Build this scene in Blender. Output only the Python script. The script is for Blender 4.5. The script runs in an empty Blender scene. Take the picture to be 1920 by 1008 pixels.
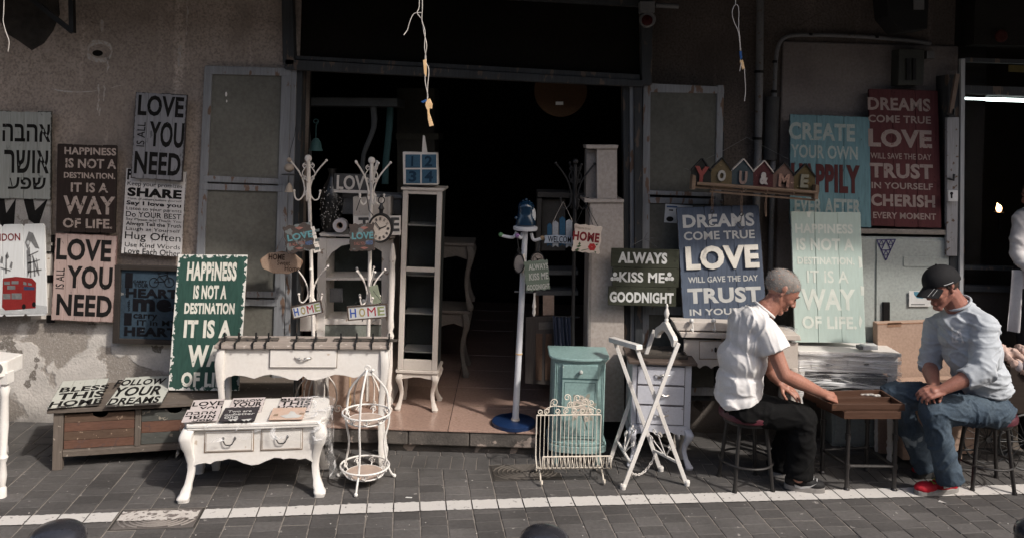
import bpy, bmesh, math, random
from mathutils import Vector as V, Matrix, noise
random.seed(7)
R = math.radians; PI = math.pi
sc = bpy.context.scene
COL = sc.collection
# ---------------- camera, sky, sun, exposure ----------------
H, F, CX, CY, RHO = 2.05, 1500.0, 960.0, 250.0, .03
cam = bpy.data.cameras.new('camera'); camo = bpy.data.objects.new('camera', cam); COL.objects.link(camo)
camo.location = (0, 0, H)
camo.rotation_euler = (Matrix.Rotation(-RHO, 4, 'Y') @ Matrix.Rotation(R(90), 4, 'X')).to_euler()
cam.sensor_width = 36; cam.lens = F/1920*36; cam.shift_y = -(504-CY)/1920
cam.clip_end = 2000; cam.clip_start = .05
sc.camera = camo
SUN_EL, SUN_AZ = 44, 50          # azimuth measured from straight behind the camera towards the right
w = bpy.data.worlds.new('World'); sc.world = w; w.use_nodes = True
nt = w.node_tree; bg = nt.nodes['Background']; sky = nt.nodes.new('ShaderNodeTexSky')
sky.sky_type = 'NISHITA'; sky.sun_disc = False; sky.sun_elevation = R(SUN_EL); sky.sun_rotation = R(180-SUN_AZ)
sky.dust_density = 4; sky.ozone_density = .6
nt.links.new(sky.outputs[0], bg.inputs[0]); bg.inputs[1].default_value = .15
sl = bpy.data.lights.new('sun', 'SUN'); sl.energy = 2.9; sl.angle = R(2.2); sl.color = (1, .945, .88)
so = bpy.data.objects.new('sun', sl); COL.objects.link(so)
SD = V((math.sin(R(SUN_AZ))*math.cos(R(SUN_EL)), -math.cos(R(SUN_AZ))*math.cos(R(SUN_EL)), math.sin(R(SUN_EL))))
so.rotation_euler = SD.to_track_quat('Z', 'Y').to_euler(); so.location = SD*20
sc.view_settings.view_transform = 'Standard'; sc.view_settings.look = 'None'
sc.view_settings.exposure = .34; sc.view_settings.gamma = 1; sc.view_settings.use_curve_mapping = False
# ---------------- photograph geometry: where a sight line meets a depth or a height ----------------
cr, sr = math.cos(RHO), math.sin(RHO)
def ab(px, py):
    u, d = (px-CX)/F, (py-CY)/F
    return u*cr+d*sr, -u*sr+d*cr
def P(px, py, Y):
    a, b = ab(px, py); return V((a*Y, Y, H-b*Y))
def G(px, py, z=0.):
    a, b = ab(px, py); Y = (H-z)/b; return V((a*Y, Y, z))
# ---------------- materials ----------------
MATS = {}
def mat(name, col, rough=.7, col2=None, f=.5, s=6, wear=None, wt=.62, ws=30, wz=1, bump=.15, bs=90, grain=0, edge=None, metal=0, rnd=0, spec=.14):
    if name in MATS: return MATS[name]
    m = bpy.data.materials.new(name); m.use_nodes = True; MATS[name] = m
    N, L = m.node_tree.nodes, m.node_tree.links; b = N['Principled BSDF']
    b.inputs['Roughness'].default_value = rough; b.inputs['Metallic'].default_value = metal
    b.inputs['Specular IOR Level'].default_value = spec
    g = N.new('ShaderNodeNewGeometry'); pos = g.outputs['Position']
    def nz(scale, src=pos, det=4, st=None):
        n = N.new('ShaderNodeTexNoise'); n.inputs['Scale'].default_value = scale; n.inputs['Detail'].default_value = det
        if st:
            mp = N.new('ShaderNodeMapping'); mp.inputs['Scale'].default_value = st; L.new(src, mp.inputs[0]); src = mp.outputs[0]
        L.new(src, n.inputs['Vector']); return n.outputs[0]
    def ramp(src, a, c):
        r = N.new('ShaderNodeMapRange'); r.inputs[1].default_value = a; r.inputs[2].default_value = c; L.new(src, r.inputs[0]); return r.outputs[0]
    def mix(fac, A, B, mode='MIX'):
        x = N.new('ShaderNodeMix'); x.data_type = 'RGBA'; x.blend_type = mode
        if isinstance(fac, float): x.inputs[0].default_value = fac
        else: L.new(fac, x.inputs[0])
        for k, v in ((6, A), (7, B)):
            if isinstance(v, tuple): x.inputs[k].default_value = (*v[:3], 1)
            else: L.new(v, x.inputs[k])
        return x.outputs[2]
    c2 = col2 or tuple(x*.72 for x in col)
    fac = ramp(nz(s, st=(1, 1, .12) if grain == 1 else ((.12, 1, 1) if grain == 2 else None)), .5-.5*(1-f*.5), .5+.5*(1-f*.5)*.6)
    c = mix(fac, col, c2)
    fine = nz(s*9+30, st=(1, 1, .08) if grain == 1 else ((.08, 1, 1) if grain == 2 else None), det=3)
    fk = .93 if sum(col) > 1.3 else .78
    c = mix(ramp(fine, .35, .75), c, mix(1.0, c, (fk, fk-.01, fk-.02), 'MULTIPLY'))
    if wear:
        c = mix(ramp(nz(ws, st=(1, 1, wz), det=6), wt, wt+.03), c, wear)
    if edge:
        ec, th, amp = edge
        uv = N.new('ShaderNodeUVMap'); uv.uv_map = 'board'; sx = N.new('ShaderNodeSeparateXYZ'); L.new(uv.outputs[0], sx.inputs[0])
        def mth(op, a, bb):
            q = N.new('ShaderNodeMath'); q.operation = op
            for k, v in ((0, a), (1, bb)):
                if isinstance(v, (int, float)): q.inputs[k].default_value = v
                else: L.new(v, q.inputs[k])
            return q.outputs[0]
        dx = mth('MINIMUM', sx.outputs[0], mth('SUBTRACT', 1, sx.outputs[0])); dy = mth('MINIMUM', sx.outputs[1], mth('SUBTRACT', 1, sx.outputs[1]))
        dd = mth('MINIMUM', dx, mth('MULTIPLY', dy, 1.6)); dd = mth('ADD', dd, mth('MULTIPLY', mth('SUBTRACT', nz(45, det=6), .5), amp))
        c = mix(ramp(dd, th, th-.006), c, ec)
    if rnd:
        oi = N.new('ShaderNodeObjectInfo'); r = N.new('ShaderNodeMapRange'); r.inputs[3].default_value = 1-rnd; r.inputs[4].default_value = 1+rnd*.6
        L.new(oi.outputs['Random'], r.inputs[0]); cm = N.new('ShaderNodeCombineColor')
        for k in range(3): L.new(r.outputs[0], cm.inputs[k])
        c = mix(1.0, c, cm.outputs[0], 'MULTIPLY')
    L.new(c, b.inputs['Base Color'])
    if bump:
        bp = N.new('ShaderNodeBump'); bp.inputs['Strength'].default_value = bump; bp.inputs['Distance'].default_value = .004
        L.new(nz(bs, st=(1, 1, .1) if grain == 1 else ((.1, 1, 1) if grain == 2 else None)), bp.inputs['Height']); L.new(bp.outputs[0], b.inputs['Normal'])
    return m
# ---------------- mesh builder ----------------
class MB:
    def __init__(s): s.v = []; s.f = []
    def add(s, vs, fs):
        n = len(s.v); s.v += [V(p) for p in vs]; s.f += [tuple(i+n for i in f) for f in fs]; return s
    def box(s, c, d, rz=0, M=None):
        hx, hy, hz = d[0]/2, d[1]/2, d[2]/2; m = Matrix.Rotation(rz, 3, 'Z') if M is None else M
        vs = [V(c)+m@V((x*hx, y*hy, z*hz)) for x in (-1, 1) for y in (-1, 1) for z in (-1, 1)]
        return s.add(vs, [(0, 1, 3, 2), (4, 6, 7, 5), (0, 4, 5, 1), (2, 3, 7, 6), (0, 2, 6, 4), (1, 5, 7, 3)])
    def bx(s, x0, x1, y0, y1, z0, z1): return s.box(((x0+x1)/2, (y0+y1)/2, (z0+z1)/2), (x1-x0, y1-y0, z1-z0))
    def beam(s, a, b, w, t, up=(0, 0, 1)):
        a, b = V(a), V(b); d = b-a; x = d.normalized(); y = V(up).cross(x)
        if y.length < 1e-4: y = V((0, 1, 0)).cross(x)
        y.normalize(); z = x.cross(y); m = Matrix((x, y, z)).transposed()
        return s.box((a+b)/2, (d.length, w, t), M=m)
    def tube(s, pts, r, n=8, closed=False, cap=True, sq=1):
        pts = [V(p) for p in pts]; k = len(pts); rs = r if isinstance(r, (list, tuple)) else [r]*k
        up = None; rings = []
        for i, p in enumerate(pts):
            if closed: t = pts[(i+1) % k]-pts[i-1]
            else: t = pts[min(i+1, k-1)]-pts[max(i-1, 0)]
            t = t.normalized() if t.length > 1e-9 else V((0, 0, 1))
            if up is None:
                up = V((0, 1, 0)) if abs(t.y) < .9 else V((1, 0, 0))
            a = up-t*up.dot(t)
            if a.length < 1e-5: a = V((1, 0, 0))-t*t.x
            a.normalize(); b = t.cross(a); up = a
            rings.append([p+a*math.cos(2*PI*j/n)*rs[i]+b*math.sin(2*PI*j/n)*rs[i]*sq for j in range(n)])
        vs = [q for g in rings for q in g]; fs = []
        for i in range(k if closed else k-1):
            for j in range(n):
                i2 = (i+1) % k; j2 = (j+1) % n
                fs.append((i*n+j, i*n+j2, i2*n+j2, i2*n+j))
        if cap and not closed: fs += [tuple(range(n))[::-1], tuple((k-1)*n+j for j in range(n))]
        return s.add(vs, fs)
    def lathe(s, prof, c=(0, 0, 0), n=16, M=None, sx=1, sy=1):
        c = V(c); vs = []
        for r, z in prof:
            for j in range(n):
                q = V((r*math.cos(2*PI*j/n)*sx, r*math.sin(2*PI*j/n)*sy, z)); vs.append(c+(M@q if M else q))
        k = len(prof); fs = [(i*n+j, i*n+(j+1) % n, (i+1)*n+(j+1) % n, (i+1)*n+j) for i in range(k-1) for j in range(n)]
        fs += [tuple(range(n))[::-1], tuple((k-1)*n+j for j in range(n))]
        return s.add(vs, fs)
    def ball(s, c, r, n=12, M=None, sc_=(1, 1, 1)):
        prof = [(max(1e-4, math.sin(PI*i/n*1.))*r, -math.cos(PI*i/n)*r) for i in range(n+1)]
        m = (M if M else Matrix.Identity(3))@Matrix.Diagonal(V(sc_)); return s.lathe(prof, c, n+4, m)
    def prism(s, poly, o, u, v, t, n=None):
        # polygon in the plane (o,u,v), thickness t along normal u x v
        o, u, v = V(o), V(u), V(v); n = n or u.cross(v).normalized(); k = len(poly)
        a = [o+u*x+v*y for x, y in poly]; b = [p+n*t for p in a]
        A = sum(poly[i][0]*poly[(i+1) % k][1]-poly[(i+1) % k][0]*poly[i][1] for i in range(k))
        fs = [tuple(range(k))[::-1], tuple(range(k, 2*k))]+[(i, (i+1) % k, k+(i+1) % k, k+i) for i in range(k)]
        if A*t < 0: fs = [f[::-1] for f in fs]
        return s.add(a+b, fs)
    def loft(s, path, sizes, rx=(1, 0, 0), ry=(0, 1, 0), e=.5):
        # rounded-square section
        vs = []; n = 12; rx, ry = V(rx), V(ry)
        for p, (a, b) in zip(path, sizes):
            for j in range(n):
                t = 2*PI*(j+.5)/n; cx, sx_ = math.cos(t), math.sin(t)
                vs.append(V(p)+rx*(a*math.copysign(abs(cx)**e, cx))+ry*(b*math.copysign(abs(sx_)**e, sx_)))
        k = len(path); fs = [(i*n+j, i*n+(j+1) % n, (i+1)*n+(j+1) % n, (i+1)*n+j) for i in range(k-1) for j in range(n)]
        fs += [tuple(range(n))[::-1], tuple((k-1)*n+j for j in range(n))]
        return s.add(vs, fs)
M4 = {}
def thing(name, label, cat, loc=(0, 0, 0), rz=0, group=None, M=None):
    o = bpy.data.objects.new(name, None); COL.objects.link(o); o.empty_display_size = .1
    m = M if M else Matrix.Translation(V(loc))@Matrix.Rotation(rz, 4, 'Z')
    o.matrix_world = m; M4[o.name] = m
    o['label'] = label; o['category'] = cat
    if group: o['group'] = group
    return o
def link(name, me, m, parent=None):
    o = bpy.data.objects.new(name, me); COL.objects.link(o)
    if m and not me.materials: me.materials.append(m)
    if parent: o.parent = parent; M4[o.name] = M4[parent.name]
    return o
def mesh(mb, name, smooth=False, inv=None, recalc=True):
    me = bpy.data.meshes.new(name); vs = [inv@p for p in mb.v] if inv else mb.v
    me.from_pydata([tuple(p) for p in vs], [], mb.f)
    if recalc:
        bm = bmesh.new(); bm.from_mesh(me); bmesh.ops.recalc_face_normals(bm, faces=bm.faces); bm.to_mesh(me); bm.free()
    if smooth:
        me.polygons.foreach_set('use_smooth', [True]*len(me.polygons))
        try: me.set_sharp_from_angle(angle=R(42))
        except Exception: pass
    return me
def part(mb, name, m, parent, bev=0, smooth=False, w=False, kind=None, label=None):
    inv = M4[parent.name].inverted() if (w and parent) else None
    o = link(name, mesh(mb, name, smooth, inv), m, parent)
    if bev:
        b = o.modifiers.new('bevel', 'BEVEL'); b.width = bev; b.segments = 2; b.limit_method = 'ANGLE'; b.angle_limit = R(35); b.harden_normals = False
    if kind: o['kind'] = kind
    if label: o['label'] = label
    return o
def solo(mb, name, label, cat, m, bev=0, smooth=False, group=None, recalc=True):
    z = min(p.z for p in mb.v); c = sum((p for p in mb.v), V())/len(mb.v); base = V((c.x, c.y, z))
    o = link(name, mesh(mb, name, smooth, Matrix.Translation(-base), recalc), m); o.location = base; M4[o.name] = Matrix.Translation(base)
    o['label'] = label; o['category'] = cat
    if group: o['group'] = group
    if bev:
        b = o.modifiers.new('bevel', 'BEVEL'); b.width = bev; b.segments = 2; b.limit_method = 'ANGLE'; b.angle_limit = R(35)
    return o
def struct(mb, name, m, parent=None, bev=0):
    o = part(mb, name, m, parent, bev); 
    if not parent: o['kind'] = 'structure'
    M4[o.name] = Matrix.Identity(4); return o
def copy_tree(o, parent=None):
    c = o.copy(); COL.objects.link(c); c.parent = parent
    for ch in o.children: copy_tree(ch, c)
    return c
# ---------------- lettering ----------------
TC = {}
def glyphs(s, off):
    if (s, off) in TC: return TC[(s, off)]
    cu = bpy.data.curves.new('lettering', 'FONT'); cu.body = s; cu.size = 1; cu.offset = off; cu.resolution_u = 3; cu.extrude = .05; cu.space_character = 1.0+off*1.6
    o = bpy.data.objects.new('lettering', cu); COL.objects.link(o)
    dg = bpy.context.evaluated_depsgraph_get(); me = bpy.data.meshes.new_from_object(o.evaluated_get(dg))
    vs = [v.co.copy() for v in me.vertices]; fs = [tuple(p.vertices) for p in me.polygons]
    bpy.data.objects.remove(o); bpy.data.curves.remove(cu); bpy.data.meshes.remove(me)
    x0, x1 = min(p.x for p in vs), max(p.x for p in vs); y0, y1 = min(p.y for p in vs), max(p.y for p in vs)
    vs = [((p.x-x0)/(x1-x0), (p.y-y0)/(y1-y0), 0 if p.z < 0 else 1) for p in vs]
    TC[(s, off)] = (vs, fs); return TC[(s, off)]
class Board:
    """a flat thing with its own frame: local x right, y up, z out of its face"""
    def __init__(s, name, label, cat, O, X, Y, m=None, n=1, th=.014, jag=.004, horiz=False, group=None, poly=None, gap=.0022, edge_round=0, off=0):
        O, X, Y = V(O), V(X), V(Y); u = X-O; s.W = u.length; u.normalize(); v = Y-O; v = v-u*v.dot(u); s.H = v.length; v.normalize(); nn = u.cross(v)
        O = O+nn*off
        s.M = Matrix.Translation(O)@Matrix((u, v, nn)).transposed().to_4x4(); s.inv = s.M.inverted(); s.th = th
        s.e = thing(name, label, cat, M=s.M, group=group)
        W, Hh = s.W, s.H
        if m is None: return
        k = max(n, 1)
        if poly: s._pl([(x*W, y*Hh) for x, y in poly], m, th, 'board'); return
        for i in range(k):
            a, b = (i/k, (i+1)/k)
            g = gap/2; j = lambda: random.uniform(-jag, jag)
            if not horiz:
                x0, x1 = a*W+(g if i else 0), b*W-(g if i < k-1 else 0); e = edge_round
                y0, y1 = j()*.8, Hh+j()*.8; pts = [(x0+j()*.1, y0+e), (x0+e*.6+.001, y0)]
                for q in range(1, 4): pts.append((x0+(x1-x0)*q/4, y0+j()*.35))
                pts += [(x1-e*.6-.001, y0), (x1+j()*.1, y0+e)]
                if i == k-1: pts += [(x1+j()*.4, y0+(y1-y0)*q/8) for q in range(1, 8)]
                pts += [(x1, y1-e), (x1-e*.6-.001, y1)]
                for q in range(3, 0, -1): pts.append((x0+(x1-x0)*q/4, y1+j()*.35))
                pts += [(x0+e*.6+.001, y1), (x0, y1-e)]
                if i == 0: pts += [(x0+j()*.4, y0+(y1-y0)*q/8) for q in range(7, 0, -1)]
            else:
                y0, y1 = a*Hh+g, b*Hh-g; x0, x1 = j()*2, W+j()*2
                pts = [(x0, y0), (W*.3, y0), (W*.6, y0), (x1, y0), (x1+j()*.5, (y0+y1)/2), (x1, y1), (W*.6, y1), (W*.3, y1), (x0, y1), (x0+j()*.5, (y0+y1)/2)]
            s._pl(pts, m, th+random.uniform(-.0012, .0012), 'plank' if k > 1 else 'board')
    def _pl(s, pts, m, th, nm):
        mb = MB().prism(pts, (0, 0, 0), (1, 0, 0), (0, 1, 0), th); me = mesh(mb, nm)
        uv = me.uv_layers.new(name='board')
        for l in me.loops:
            c = me.vertices[l.vertex_index].co; uv.data[l.index].uv = (c.x/s.W, c.y/s.H)
        o = link(nm, me, m, s.e); b = o.modifiers.new('bevel', 'BEVEL'); b.width = .0018; b.segments = 1; b.limit_method = 'ANGLE'; b.angle_limit = R(50)
        return o
    def uv(s, px, py):
        a, b = ab(px, py); d = s.inv.to_3x3()@V((a, 1, -b)); o = s.inv@V((0, 0, H)); t = (s.th-o.z)/d.z; q = o+d*t; return q.x, q.y
    def put(s, mb, name, m, **k): return part(mb, name, m, s.e, **k)
    def text(s, t, x0, y0, x1, y1, m, off=.015, th=.0008, rot=False, name='lettering', local=False):
        if local: u0, v0, u1, v1 = x0*s.W, y0*s.H, x1*s.W, y1*s.H
        else:
            xc, yc = (x0+x1)/2, (y0+y1)/2
            u0, u1 = s.uv(x0, yc)[0], s.uv(x1, yc)[0]; v1, v0 = s.uv(xc, y0)[1], s.uv(xc, y1)[1]
        vs, fs = glyphs(t, off); z0 = s.th+.0006
        if rot: q = [(u0+(1-y)*(u1-u0), v0+x*(v1-v0), z0+z*th) for x, y, z in vs]
        else: q = [(u0+x*(u1-u0), v0+y*(v1-v0), z0+z*th) for x, y, z in vs]
        o = part(MB().add(q, fs), name, m, s.e); return o
    def shape(s, pts, name, m, th=.0008, z=0):
        return part(MB().prism([s.uv(*p) for p in pts], (0, 0, s.th+.0006+z), (1, 0, 0), (0, 1, 0), th), name, m, s.e)
def board(name, label, cat, TL, TR, BR, BL, YT, YB, m, n=4, **k):
    return Board(name, label, cat, P(*BL, YB), P(*BR, YB), P(*TL, YT), m, n, **k)
def arc(c, r, a0, a1, n=10, u=(1, 0, 0), v=(0, 0, 1)):
    return [V(c)+V(u)*r*math.cos(R(a0+(a1-a0)*i/n))+V(v)*r*math.sin(R(a0+(a1-a0)*i/n)) for i in range(n+1)]
def spiral(c, r0, r1, a0, a1, n=14, u=(1, 0, 0), v=(0, 0, 1)):
    return [V(c)+(V(u)*math.cos(R(a0+(a1-a0)*i/n))+V(v)*math.sin(R(a0+(a1-a0)*i/n)))*(r0+(r1-r0)*i/n) for i in range(n+1)]
def smoothp(pts, k=4):
    pts = [V(p) for p in pts]; out = []
    for i in range(len(pts)-1):
        p0, p1, p2, p3 = pts[max(i-1, 0)], pts[i], pts[i+1], pts[min(i+2, len(pts)-1)]
        for j in range(k):
            t = j/k; out.append(.5*((2*p1)+(p2-p0)*t+(2*p0-5*p1+4*p2-p3)*t*t+(3*p1-p0-3*p2+p3)*t**3))
    return out+[pts[-1]]
# ================= SETTING =================
YW, YR = 5.42, 5.60
def wallmat(name, up, low, patch, zsplit, flake=.5):
    m = bpy.data.materials.new(name); m.use_nodes = True; MATS[name] = m
    N, L = m.node_tree.nodes, m.node_tree.links; b = N['Principled BSDF']; b.inputs['Roughness'].default_value = .95; b.inputs['Specular IOR Level'].default_value = .1
    g = N.new('ShaderNodeNewGeometry').outputs['Position']
    def nz(sca, det=6, st=None, w=0):
        n = N.new('ShaderNodeTexNoise'); n.inputs['Scale'].default_value = sca; n.inputs['Detail'].default_value = det; n.inputs['Distortion'].default_value = w; src = g
        if st: mp = N.new('ShaderNodeMapping'); mp.inputs['Scale'].default_value = st; L.new(g, mp.inputs[0]); src = mp.outputs[0]
        L.new(src, n.inputs['Vector']); return n.outputs[0]
    def rp(s, a, c):
        r = N.new('ShaderNodeMapRange'); r.inputs[1].default_value = a; r.inputs[2].default_value = c; L.new(s, r.inputs[0]); return r.outputs[0]
    def mx(f, A, B):
        x = N.new('ShaderNodeMix'); x.data_type = 'RGBA'; L.new(f, x.inputs[0])
        for k, v in ((6, A), (7, B)):
            if isinstance(v, tuple): x.inputs[k].default_value = (*v, 1)
            else: L.new(v, x.inputs[k])
        return x.outputs[2]
    def ma(op, a, bb):
        q = N.new('ShaderNodeMath'); q.operation = op
        for k, v in ((0, a), (1, bb)):
            if isinstance(v, (int, float)): q.inputs[k].default_value = v
            else: L.new(v, q.inputs[k])
        return q.outputs[0]
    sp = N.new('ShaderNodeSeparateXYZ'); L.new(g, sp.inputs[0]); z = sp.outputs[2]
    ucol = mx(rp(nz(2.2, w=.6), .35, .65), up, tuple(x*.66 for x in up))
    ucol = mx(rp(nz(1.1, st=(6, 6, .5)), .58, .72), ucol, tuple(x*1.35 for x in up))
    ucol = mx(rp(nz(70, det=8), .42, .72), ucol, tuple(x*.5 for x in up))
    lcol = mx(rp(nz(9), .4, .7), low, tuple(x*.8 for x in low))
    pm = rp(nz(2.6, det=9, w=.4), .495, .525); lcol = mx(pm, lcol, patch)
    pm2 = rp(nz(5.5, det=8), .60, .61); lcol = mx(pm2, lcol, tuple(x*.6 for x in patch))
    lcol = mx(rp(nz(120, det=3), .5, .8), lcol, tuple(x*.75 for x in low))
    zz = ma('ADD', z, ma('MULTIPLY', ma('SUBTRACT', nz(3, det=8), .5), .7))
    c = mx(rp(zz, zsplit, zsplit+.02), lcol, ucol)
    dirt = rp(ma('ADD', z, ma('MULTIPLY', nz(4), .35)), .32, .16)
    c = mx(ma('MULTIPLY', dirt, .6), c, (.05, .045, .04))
    L.new(c, b.inputs['Base Color'])
    bp = N.new('ShaderNodeBump'); bp.inputs['Strength'].default_value = .9; bp.inputs['Distance'].default_value = .006
    hgt = ma('ADD', ma('MULTIPLY', nz(60, det=8), .7), ma('MULTIPLY', nz(6), 1.2)); L.new(ma('SUBTRACT', hgt, ma('MULTIPLY', pm, .6)), bp.inputs['Height']); L.new(bp.outputs[0], b.inputs['Normal'])
    return m
m_wallL = wallmat('rough_plaster', (.41, .34, .29), (.56, .525, .485), (.27, .24, .21), .72)
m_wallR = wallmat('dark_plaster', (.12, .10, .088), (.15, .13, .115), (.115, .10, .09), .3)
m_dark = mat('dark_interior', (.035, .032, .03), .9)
m_asph = mat('mortar', (.30, .27, .24), .95, (.16, .145, .13), s=9, bump=.5)
m_pav = mat('paver_stone', (.125, .118, .114), .85, (.072, .068, .066), f=.7, s=1.9, wear=(.24, .225, .21), wt=.68, ws=22, bump=.7, bs=130, rnd=.28, spec=.2)
# ground sheet to the horizon
struct(MB().add([(-600, -600, -.012), (600, -600, -.012), (600, 600, -.012), (-600, 600, -.012)], [(0, 1, 2, 3)]), 'ground', m_asph)
# paving: each visible stone a piece
pave = struct(MB().bx(-4.2, 4.6, 2.6, 5.6, -.05, -.0045), 'pavement', m_asph)
A = R(7.4); e1 = V((math.cos(A), math.sin(A), 0)); e2 = V((-math.sin(A), math.cos(A), 0)); PO = G(832, 905)
def clip(poly, nx, ny, d):       # keep nx*x+ny*y<=d
    out = []
    for i in range(len(poly)):
        p, q = poly[i], poly[(i+1) % len(poly)]; a, b = nx*p[0]+ny*p[1]-d, nx*q[0]+ny*q[1]-d
        if a <= 0: out.append(p)
        if a*b < 0: t = a/(a-b); out.append((p[0]+(q[0]-p[0])*t, p[1]+(q[1]-p[1])*t))
    return out
def paver_mesh(mb, poly, c, tilt=True):
    k = len(poly); cx = sum(p[0] for p in poly)/k; cy = sum(p[1] for p in poly)/k; tx, ty, tz = (random.uniform(-.008, .008), random.uniform(-.008, .008), random.uniform(-.0012, .0012)) if tilt else (0, 0, 0)
    def h(x, y): return (x-cx)*tx+(y-cy)*ty+tz
    def ins(p, e):
        d = V((cx-p[0], cy-p[1], 0)); l = d.length or 1; return p[0]+d.x/l*e, p[1]+d.y/l*e
    lo = [(*p, -.014) for p in poly]; mid = [(*p, h(*p)-.0035) for p in poly]; top = [(*ins(p, .0045), h(*p)) for p in poly]
    mb.add(lo+mid+top, [tuple(range(2*k, 3*k))]+[(i, (i+1) % k, k+(i+1) % k, k+i) for i in range(k)]+[(k+i, k+(i+1) % k, 2*k+(i+1) % k, 2*k+i) for i in range(k)])
CW, RWh, JT = .1425, .098, .0048
shared = []
for q in range(6):
    mb = MB(); w2, h2 = CW/2-JT/2, RWh/2-.0021; jj = lambda: random.uniform(-.0022, .0022)
    paver_mesh(mb, [(-w2+jj(), -h2+jj()), (w2+jj(), -h2+jj()), (w2+jj(), h2+jj()), (-w2+jj(), h2+jj())], 0); me = mesh(mb, 'paver'); me.materials.append(m_pav); shared.append(me)
YS0, YS1 = 4.87, 5.06
hq_ = [[G(232, 991), G(360, 989), G(394, 949), G(268, 952)], [G(945, 899), G(1062, 899), G(1052, 868), G(952, 868)]]
HR = []
for hq in hq_:
    xs = [(p-PO).dot(e1) for p in hq]; ys = sorted((p-PO).dot(e2) for p in hq); xa, xb = sorted(((xs[0]+xs[3])/2, (xs[1]+xs[2])/2)); i0, i1 = math.floor(xa/CW+.25), math.ceil(xb/CW-.25); HR.append((i0*CW, i1*CW, (ys[0]+ys[1])/2, (ys[2]+ys[3])/2))
def cutholes(c, q):
    lx, ly = (c-PO).dot(e1), (c-PO).dot(e2); x0, x1 = min((V((*p, 0))-PO).dot(e2) for p in q), max((V((*p, 0))-PO).dot(e2) for p in q)
    for xa, xb, ya, yb in HR:
        if xa < lx < xb and x1 > ya and x0 < yb:
            o1 = PO.dot(e2); return [r for r in (clip(q, e2.x, e2.y, o1+ya-.003), clip(q, -e2.x, -e2.y, -(o1+yb+.003))) if len(r) >= 3 and abs(sum(r[t][0]*r[(t+1) % len(r)][1]-r[(t+1) % len(r)][0]*r[t][1] for t in range(len(r)))) > .001]
    return None
def inhole(x, y):
    p = V((x, y, 0))-PO; return any(xa < p.dot(e1) < xb and ya < p.dot(e2) < yb for xa, xb, ya, yb in HR)
cells = []
for i in range(-34, 38):
    for j in range(-26, 26):
        c = PO+e1*((i+.5)*CW)+e2*((j+(i % 2)*.5+.12*math.sin(i*2.1))*RWh)
        if not (-3.9 < c.x < 4.3 and 2.7 < c.y < YR+.05): continue
        q = [c+e1*sx*(CW/2-JT/2)+e2*sy*(RWh/2-.0021) for sx, sy in ((-1, -1), (1, -1), (1, 1), (-1, 1))]
        q = [(p.x, p.y) for p in q]
        if c.y < (YS0+YS1)/2: q2 = clip(q, 0, 1, YS0-.003)
        else: q2 = clip(q, 0, -1, -(YS1+.003))
        if len(q2) < 3: continue
        ar = abs(sum(q2[t][0]*q2[(t+1) % len(q2)][1]-q2[(t+1) % len(q2)][0]*q2[t][1] for t in range(len(q2))))/2
        if ar < .0008: continue
        hc_ = cutholes(c, q2)
        if hc_ is not None: cells += [(c, r, False) for r in hc_]; continue
        cells.append((c, q2, len(q2) == 4 and all(abs(a[0]-b[0])+abs(a[1]-b[1]) < 1e-9 for a, b in zip(q, q2))))
for k in range(-50, 56):          # the soldier course along the shop step
    x = k*.079; q = [(x+.0025, YS0), (x+.0765, YS0), (x+.0765, YS1), (x+.0025, YS1)]
    c = V((x+.04, (YS0+YS1)/2, 0)); hc_ = cutholes(c, q); cells += [(c, q, False)] if hc_ is None else [(c, r, False) for r in hc_]
def inview(c): a = c.x/c.y; b = H/c.y; u = a*cr-b*sr; d = a*sr+b*cr; return abs(u*F) < 985 and CY+d*F < 1022
cells.sort(key=lambda t: (not inview(t[0]), t[0].y)); rest = MB(); nsep = 0
for c, q, full in cells:
    if nsep < 296 and inview(c):
        nsep += 1
        if full:
            o = bpy.data.objects.new('paver', random.choice(shared)); o.location = (c.x, c.y, random.uniform(-.0012, .0008)); o.rotation_euler = (0, 0, A+random.choice((0, PI))); COL.objects.link(o); o.parent = pave
        else:
            mb = MB(); paver_mesh(mb, q, 0); o = part(mb, 'paver', m_pav, pave)
    else: paver_mesh(rest, q, 0)
part(rest, 'distant_pavers', mat('paver_stone_far', (.11, .104, .10), .85, (.06, .057, .055), f=.6, s=7, bump=.5, bs=160, spec=.3), pave, kind='stuff')
# painted line: one strip per paver column, broken at the joints, ragged edges
m_line = mat('road_paint', (.49, .475, .45), .75, (.5, .48, .46), s=14, wear=(.22, .21, .2), wt=.64, ws=34, bump=.3)
LY0 = (G(50, 975)-PO).dot(e2); LX = (G(50, 975)-PO).dot(e1); LY1 = (G(1850, 919)-PO).dot(e2); LXb = (G(1850, 919)-PO).dot(e1); LM = (G(820, 947.5)-PO).dot(e2)
ln = MB()
for i in range(-30, 32):
    x0, x1 = i*CW+.0035, (i+1)*CW-.0035; K = 10; vs = []
    for q in range(K+1):
        x = x0+(x1-x0)*q/K; t = (x-LX)/(LXb-LX); y = LY0+(LY1-LY0)*t+(LM-(LY0+LY1)/2)*max(0, 1-abs(2*t-1)); wv = .05+.01*t
        vs += [PO+e1*x+e2*(y-wv+random.uniform(-.0022, .0022))+V((0, 0, .0042)), PO+e1*x+e2*(y+wv+random.uniform(-.004, .004))+V((0, 0, .0042))]
    mid = (vs[0]+vs[-1])/2
    if inhole(mid.x, mid.y): continue
    ln.add(vs, [(2*q, 2*q+2, 2*q+3, 2*q+1) for q in range(K)])
struct(ln, 'painted_line', m_line)
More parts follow.
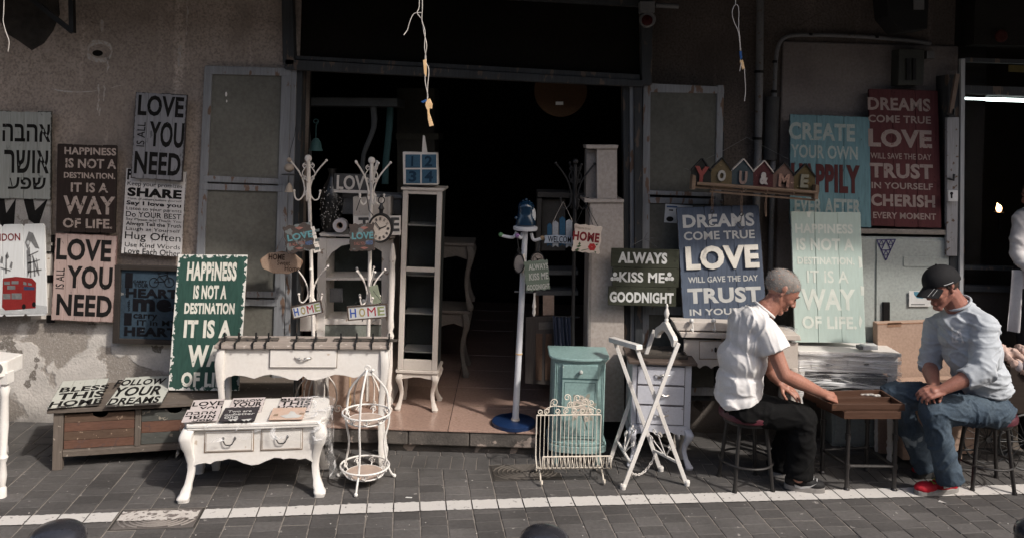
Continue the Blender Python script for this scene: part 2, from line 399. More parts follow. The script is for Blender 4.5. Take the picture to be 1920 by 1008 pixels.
# step and tiled shop floor
ZS = .16; SX0, SX1 = P(607, 800, 5.1).x, P(1010, 800, 5.1).x
m_step = mat('step_stone', (.16, .14, .125), .9, (.07, .065, .06), f=.8, s=7, wear=(.34, .28, .24), wt=.6, ws=9, bump=.8, bs=60)
step = struct(MB().bx(SX0, SX1, 5.13, 5.5, -.02, .055), 'shop_step', m_step)
x = SX0; 
for wd in (.37, .17, .39, .43, .6):
    x1 = min(x+wd, SX1)
    if x1-x > .03: part(MB().bx(x+.002, x1-.002, 5.085, 5.3, .055, ZS-.014), 'stone', m_step, step, bev=.008)
    x = x1
m_tile = mat('floor_tile', (.42, .285, .23), .22, (.34, .23, .185), s=3, wear=(.3, .2, .15), wt=.66, ws=12, bump=.05, rnd=.12, spec=.6)
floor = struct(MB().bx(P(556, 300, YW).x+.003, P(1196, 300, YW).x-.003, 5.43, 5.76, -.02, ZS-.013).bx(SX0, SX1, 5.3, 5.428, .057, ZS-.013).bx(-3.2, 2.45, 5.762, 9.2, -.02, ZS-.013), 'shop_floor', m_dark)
ty = 5.075
for r_ in range(9):
    for c_ in range(-4, 5):
        x0 = -.35+c_*.43; x1 = x0+.43
        if r_ == 0: x0, x1 = max(x0, SX0), min(x1, SX1)
        else: x0, x1 = max(x0, -1.44 if r_ == 1 else -2), min(x1, .84 if r_ == 1 else 1.8)
        if x1-x0 < .05: continue
        part(MB().bx(x0+.002, x1-.002, ty+.002, ty+.43-.002, ZS-.012, ZS+random.uniform(-.0006, .0006)), 'floor_tile', m_tile, floor, bev=.0015)
    ty += .43
# walls
XD0, XD1 = P(556, 300, YW).x, P(1196, 300, YW).x; XR0 = P(1360, 300, YR).x; XR1 = P(1783, 300, YR).x
wl = struct(MB().bx(-7, XD0, YW, YW+.3, -.02, 3.6), 'wall_left', m_wallL)
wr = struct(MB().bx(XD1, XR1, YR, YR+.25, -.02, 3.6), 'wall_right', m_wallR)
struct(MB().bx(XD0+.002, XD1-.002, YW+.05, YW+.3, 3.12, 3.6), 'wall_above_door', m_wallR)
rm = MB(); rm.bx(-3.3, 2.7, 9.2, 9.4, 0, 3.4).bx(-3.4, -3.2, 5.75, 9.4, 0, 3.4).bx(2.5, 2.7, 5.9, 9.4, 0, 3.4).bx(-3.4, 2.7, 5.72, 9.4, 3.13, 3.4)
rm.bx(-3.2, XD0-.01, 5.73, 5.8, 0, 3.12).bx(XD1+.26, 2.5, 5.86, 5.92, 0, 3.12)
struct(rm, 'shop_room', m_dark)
# street canopy that shades the upper wall (above the frame)
CZ = 3.14
cn = MB(); ed = [(-9, 4.1), (-.4, 4.1), (.2, 4.02), (.9, 4.0), (1.35, 3.85), (1.62, 3.60), (2.30, 3.56), (2.48, 4.02), (3.2, 4.12), (9, 4.12)]  # bulge in the edge added to lower the shadow line at the entrance
poly = ed+[(9, 7), (-9, 7)]
cn.prism(poly, (0, 0, CZ), (1, 0, 0), (0, 1, 0), .05)
m_awn = mat('awning_sheet', (.09, .085, .08), .8)
aw = thing('street_awning', 'dark sheet awning over the shop front with an iron bracket at its left', 'awning', (0, 5.4, CZ))
part(cn, 'canopy_sheet', m_awn, aw, w=True)
m_iron = mat('black_iron', (.012, .012, .013), .5, spec=.5)
bk = MB(); p = P(136, 62, 5.3); p2 = P(133, -80, 5.3)
bk.beam(p, p2, .035, .03, up=(1, 0, 0)).beam(P(30, -25, 5.25), P(136, 60, 5.3), .03, .03).beam(P(60, -60, 5.3), P(140, -60, 5.3), .03, .03)
part(bk, 'bracket', m_iron, aw, w=True)
# broken plaster patch at the top left
pp = MB().prism([(x, y) for x, y in ((0, 0), (.06, -.09), (.13, -.13), (.22, -.19), (.3, -.14), (.36, -.05), (.4, .06), (.37, .3), (-.05, .3))], P(0, 40, YW-.006), (1, 0, 0), (0, 0, 1), -.006)
part(pp, 'broken_render', mat('bare_render', (.07, .06, .052), .95, (.03, .028, .026), s=16, bump=1, bs=60), wl)
hp = MB().ball(P(183, 100, YW), .03, 8, sc_=(1.2, .12, .7)); part(hp, 'wall_hole', mat('hole_black', (.01, .009, .008), .9), wl)
# right wall: painted panel, chipped edge
m_panel = mat('pinkish_render', (.24, .215, .20), .95, (.15, .13, .125), f=.7, s=3, bump=.9, bs=110)
a_, b_ = P(1466, 72, YR), P(1782, 520, YR)
part(MB().bx(a_.x, b_.x, YR-.022, YR+.002, .9, a_.z-.02), 'plaster_panel', m_panel, wr, bev=.012)

# unseen plain block added across the street to cut sky light on the front
ob_ = MB().bx(-40, 40, -9, -5.6, -.01, 6.0)
struct(ob_, 'added_street_block', mat('added_block_render', (.28, .25, .22), .9, s=1))

mk = mat('limewash_streak', (.52, .48, .44), .95, s=30, wear=(.38, .32, .28), wt=.5, ws=60); random.seed(21)
def streak(pts, w0):
    mb = MB(); L_ = []; R_ = []
    for k, (x, y) in enumerate(pts):
        p = P(x, y, YW-.0015); q = pts[min(k+1, len(pts)-1)]; r_ = pts[max(k-1, 0)]; dx, dy = q[0]-r_[0], q[1]-r_[1]; l = math.hypot(dx, dy) or 1; w = w0*random.uniform(.3, 1.2)*(.3 if k in (0, len(pts)-1) else 1); n_ = V((dy/l, 0, dx/l)); L_.append(p+n_*w); R_.append(p-n_*w)
    k = len(pts); mb.add(L_+R_, [(i, i+1, k+i+1, k+i) for i in range(k-1)]); part(mb, 'limewash_streak', mk, wl)
streak([(96, 166), (110, 170), (128, 172), (150, 173), (170, 172), (182, 170)], .006); streak([(206, 166), (218, 162), (232, 160)], .004)
for x, y0, y1, w in ((186, 158, 212, .007), (196, 155, 196, .006), (337, 84, 128, .012), (352, 0, 70, .006), (191, 36, 62, .012), (203, 108, 138, .008), (188, 200, 222, .004)): streak([(x+random.uniform(-1.5, 1.5)-(y-y0)*.04, y) for y in range(y0, y1+1, 6)], w)
streak([(165, 98), (166, 88), (176, 80), (190, 79), (204, 84), (210, 96), (206, 108), (196, 113), (180, 113), (168, 108), (164, 98)], .016)
# ================= FRONTAGE JOINERY, PIPES, FITTINGS =================
def slab(pxs, Y, t, mb=None):
    """solid piece whose front face lies in the depth plane Y, thickness t backwards"""
    mb = mb or MB(); q = [P(x, y, Y) for x, y in pxs]
    return mb.prism([(p.x, p.z) for p in q], (0, Y, 0), (1, 0, 0), (0, 0, 1), t, n=V((0, 1, 0)))
def rect(x0, y0, x1, y1): return [(x0, y0), (x1, y0), (x1, y1), (x0, y1)]
m_bluew = mat('blue_grey_paint', (.29, .298, .31), .75, (.19, .195, .205), s=7, wear=(.15, .10, .075), wt=.6, ws=26, wz=.3, bump=.6, bs=60, grain=1)
m_greyw = mat('dark_grey_paint', (.06, .064, .068), .75, (.038, .04, .042), s=7, wear=(.10, .075, .06), wt=.6, ws=22, wz=.3, bump=.6, bs=60, grain=1)
m_mesh = mat('dusty_screen', (.185, .178, .155), .8, (.11, .106, .092), f=.7, s=2.2, bump=.25, bs=300)
m_glassd = mat('dark_glass', (.02, .02, .021), .12, spec=.6, bump=0)
m_cream = mat('cream_paint', (.62, .565, .515), .5, (.5, .45, .40), s=6, wear=(.3, .22, .17), wt=.68, ws=20, bump=.2)
m_white = mat('white_paint', (.75, .735, .71), .45, (.62, .59, .55), s=3.2, wear=(.46, .39, .32), wt=.70, ws=14, bump=.12, spec=.45)
m_offwh = mat('aged_white_paint', (.76, .72, .67), .5, (.66, .61, .56), s=6, wear=(.36, .28, .22), wt=.66, ws=22, bump=.2)
m_black = mat('black_paint', (.014, .013, .013), .5)
t = thing('window_shutter', 'tall open shutter with three screened panes and blue grey stiles, on the plaster wall', 'shutter', P(460, 740, 5.38))
def W(mb, name, m, th_, **k): return part(mb, name, m, th_, w=True, **k)
W(slab([(383, 125), (398, 125), (372, 742), (356, 742)], 5.375, .04), 'stile', m_bluew, t, bev=.004)
W(slab([(528, 130), (546, 130), (528, 742), (508, 742)], 5.375, .04), 'stile', m_bluew, t, bev=.004)
for q in ([(384, 123), (546, 128), (546, 143), (384, 139)], [(378, 329), (531, 336), (531, 346), (378, 341)], [(377, 344), (531, 349), (530, 360), (376, 356)], [(366, 545), (521, 547), (521, 558), (365, 556)], [(366, 560), (521, 562), (520, 574), (365, 571)], [(357, 722), (512, 722), (512, 742), (356, 742)]):
    W(slab(q, 5.373, .036), 'rail', m_bluew, t, bev=.003)
for q in ([(396, 139), (530, 142), (524, 336), (386, 330)], [(386, 355), (523, 359), (517, 548), (374, 546)], [(372, 570), (514, 573), (508, 724), (364, 724)]):
    W(slab(q, 5.39, .012), 'screen_pane', m_mesh, t)
W(MB().ball(P(424, 177, 5.388), .009, 6, sc_=(.8, .3, 1.8)).ball(P(425, 190, 5.388), .006, 6, sc_=(.8, .3, 1.6)), 'paint_blot', m_white, t)
# door frame
t = thing('door_frame', 'weathered grey wooden frame round the dark shop entrance with a wide fanlight box on top', 'door frame', (0, 5.36, ZS))
W(slab([(546, 128), (556, 128), (540, 760), (530, 760)], 5.385, .05), 'jamb', m_bluew, t, bev=.003)
W(slab([(557, 118), (567, 118), (552, 760), (541, 760)], 5.40, .12), 'jamb', m_greyw, t, bev=.003)
W(slab([(1168, 152), (1180, 152), (1184, 760), (1172, 760)], 5.42, .1), 'jamb', m_greyw, t, bev=.003)
W(slab([(1181, 152), (1188, 152), (1190, 760), (1183, 760)], 5.40, .12), 'jamb', m_offwh if 0 else m_bluew, t, bev=.003)
W(slab([(1189, 155), (1204, 155), (1206, 760), (1191, 760)], 5.37, .16), 'jamb', m_greyw, t, bev=.004)
W(slab([(534, 111), (1206, 151), (1206, 163), (534, 130)], 5.35, .1), 'lintel_rail', m_greyw, t, bev=.004)
W(slab([(550, 104), (1200, 140), (1200, 151), (550, 111)], 5.37, .1), 'lintel_rail', m_greyw, t, bev=.003)
W(slab([(526, -70), (546, -70), (552, 122), (530, 122)], 5.35, .12), 'jamb', m_greyw, t, bev=.004)
W(slab([(1200, -60), (1226, -60), (1222, 160), (1204, 160)], 5.35, .14), 'jamb', m_greyw, t, bev=.004)
W(slab([(548, -40), (1200, 0), (1200, 12), (548, -26)], 5.37, .08), 'lintel_rail', m_greyw, t, bev=.003)
W(slab([(548, -45), (1202, -20), (1202, 142), (548, 106)], 5.43, .02), 'fanlight_pane', mat('near_black_pane', (.006, .006, .006), .7, (.012, .011, .009), f=.8, s=1.6, bump=.2, spec=0), t)  # pane coloured a near even black
# right shutter
t = thing('window_shutter', 'shutter with one big dull pane and pale stiles, right of the entrance', 'shutter', P(1285, 740, 5.42))
W(slab([(1206, 158), (1220, 158), (1216, 740), (1202, 740)], 5.40, .04), 'stile', m_bluew, t, bev=.004)
W(slab([(1345, 160), (1358, 160), (1352, 388), (1340, 388)], 5.40, .04), 'stile', m_bluew, t, bev=.004)
W(slab([(1346, 400), (1356, 400), (1352, 740), (1340, 740)], 5.42, .03), 'stile', m_greyw, t, bev=.004)
for q in ([(1207, 156), (1358, 163), (1358, 176), (1207, 173)], [(1214, 357), (1345, 362), (1344, 369), (1214, 365)], [(1213, 370), (1356, 374), (1355, 384), (1213, 381)], [(1204, 572), (1350, 577), (1350, 592), (1204, 589)], [(1202, 726), (1350, 726), (1350, 741), (1202, 741)]):
    W(slab(q, 5.398, .036), 'rail', m_bluew, t, bev=.003)
for q in ([(1219, 172), (1346, 175), (1342, 362), (1215, 358)], [(1214, 382), (1344, 385), (1340, 576), (1212, 573)], [(1212, 588), (1340, 590), (1338, 728), (1210, 728)]):
    W(slab(q, 5.41, .012), 'screen_pane', mat('dusty_screen_dark', (.13, .128, .112), .8, (.08, .078, .068), f=.7, s=2.2, bump=.25, bs=300), t)
W(slab([(1204, 168), (1358, 168), (1356, 750), (1204, 750)], 5.46, .14), 'backing', m_greyw, t)
# sticker on the pane
b = board('sticker', 'white printed sticker with a small round black mark on the right shutter pane', 'sticker', (1246, 382), (1300, 386), (1296, 421), (1245, 417), 5.405, 5.405, mat('sticker_white', (.6, .6, .6), .5, s=20), 1, th=.002, jag=0)
b.shape([(1250, 386), (1270, 387), (1270, 390), (1250, 389)], 'print', mat('print_blue', (.08, .13, .25), .6))
b.shape([(1254, 393), (1262, 393), (1262, 396), (1254, 395)], 'print', m_black)
b.shape([(1256+0+7*math.cos(k*PI/5), 411+5*math.sin(k*PI/5)) for k in range(10)], 'print', m_black)
# fittings
m_plast = mat('grey_plastic', (.19, .19, .19), .5, s=12)
t = thing('alarm_siren', 'pale grey alarm box with dark red round lens atop the door frame', 'alarm', P(1213, 45, 5.3))
W(slab(rect(1200, 2, 1228, 24), 5.28, .07), 'housing', m_plast, t, bev=.006)
W(MB().lathe([(.052, 0), (.052, .05), (.045, .06)], P(1213, 38, 5.34), 20, Matrix.Rotation(R(90), 3, 'X')), 'bezel', m_plast, t, smooth=True)
W(MB().lathe([(.036, 0), (.036, .01), (.001, .022)], P(1213, 39, 5.282), 18, Matrix.Rotation(R(90), 3, 'X')), 'lens', mat('red_lens', (.05, .008, .008), .2), t, smooth=True)
t = thing('cable_pipe', 'short white pipe running off the alarm box under the canopy', 'pipe', P(1250, 10, 5.33))
W(MB().tube([P(1229, 10, 5.32), P(1272, 12, 5.32)], .017, 10), 'tube', m_plast, t, smooth=True)
def pipe(pts, r, label, m, Y, clips=(), extra=None, cat='pipe'):
    q = [P(x, y, Y) for x, y in pts]; t = thing('pipe', label, cat, q[-1])
    W(MB().tube(smoothp(q, 5) if len(q) > 2 else q, r, 12), 'tube', m, t, smooth=True)
    for cx, cy in clips:
        c = P(cx, cy, Y); W(MB().tube([c+V((0, 0, -.009)), c+V((0, 0, .009))], r*1.3, 10), 'clip', m_black, t)
    return t
m_pipeg = mat('pipe_paint', (.20, .20, .21), .6, (.13, .13, .13), s=8, wear=(.1, .07, .05), wt=.64, ws=30)
pipe([(1426, -60), (1423, 200), (1417, 420), (1412, 640)], .026, 'straight grey downpipe on the stained wall between shutter and blue sign', m_pipeg, 5.55, ((1423, 135), (1420, 260)))
t = pipe([(1452, 172), (1449, 330), (1445, 470), (1441, 700)], .018, 'thin grey pipe wrapped in a dark sleeve, right of the thick downpipe', m_pipeg, 5.55, ((1451, 172),))
W(MB().tube([P(1449, 182, 5.55), P(1444, 300, 5.55)], .046, 12), 'sleeve', mat('foam_sleeve', (.07, .07, .07), .8, s=14), t, smooth=True)
pipe([(1452, 178), (1454, 130), (1458, 92), (1470, 72), (1500, 66), (1600, 68), (1700, 76), (1745, 82)], .014, 'conduit that bends round the corner of the pink plaster panel', m_pipeg, 5.555, ((1453, 116), (1519, 65), (1643, 70)))
t = thing('fuse_box', 'small dark electric box above the dark red sign', 'electric box', P(1712, 160, 5.56))
W(slab([(1686, 92), (1734, 92), (1732, 160), (1684, 160)], 5.47, .12), 'case', mat('box_dark', (.06, .062, .055), .7, s=10), t, bev=.006)
W(slab(rect(1700, 110, 1706, 150), 5.455, .014), 'switch', m_black, t); W(slab(rect(1712, 110, 1718, 150), 5.455, .014), 'switch', m_black, t)
W(slab(rect(1738, 96, 1752, 110), 5.5, .06), 'junction', m_plast, t)
t = thing('ceiling_box', 'dark boxy fitting hanging at the top right above the neon shop', 'box', P(1700, 0, 5.2))
W(slab([(1655, -60), (1745, -60), (1740, 55), (1690, 60), (1665, 30)], 5.2, .2), 'case', mat('fitting_dark', (.02, .02, .02), .8), t, bev=.01)
W(slab(rect(1714, 0, 1733, 18), 5.19, .01), 'tag', m_plast, t)
# white corner post with rusty straps and key box
t = thing('corner_post', 'pale wooden post with rusty straps dividing the sign shop from the neon lit shop', 'post', P(1790, 830, 5.3))
W(slab([(1778, 140), (1810, 140), (1808, 830), (1784, 830)], 5.42, .16), 'upright', m_greyw, t, bev=.004)
W(slab([(1776, 220), (1799, 220), (1795, 480), (1775, 480)], 5.39, .03), 'board', mat('post_white', (.34, .34, .35), .7, (.25, .25, .26), s=8, grain=1, wear=(.12, .08, .06), wt=.62, ws=30), t, bev=.003)
W(slab([(1802, 110), (1810, 110), (1806, 600), (1799, 600)], 5.40, .03), 'edge_strip', mat('post_white2', (.42, .43, .44), .7, s=8, grain=1), t, bev=.002)
W(slab([(1793, 138), (1800, 140), (1787, 215), (1780, 213)], 5.37, .02), 'strap', mat('old_wood_strip', (.2, .15, .12), .8, s=20), t)
for y in (213, 335): W(MB().tube([P(1776, y, 5.37), P(1788, y+3, 5.36), P(1789, y-8, 5.37)], .008, 6), 'hasp', m_iron, t)
b = board('key_switch', 'small white key switch plate on the corner post', 'switch', (1775, 357), (1793, 357), (1793, 377), (1775, 377), 5.36, 5.36, mat('switch_white', (.7, .7, .7), .4), 1, th=.02, jag=0)
b.shape([(1784+3*math.cos(k*PI/6), 363+3*math.sin(k*PI/6)) for k in range(12)], 'keyhole', m_black, z=.001); b.shape(rect(1782.5, 364, 1785.5, 372), 'keyhole', m_black, z=.0012)
# neon-lit shop at the far right
XN = P(1808, 400, 5.5).x
t = thing('shop_window', 'dark glazed front of the neighbouring shop with grey bars and metal sill', 'shop window', P(1870, 650, 5.5))
for y0, y1, mm in ((160, 176, m_greyw), (498, 505, m_greyw), (535, 546, m_greyw), (108, 116, m_greyw)): W(slab([(1808, y0), (2260, y0+14), (2260, y1+14), (1808, y1)], 5.44, .06), 'bar', mm, t, bev=.003)
W(slab([(1806, 544), (2260, 556), (2260, 720), (1806, 700)], 5.47, .1), 'sill_panel', mat('brown_panel', (.055, .048, .043), .8, (.035, .03, .028), s=5), t)
W(slab([(1806, 690), (2260, 705), (2260, 860), (1806, 850)], 5.47, .1), 'stone_plinth', mat('plinth_stone', (.24, .2, .17), .9, (.15, .13, .11), s=7, bump=.6), t)
W(slab([(1808, 176), (2260, 190), (2260, 500), (1808, 498)], 5.50, .006), 'glass_pane', bpy.data.materials.get('clear_glass') or mat('clear_glass', (.9, .9, .9), .03, bump=0), t)
gm = MATS['clear_glass']; gm.node_tree.nodes['Principled BSDF'].inputs['Transmission Weight'].default_value = 1; gm.node_tree.nodes['Principled BSDF'].inputs['IOR'].default_value = 1.02
for lk in list(gm.node_tree.links):
    if lk.to_socket.name == 'Base Color': gm.node_tree.links.remove(lk)
gm.node_tree.nodes['Principled BSDF'].inputs['Base Color'].default_value = (1, 1, 1, 1)
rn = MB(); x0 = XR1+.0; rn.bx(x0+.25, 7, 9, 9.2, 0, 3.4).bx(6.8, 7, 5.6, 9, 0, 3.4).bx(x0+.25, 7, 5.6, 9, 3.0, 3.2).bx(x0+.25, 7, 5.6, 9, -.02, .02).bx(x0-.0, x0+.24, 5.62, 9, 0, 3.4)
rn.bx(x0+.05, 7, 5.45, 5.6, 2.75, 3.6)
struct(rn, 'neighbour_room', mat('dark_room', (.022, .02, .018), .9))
t = thing('neon_tube_lamp', 'bright white neon tube glowing at the top of the right shop window', 'lamp', P(1870, 188, 5.62))
def emit(name, col, s):
    m = bpy.data.materials.new(name); m.use_nodes = True; b = m.node_tree.nodes['Principled BSDF']; b.inputs['Emission Color'].default_value = (*col, 1); b.inputs['Emission Strength'].default_value = s; b.inputs['Base Color'].default_value = (*col, 1); return m
W(MB().tube([P(1806, 185, 5.63), P(2180, 197, 5.63)], .013, 10), 'tube', emit('neon_glow', (.85, 1, .97), 5), t, smooth=True)
W(slab([(1806, 172), (2180, 184), (2180, 190), (1806, 178)], 5.62, .05), 'reflector', m_plast, t)
t = thing('wall_lamp', 'small warm lamp glowing deep inside the right shop', 'lamp', P(1872, 400, 8.2))
W(MB().ball(P(1873, 391, 8.2), .026, 8, sc_=(1, 1, 1.5)).tube([P(1873, 390, 8.2), P(1870, 381, 8.2)], [.02, .003], 8), 'bulb', emit('bulb_glow', (1, .55, .25), 14), t, smooth=True)
W(MB().lathe([(.02, 0), (.045, .03), (.05, .04)], P(1873, 405, 8.2), 10), 'holder', m_iron, t); W(MB().tube([P(1873, 403, 8.2), P(1873, 430, 8.3)], .01, 6), 'stem', m_iron, t)
b = board('shop_notice', 'dim yellow notice strip above the neon tube', 'notice', (1890, 122), (1990, 126), (1990, 139), (1890, 135), 5.43, 5.43, mat('notice_yellow', (.09, .07, .02), .7, s=30), 1, th=.004, jag=0)
t = thing('round_badge', 'dark red round badge under the canopy at the top right', 'badge', P(1876, 68, 5.4))
W(MB().lathe([(.042, 0), (.042, .012), (.03, .016)], P(1876, 68, 5.4), 18, Matrix.Rotation(R(90), 3, 'X')), 'disc', mat('badge_red', (.06, .015, .012), .6), t)
# electric cabinet
m_cab = mat('sage_metal', (.40, .43, .41), .55, (.34, .37, .35), s=3, wear=(.24, .26, .24), wt=.72, ws=14, bump=.1, spec=.4)
t = thing('electric_cabinet', 'sage green metal street cabinet behind the two men, with a small lever handle', 'cabinet', P(1700, 835, 5.5))
W(slab([(1560, 442), (1787, 446), (1783, 842), (1560, 842)], 5.43, .17), 'case', m_cab, t, bev=.004)
W(slab([(1548, 428), (1792, 432), (1792, 441), (1548, 437)], 5.40, .2), 'top_ledge', mat('ledge_concrete', (.3, .27, .245), .85, (.2, .18, .16), s=9, bump=.5), t, bev=.004)
W(slab([(1566, 448), (1640, 448), (1638, 832), (1566, 832)], 5.42, .012), 'door', m_cab, t, bev=.002)
d = W(slab([(1644, 449), (1779, 452), (1775, 832), (1642, 832)], 5.42, .012), 'door', m_cab, t, bev=.002)
part(slab(rect(1656, 566, 1669, 604), 5.405, .02), 'lever_handle', m_black, d, bev=.003, w=True)
part(slab([(1694, 481), (1768, 483), (1768, 501), (1694, 499)], 5.415, .006), 'name_plate', m_cab, d, bev=.0015, w=True)
# triangle tag drawn in marker
tr = MB(); YT_ = 5.417
def seg(a, b_, mb, w_=.006): mb.beam(P(*a, YT_), P(*b_, YT_), .002, w_)
A3, B3, C3 = (1644, 450), (1679, 449), (1661, 488)
mid = lambda a, b_: ((a[0]+b_[0])/2, (a[1]+b_[1])/2)
ab3, bc3, ca3 = mid(A3, B3), mid(B3, C3), mid(C3, A3)
for a, b_ in ((A3, B3), (B3, C3), (C3, A3), (ab3, bc3), (bc3, ca3), (ca3, ab3)): seg(a, b_, tr)
for tri in ((A3, ab3, ca3), (ab3, B3, bc3), (ca3, bc3, C3)):
    m1, m2, m3 = mid(tri[0], tri[1]), mid(tri[1], tri[2]), mid(tri[2], tri[0])
    for a, b_ in ((m1, m2), (m2, m3), (m3, m1)): seg(a, b_, tr, .004)
part(tr, 'triangle_drawing', mat('violet_marker', (.06, .045, .16), .6), d, w=True)
b = board('notice_sheet', 'white sticker with a blue badge on the green cabinet, beside the capped man', 'sticker', (1704, 545), (1745, 545), (1745, 574), (1704, 574), 5.41, 5.41, mat('paper_white', (.72, .72, .70), .6), 1, th=.002, jag=0)
b.shape([(1713, 546), (1738, 547), (1736, 554), (1730, 559), (1719, 558), (1714, 552)], 'badge_print', mat('print_teal', (.12, .3, .4), .6)); b.shape(rect(1708, 569, 1734, 571), 'print', m_plast)
# ================= PAINTED BOARDS =================
def wood(name, c, c2=None, **k):
    d = dict(rough=.72, s=5, grain=1, wear=tuple(x*.45 for x in c), wt=.67, ws=40, wz=.4, bump=.35, bs=80); d.update(k); return mat(name, c, col2=c2, **d)
ink = mat('black_lettering', (.010, .0095, .010), .9, (.018, .017, .016), s=20, wear=(.20, .18, .17), wt=.70, ws=60, bump=0, spec=.06)
def ink_on(name, c, base, wt=.62, ws=50): return mat(name, c, .68, tuple(x*.78 for x in c), s=14, wear=base, wt=wt, ws=ws, bump=.1)
c = (.37, .385, .36)
b = board('wooden_sign', 'pale grey green plank sign with three black Hebrew words, left edge of the wall', 'sign', (0, 208), (102, 211), (97, 374), (-5, 372), 5.375, 5.385, wood('grey_green_boards', c, edge=((.05, .05, .045), .012, .05)), 4, jag=.006)
b.text('\u05d4\u05d1\u05d4\u05d0', 5, 233, 95, 266, ink, .02); b.text('\u05e8\u05e9\u05d5\u05d0', 8, 282, 92, 325, ink, .02); b.text('\u05e2\u05e4\u05e9', 15, 333, 86, 355, ink, .02)
b = board('torn_poster_board', 'black and white painted board mostly hidden behind the Hebrew sign and the London sign', 'sign', (-20, 365), (97, 368), (97, 470), (-20, 470), 5.40, 5.40, mat('old_white_board', (.4, .38, .36), .8, s=9, wear=(.2, .18, .16), wt=.6), 1, jag=.004)
for q in ([(-8, 370), (8, 370), (12, 400), (30, 372), (26, 430), (4, 440)], [(44, 372), (62, 372), (66, 395), (90, 372), (72, 425), (54, 412)]): b.shape(q, 'letter_fragment', ink)
b = board('wooden_sign', 'dark brown plank sign HAPPINESS IS NOT A DESTINATION in faded pink letters', 'sign', (113, 270), (229, 273), (218, 437), (107, 434), 5.36, 5.37, wood('dark_brown_boards', (.042, .030, .026), edge=((.03, .025, .022), .01, .03)), 4, jag=.003, edge_round=.008)
pk = ink_on('faded_pink_letters', (.50, .41, .36), (.07, .055, .045), .60, 45)
for s_, q in (('HAPPINESS', (121, 277, 218, 291)), ('IS NOT A', (123, 298, 218, 316)), ('DESTINATION.', (120, 324, 216, 335)), ('IT IS A', (133, 343, 203, 361)), ('WAY', (119, 368, 216, 402)), ('OF LIFE.', (118, 410, 211, 428))): b.text(s_, *q, pk, .03)
b = board('wooden_sign', 'faded pink plank sign LOVE IS ALL YOU NEED in black below the brown sign', 'sign', (103, 437), (221, 440), (213, 603), (98, 598), 5.375, 5.365, wood('faded_pink_boards', (.44, .33, .30), (.36, .27, .245), edge=((.14, .09, .08), .01, .05)), 5, jag=.003)
for s_, q in (('LOVE', (106, 448, 209, 489)), ('YOU', (126, 499, 211, 541)), ('NEED', (106, 552, 210, 592))): b.text(s_, *q, ink, .035)
b.text('IS ALL', 105, 502, 121, 541, ink, .01, rot=True)
# London
b = board('wooden_sign', 'white plank sign with a red double deck bus and a leaning clock tower', 'sign', (-30, 422), (87, 423), (90, 590), (-30, 593), 5.33, 5.33, wood('white_print_boards', (.66, .67, .66), (.58, .59, .59), wt=.74), 3, jag=.001, edge_round=.018)
cr_ = mat('print_dark_red', (.22, .03, .03), .6); bus = mat('print_bus_red', (.27, .028, .026), .6, (.19, .02, .02), s=20); gp = mat('print_grey', (.10, .10, .10), .7, (.2, .2, .2), s=40); lg = mat('print_light_grey', (.33, .36, .36), .7, (.5, .5, .5), s=30)
b.text('LONDON', -29, 438, 38, 452, cr_, .012)
b.shape([(-28, 575), (40, 582), (60, 570), (88, 573), (88, 587), (-28, 589)], 'road_print', lg)
b.shape([(6, 521), (30, 518), (60, 521), (68, 529), (67, 577), (50, 578), (10, 581), (4, 575), (5, 545)], 'bus_print', bus, z=.0004)
for q in (rect(8, 527, 19, 533), rect(22, 526, 35, 532), rect(14, 535, 29, 542), rect(6, 550, 20, 560), rect(22, 549, 41, 560), [(44, 527), (50, 529), (50, 534), (44, 533)], [(53, 529), (60, 531), (60, 535), (53, 534)]): b.shape(q, 'bus_window_print', gp, z=.001)
b.shape([(45, 536), (65, 538), (65, 543), (45, 543)], 'advert_print', mat('print_navy', (.04, .06, .12), .6), z=.001)
for cx, cy in ((45, 574), (64, 570)): b.shape([(cx+3.6*math.cos(k*PI/6), cy+5*math.sin(k*PI/6)) for k in range(12)], 'wheel_print', m_black, z=.0012)
for q in ([(47, 455), (54, 434), (62, 437), (74, 466), (66, 464), (58, 452), (52, 468)], [(50, 470), (56, 462), (58, 500), (52, 520)], [(60, 480), (62, 478), (72, 510), (70, 512)], [(54, 478), (72, 470), (72, 472), (54, 481)], [(52, 492), (75, 486), (75, 488), (52, 495)], [(52, 508), (78, 504), (78, 506), (52, 511)], [(56, 520), (57, 480), (58.5, 480), (59, 519)], [(64, 518), (62, 486), (63.5, 486), (67, 517)], [(72, 516), (68, 484), (69, 484), (74, 515)]): b.shape(q, 'tower_print', gp)
b.shape([(53+3*math.cos(k*PI/5), 455+4*math.sin(k*PI/5)) for k in range(10)], 'dial_print', lg, z=.001)
for q in ([(10, 512), (11, 478), (13, 478), (13, 512)], [(0, 492), (3, 480), (6, 482), (5, 494)], [(10, 480), (14, 472), (17, 482), (14, 486)], [(18, 500), (21, 490), (24, 492), (22, 504)], [(1, 500), (20, 506), (20, 508), (1, 503)]): b.shape(q, 'lamp_print', gp)
b = board('dark_backing_slat', 'dark slats and cream scrap fixed to the wall behind the London sign', 'board', (86, 440), (104, 440), (100, 596), (60, 596), 5.41, 5.41, m_offwh, 1, jag=.004)
for y in (440, 460, 515, 590): b.shape(rect(88, y, 103, y+14), 'slat', m_black, th=.006)
b = board('wooden_sign', 'grey plank sign LOVE IS ALL YOU NEED, topmost on the left wall', 'sign', (255, 172), (352, 178), (343, 340), (247, 334), 5.33, 5.33, wood('mid_grey_boards', (.26, .26, .275), (.20, .20, .215), edge=((.05, .045, .045), .018, .06)), 4, jag=.006, th=.018)
for s_, q in (('LOVE', (259, 180, 345, 219)), ('YOU', (280, 229, 345, 277)), ('NEED', (252, 286, 339, 328))): b.text(s_, *q, ink, .03)
b.text('IS ALL', 257, 229, 272, 275, ink, .0, rot=True)
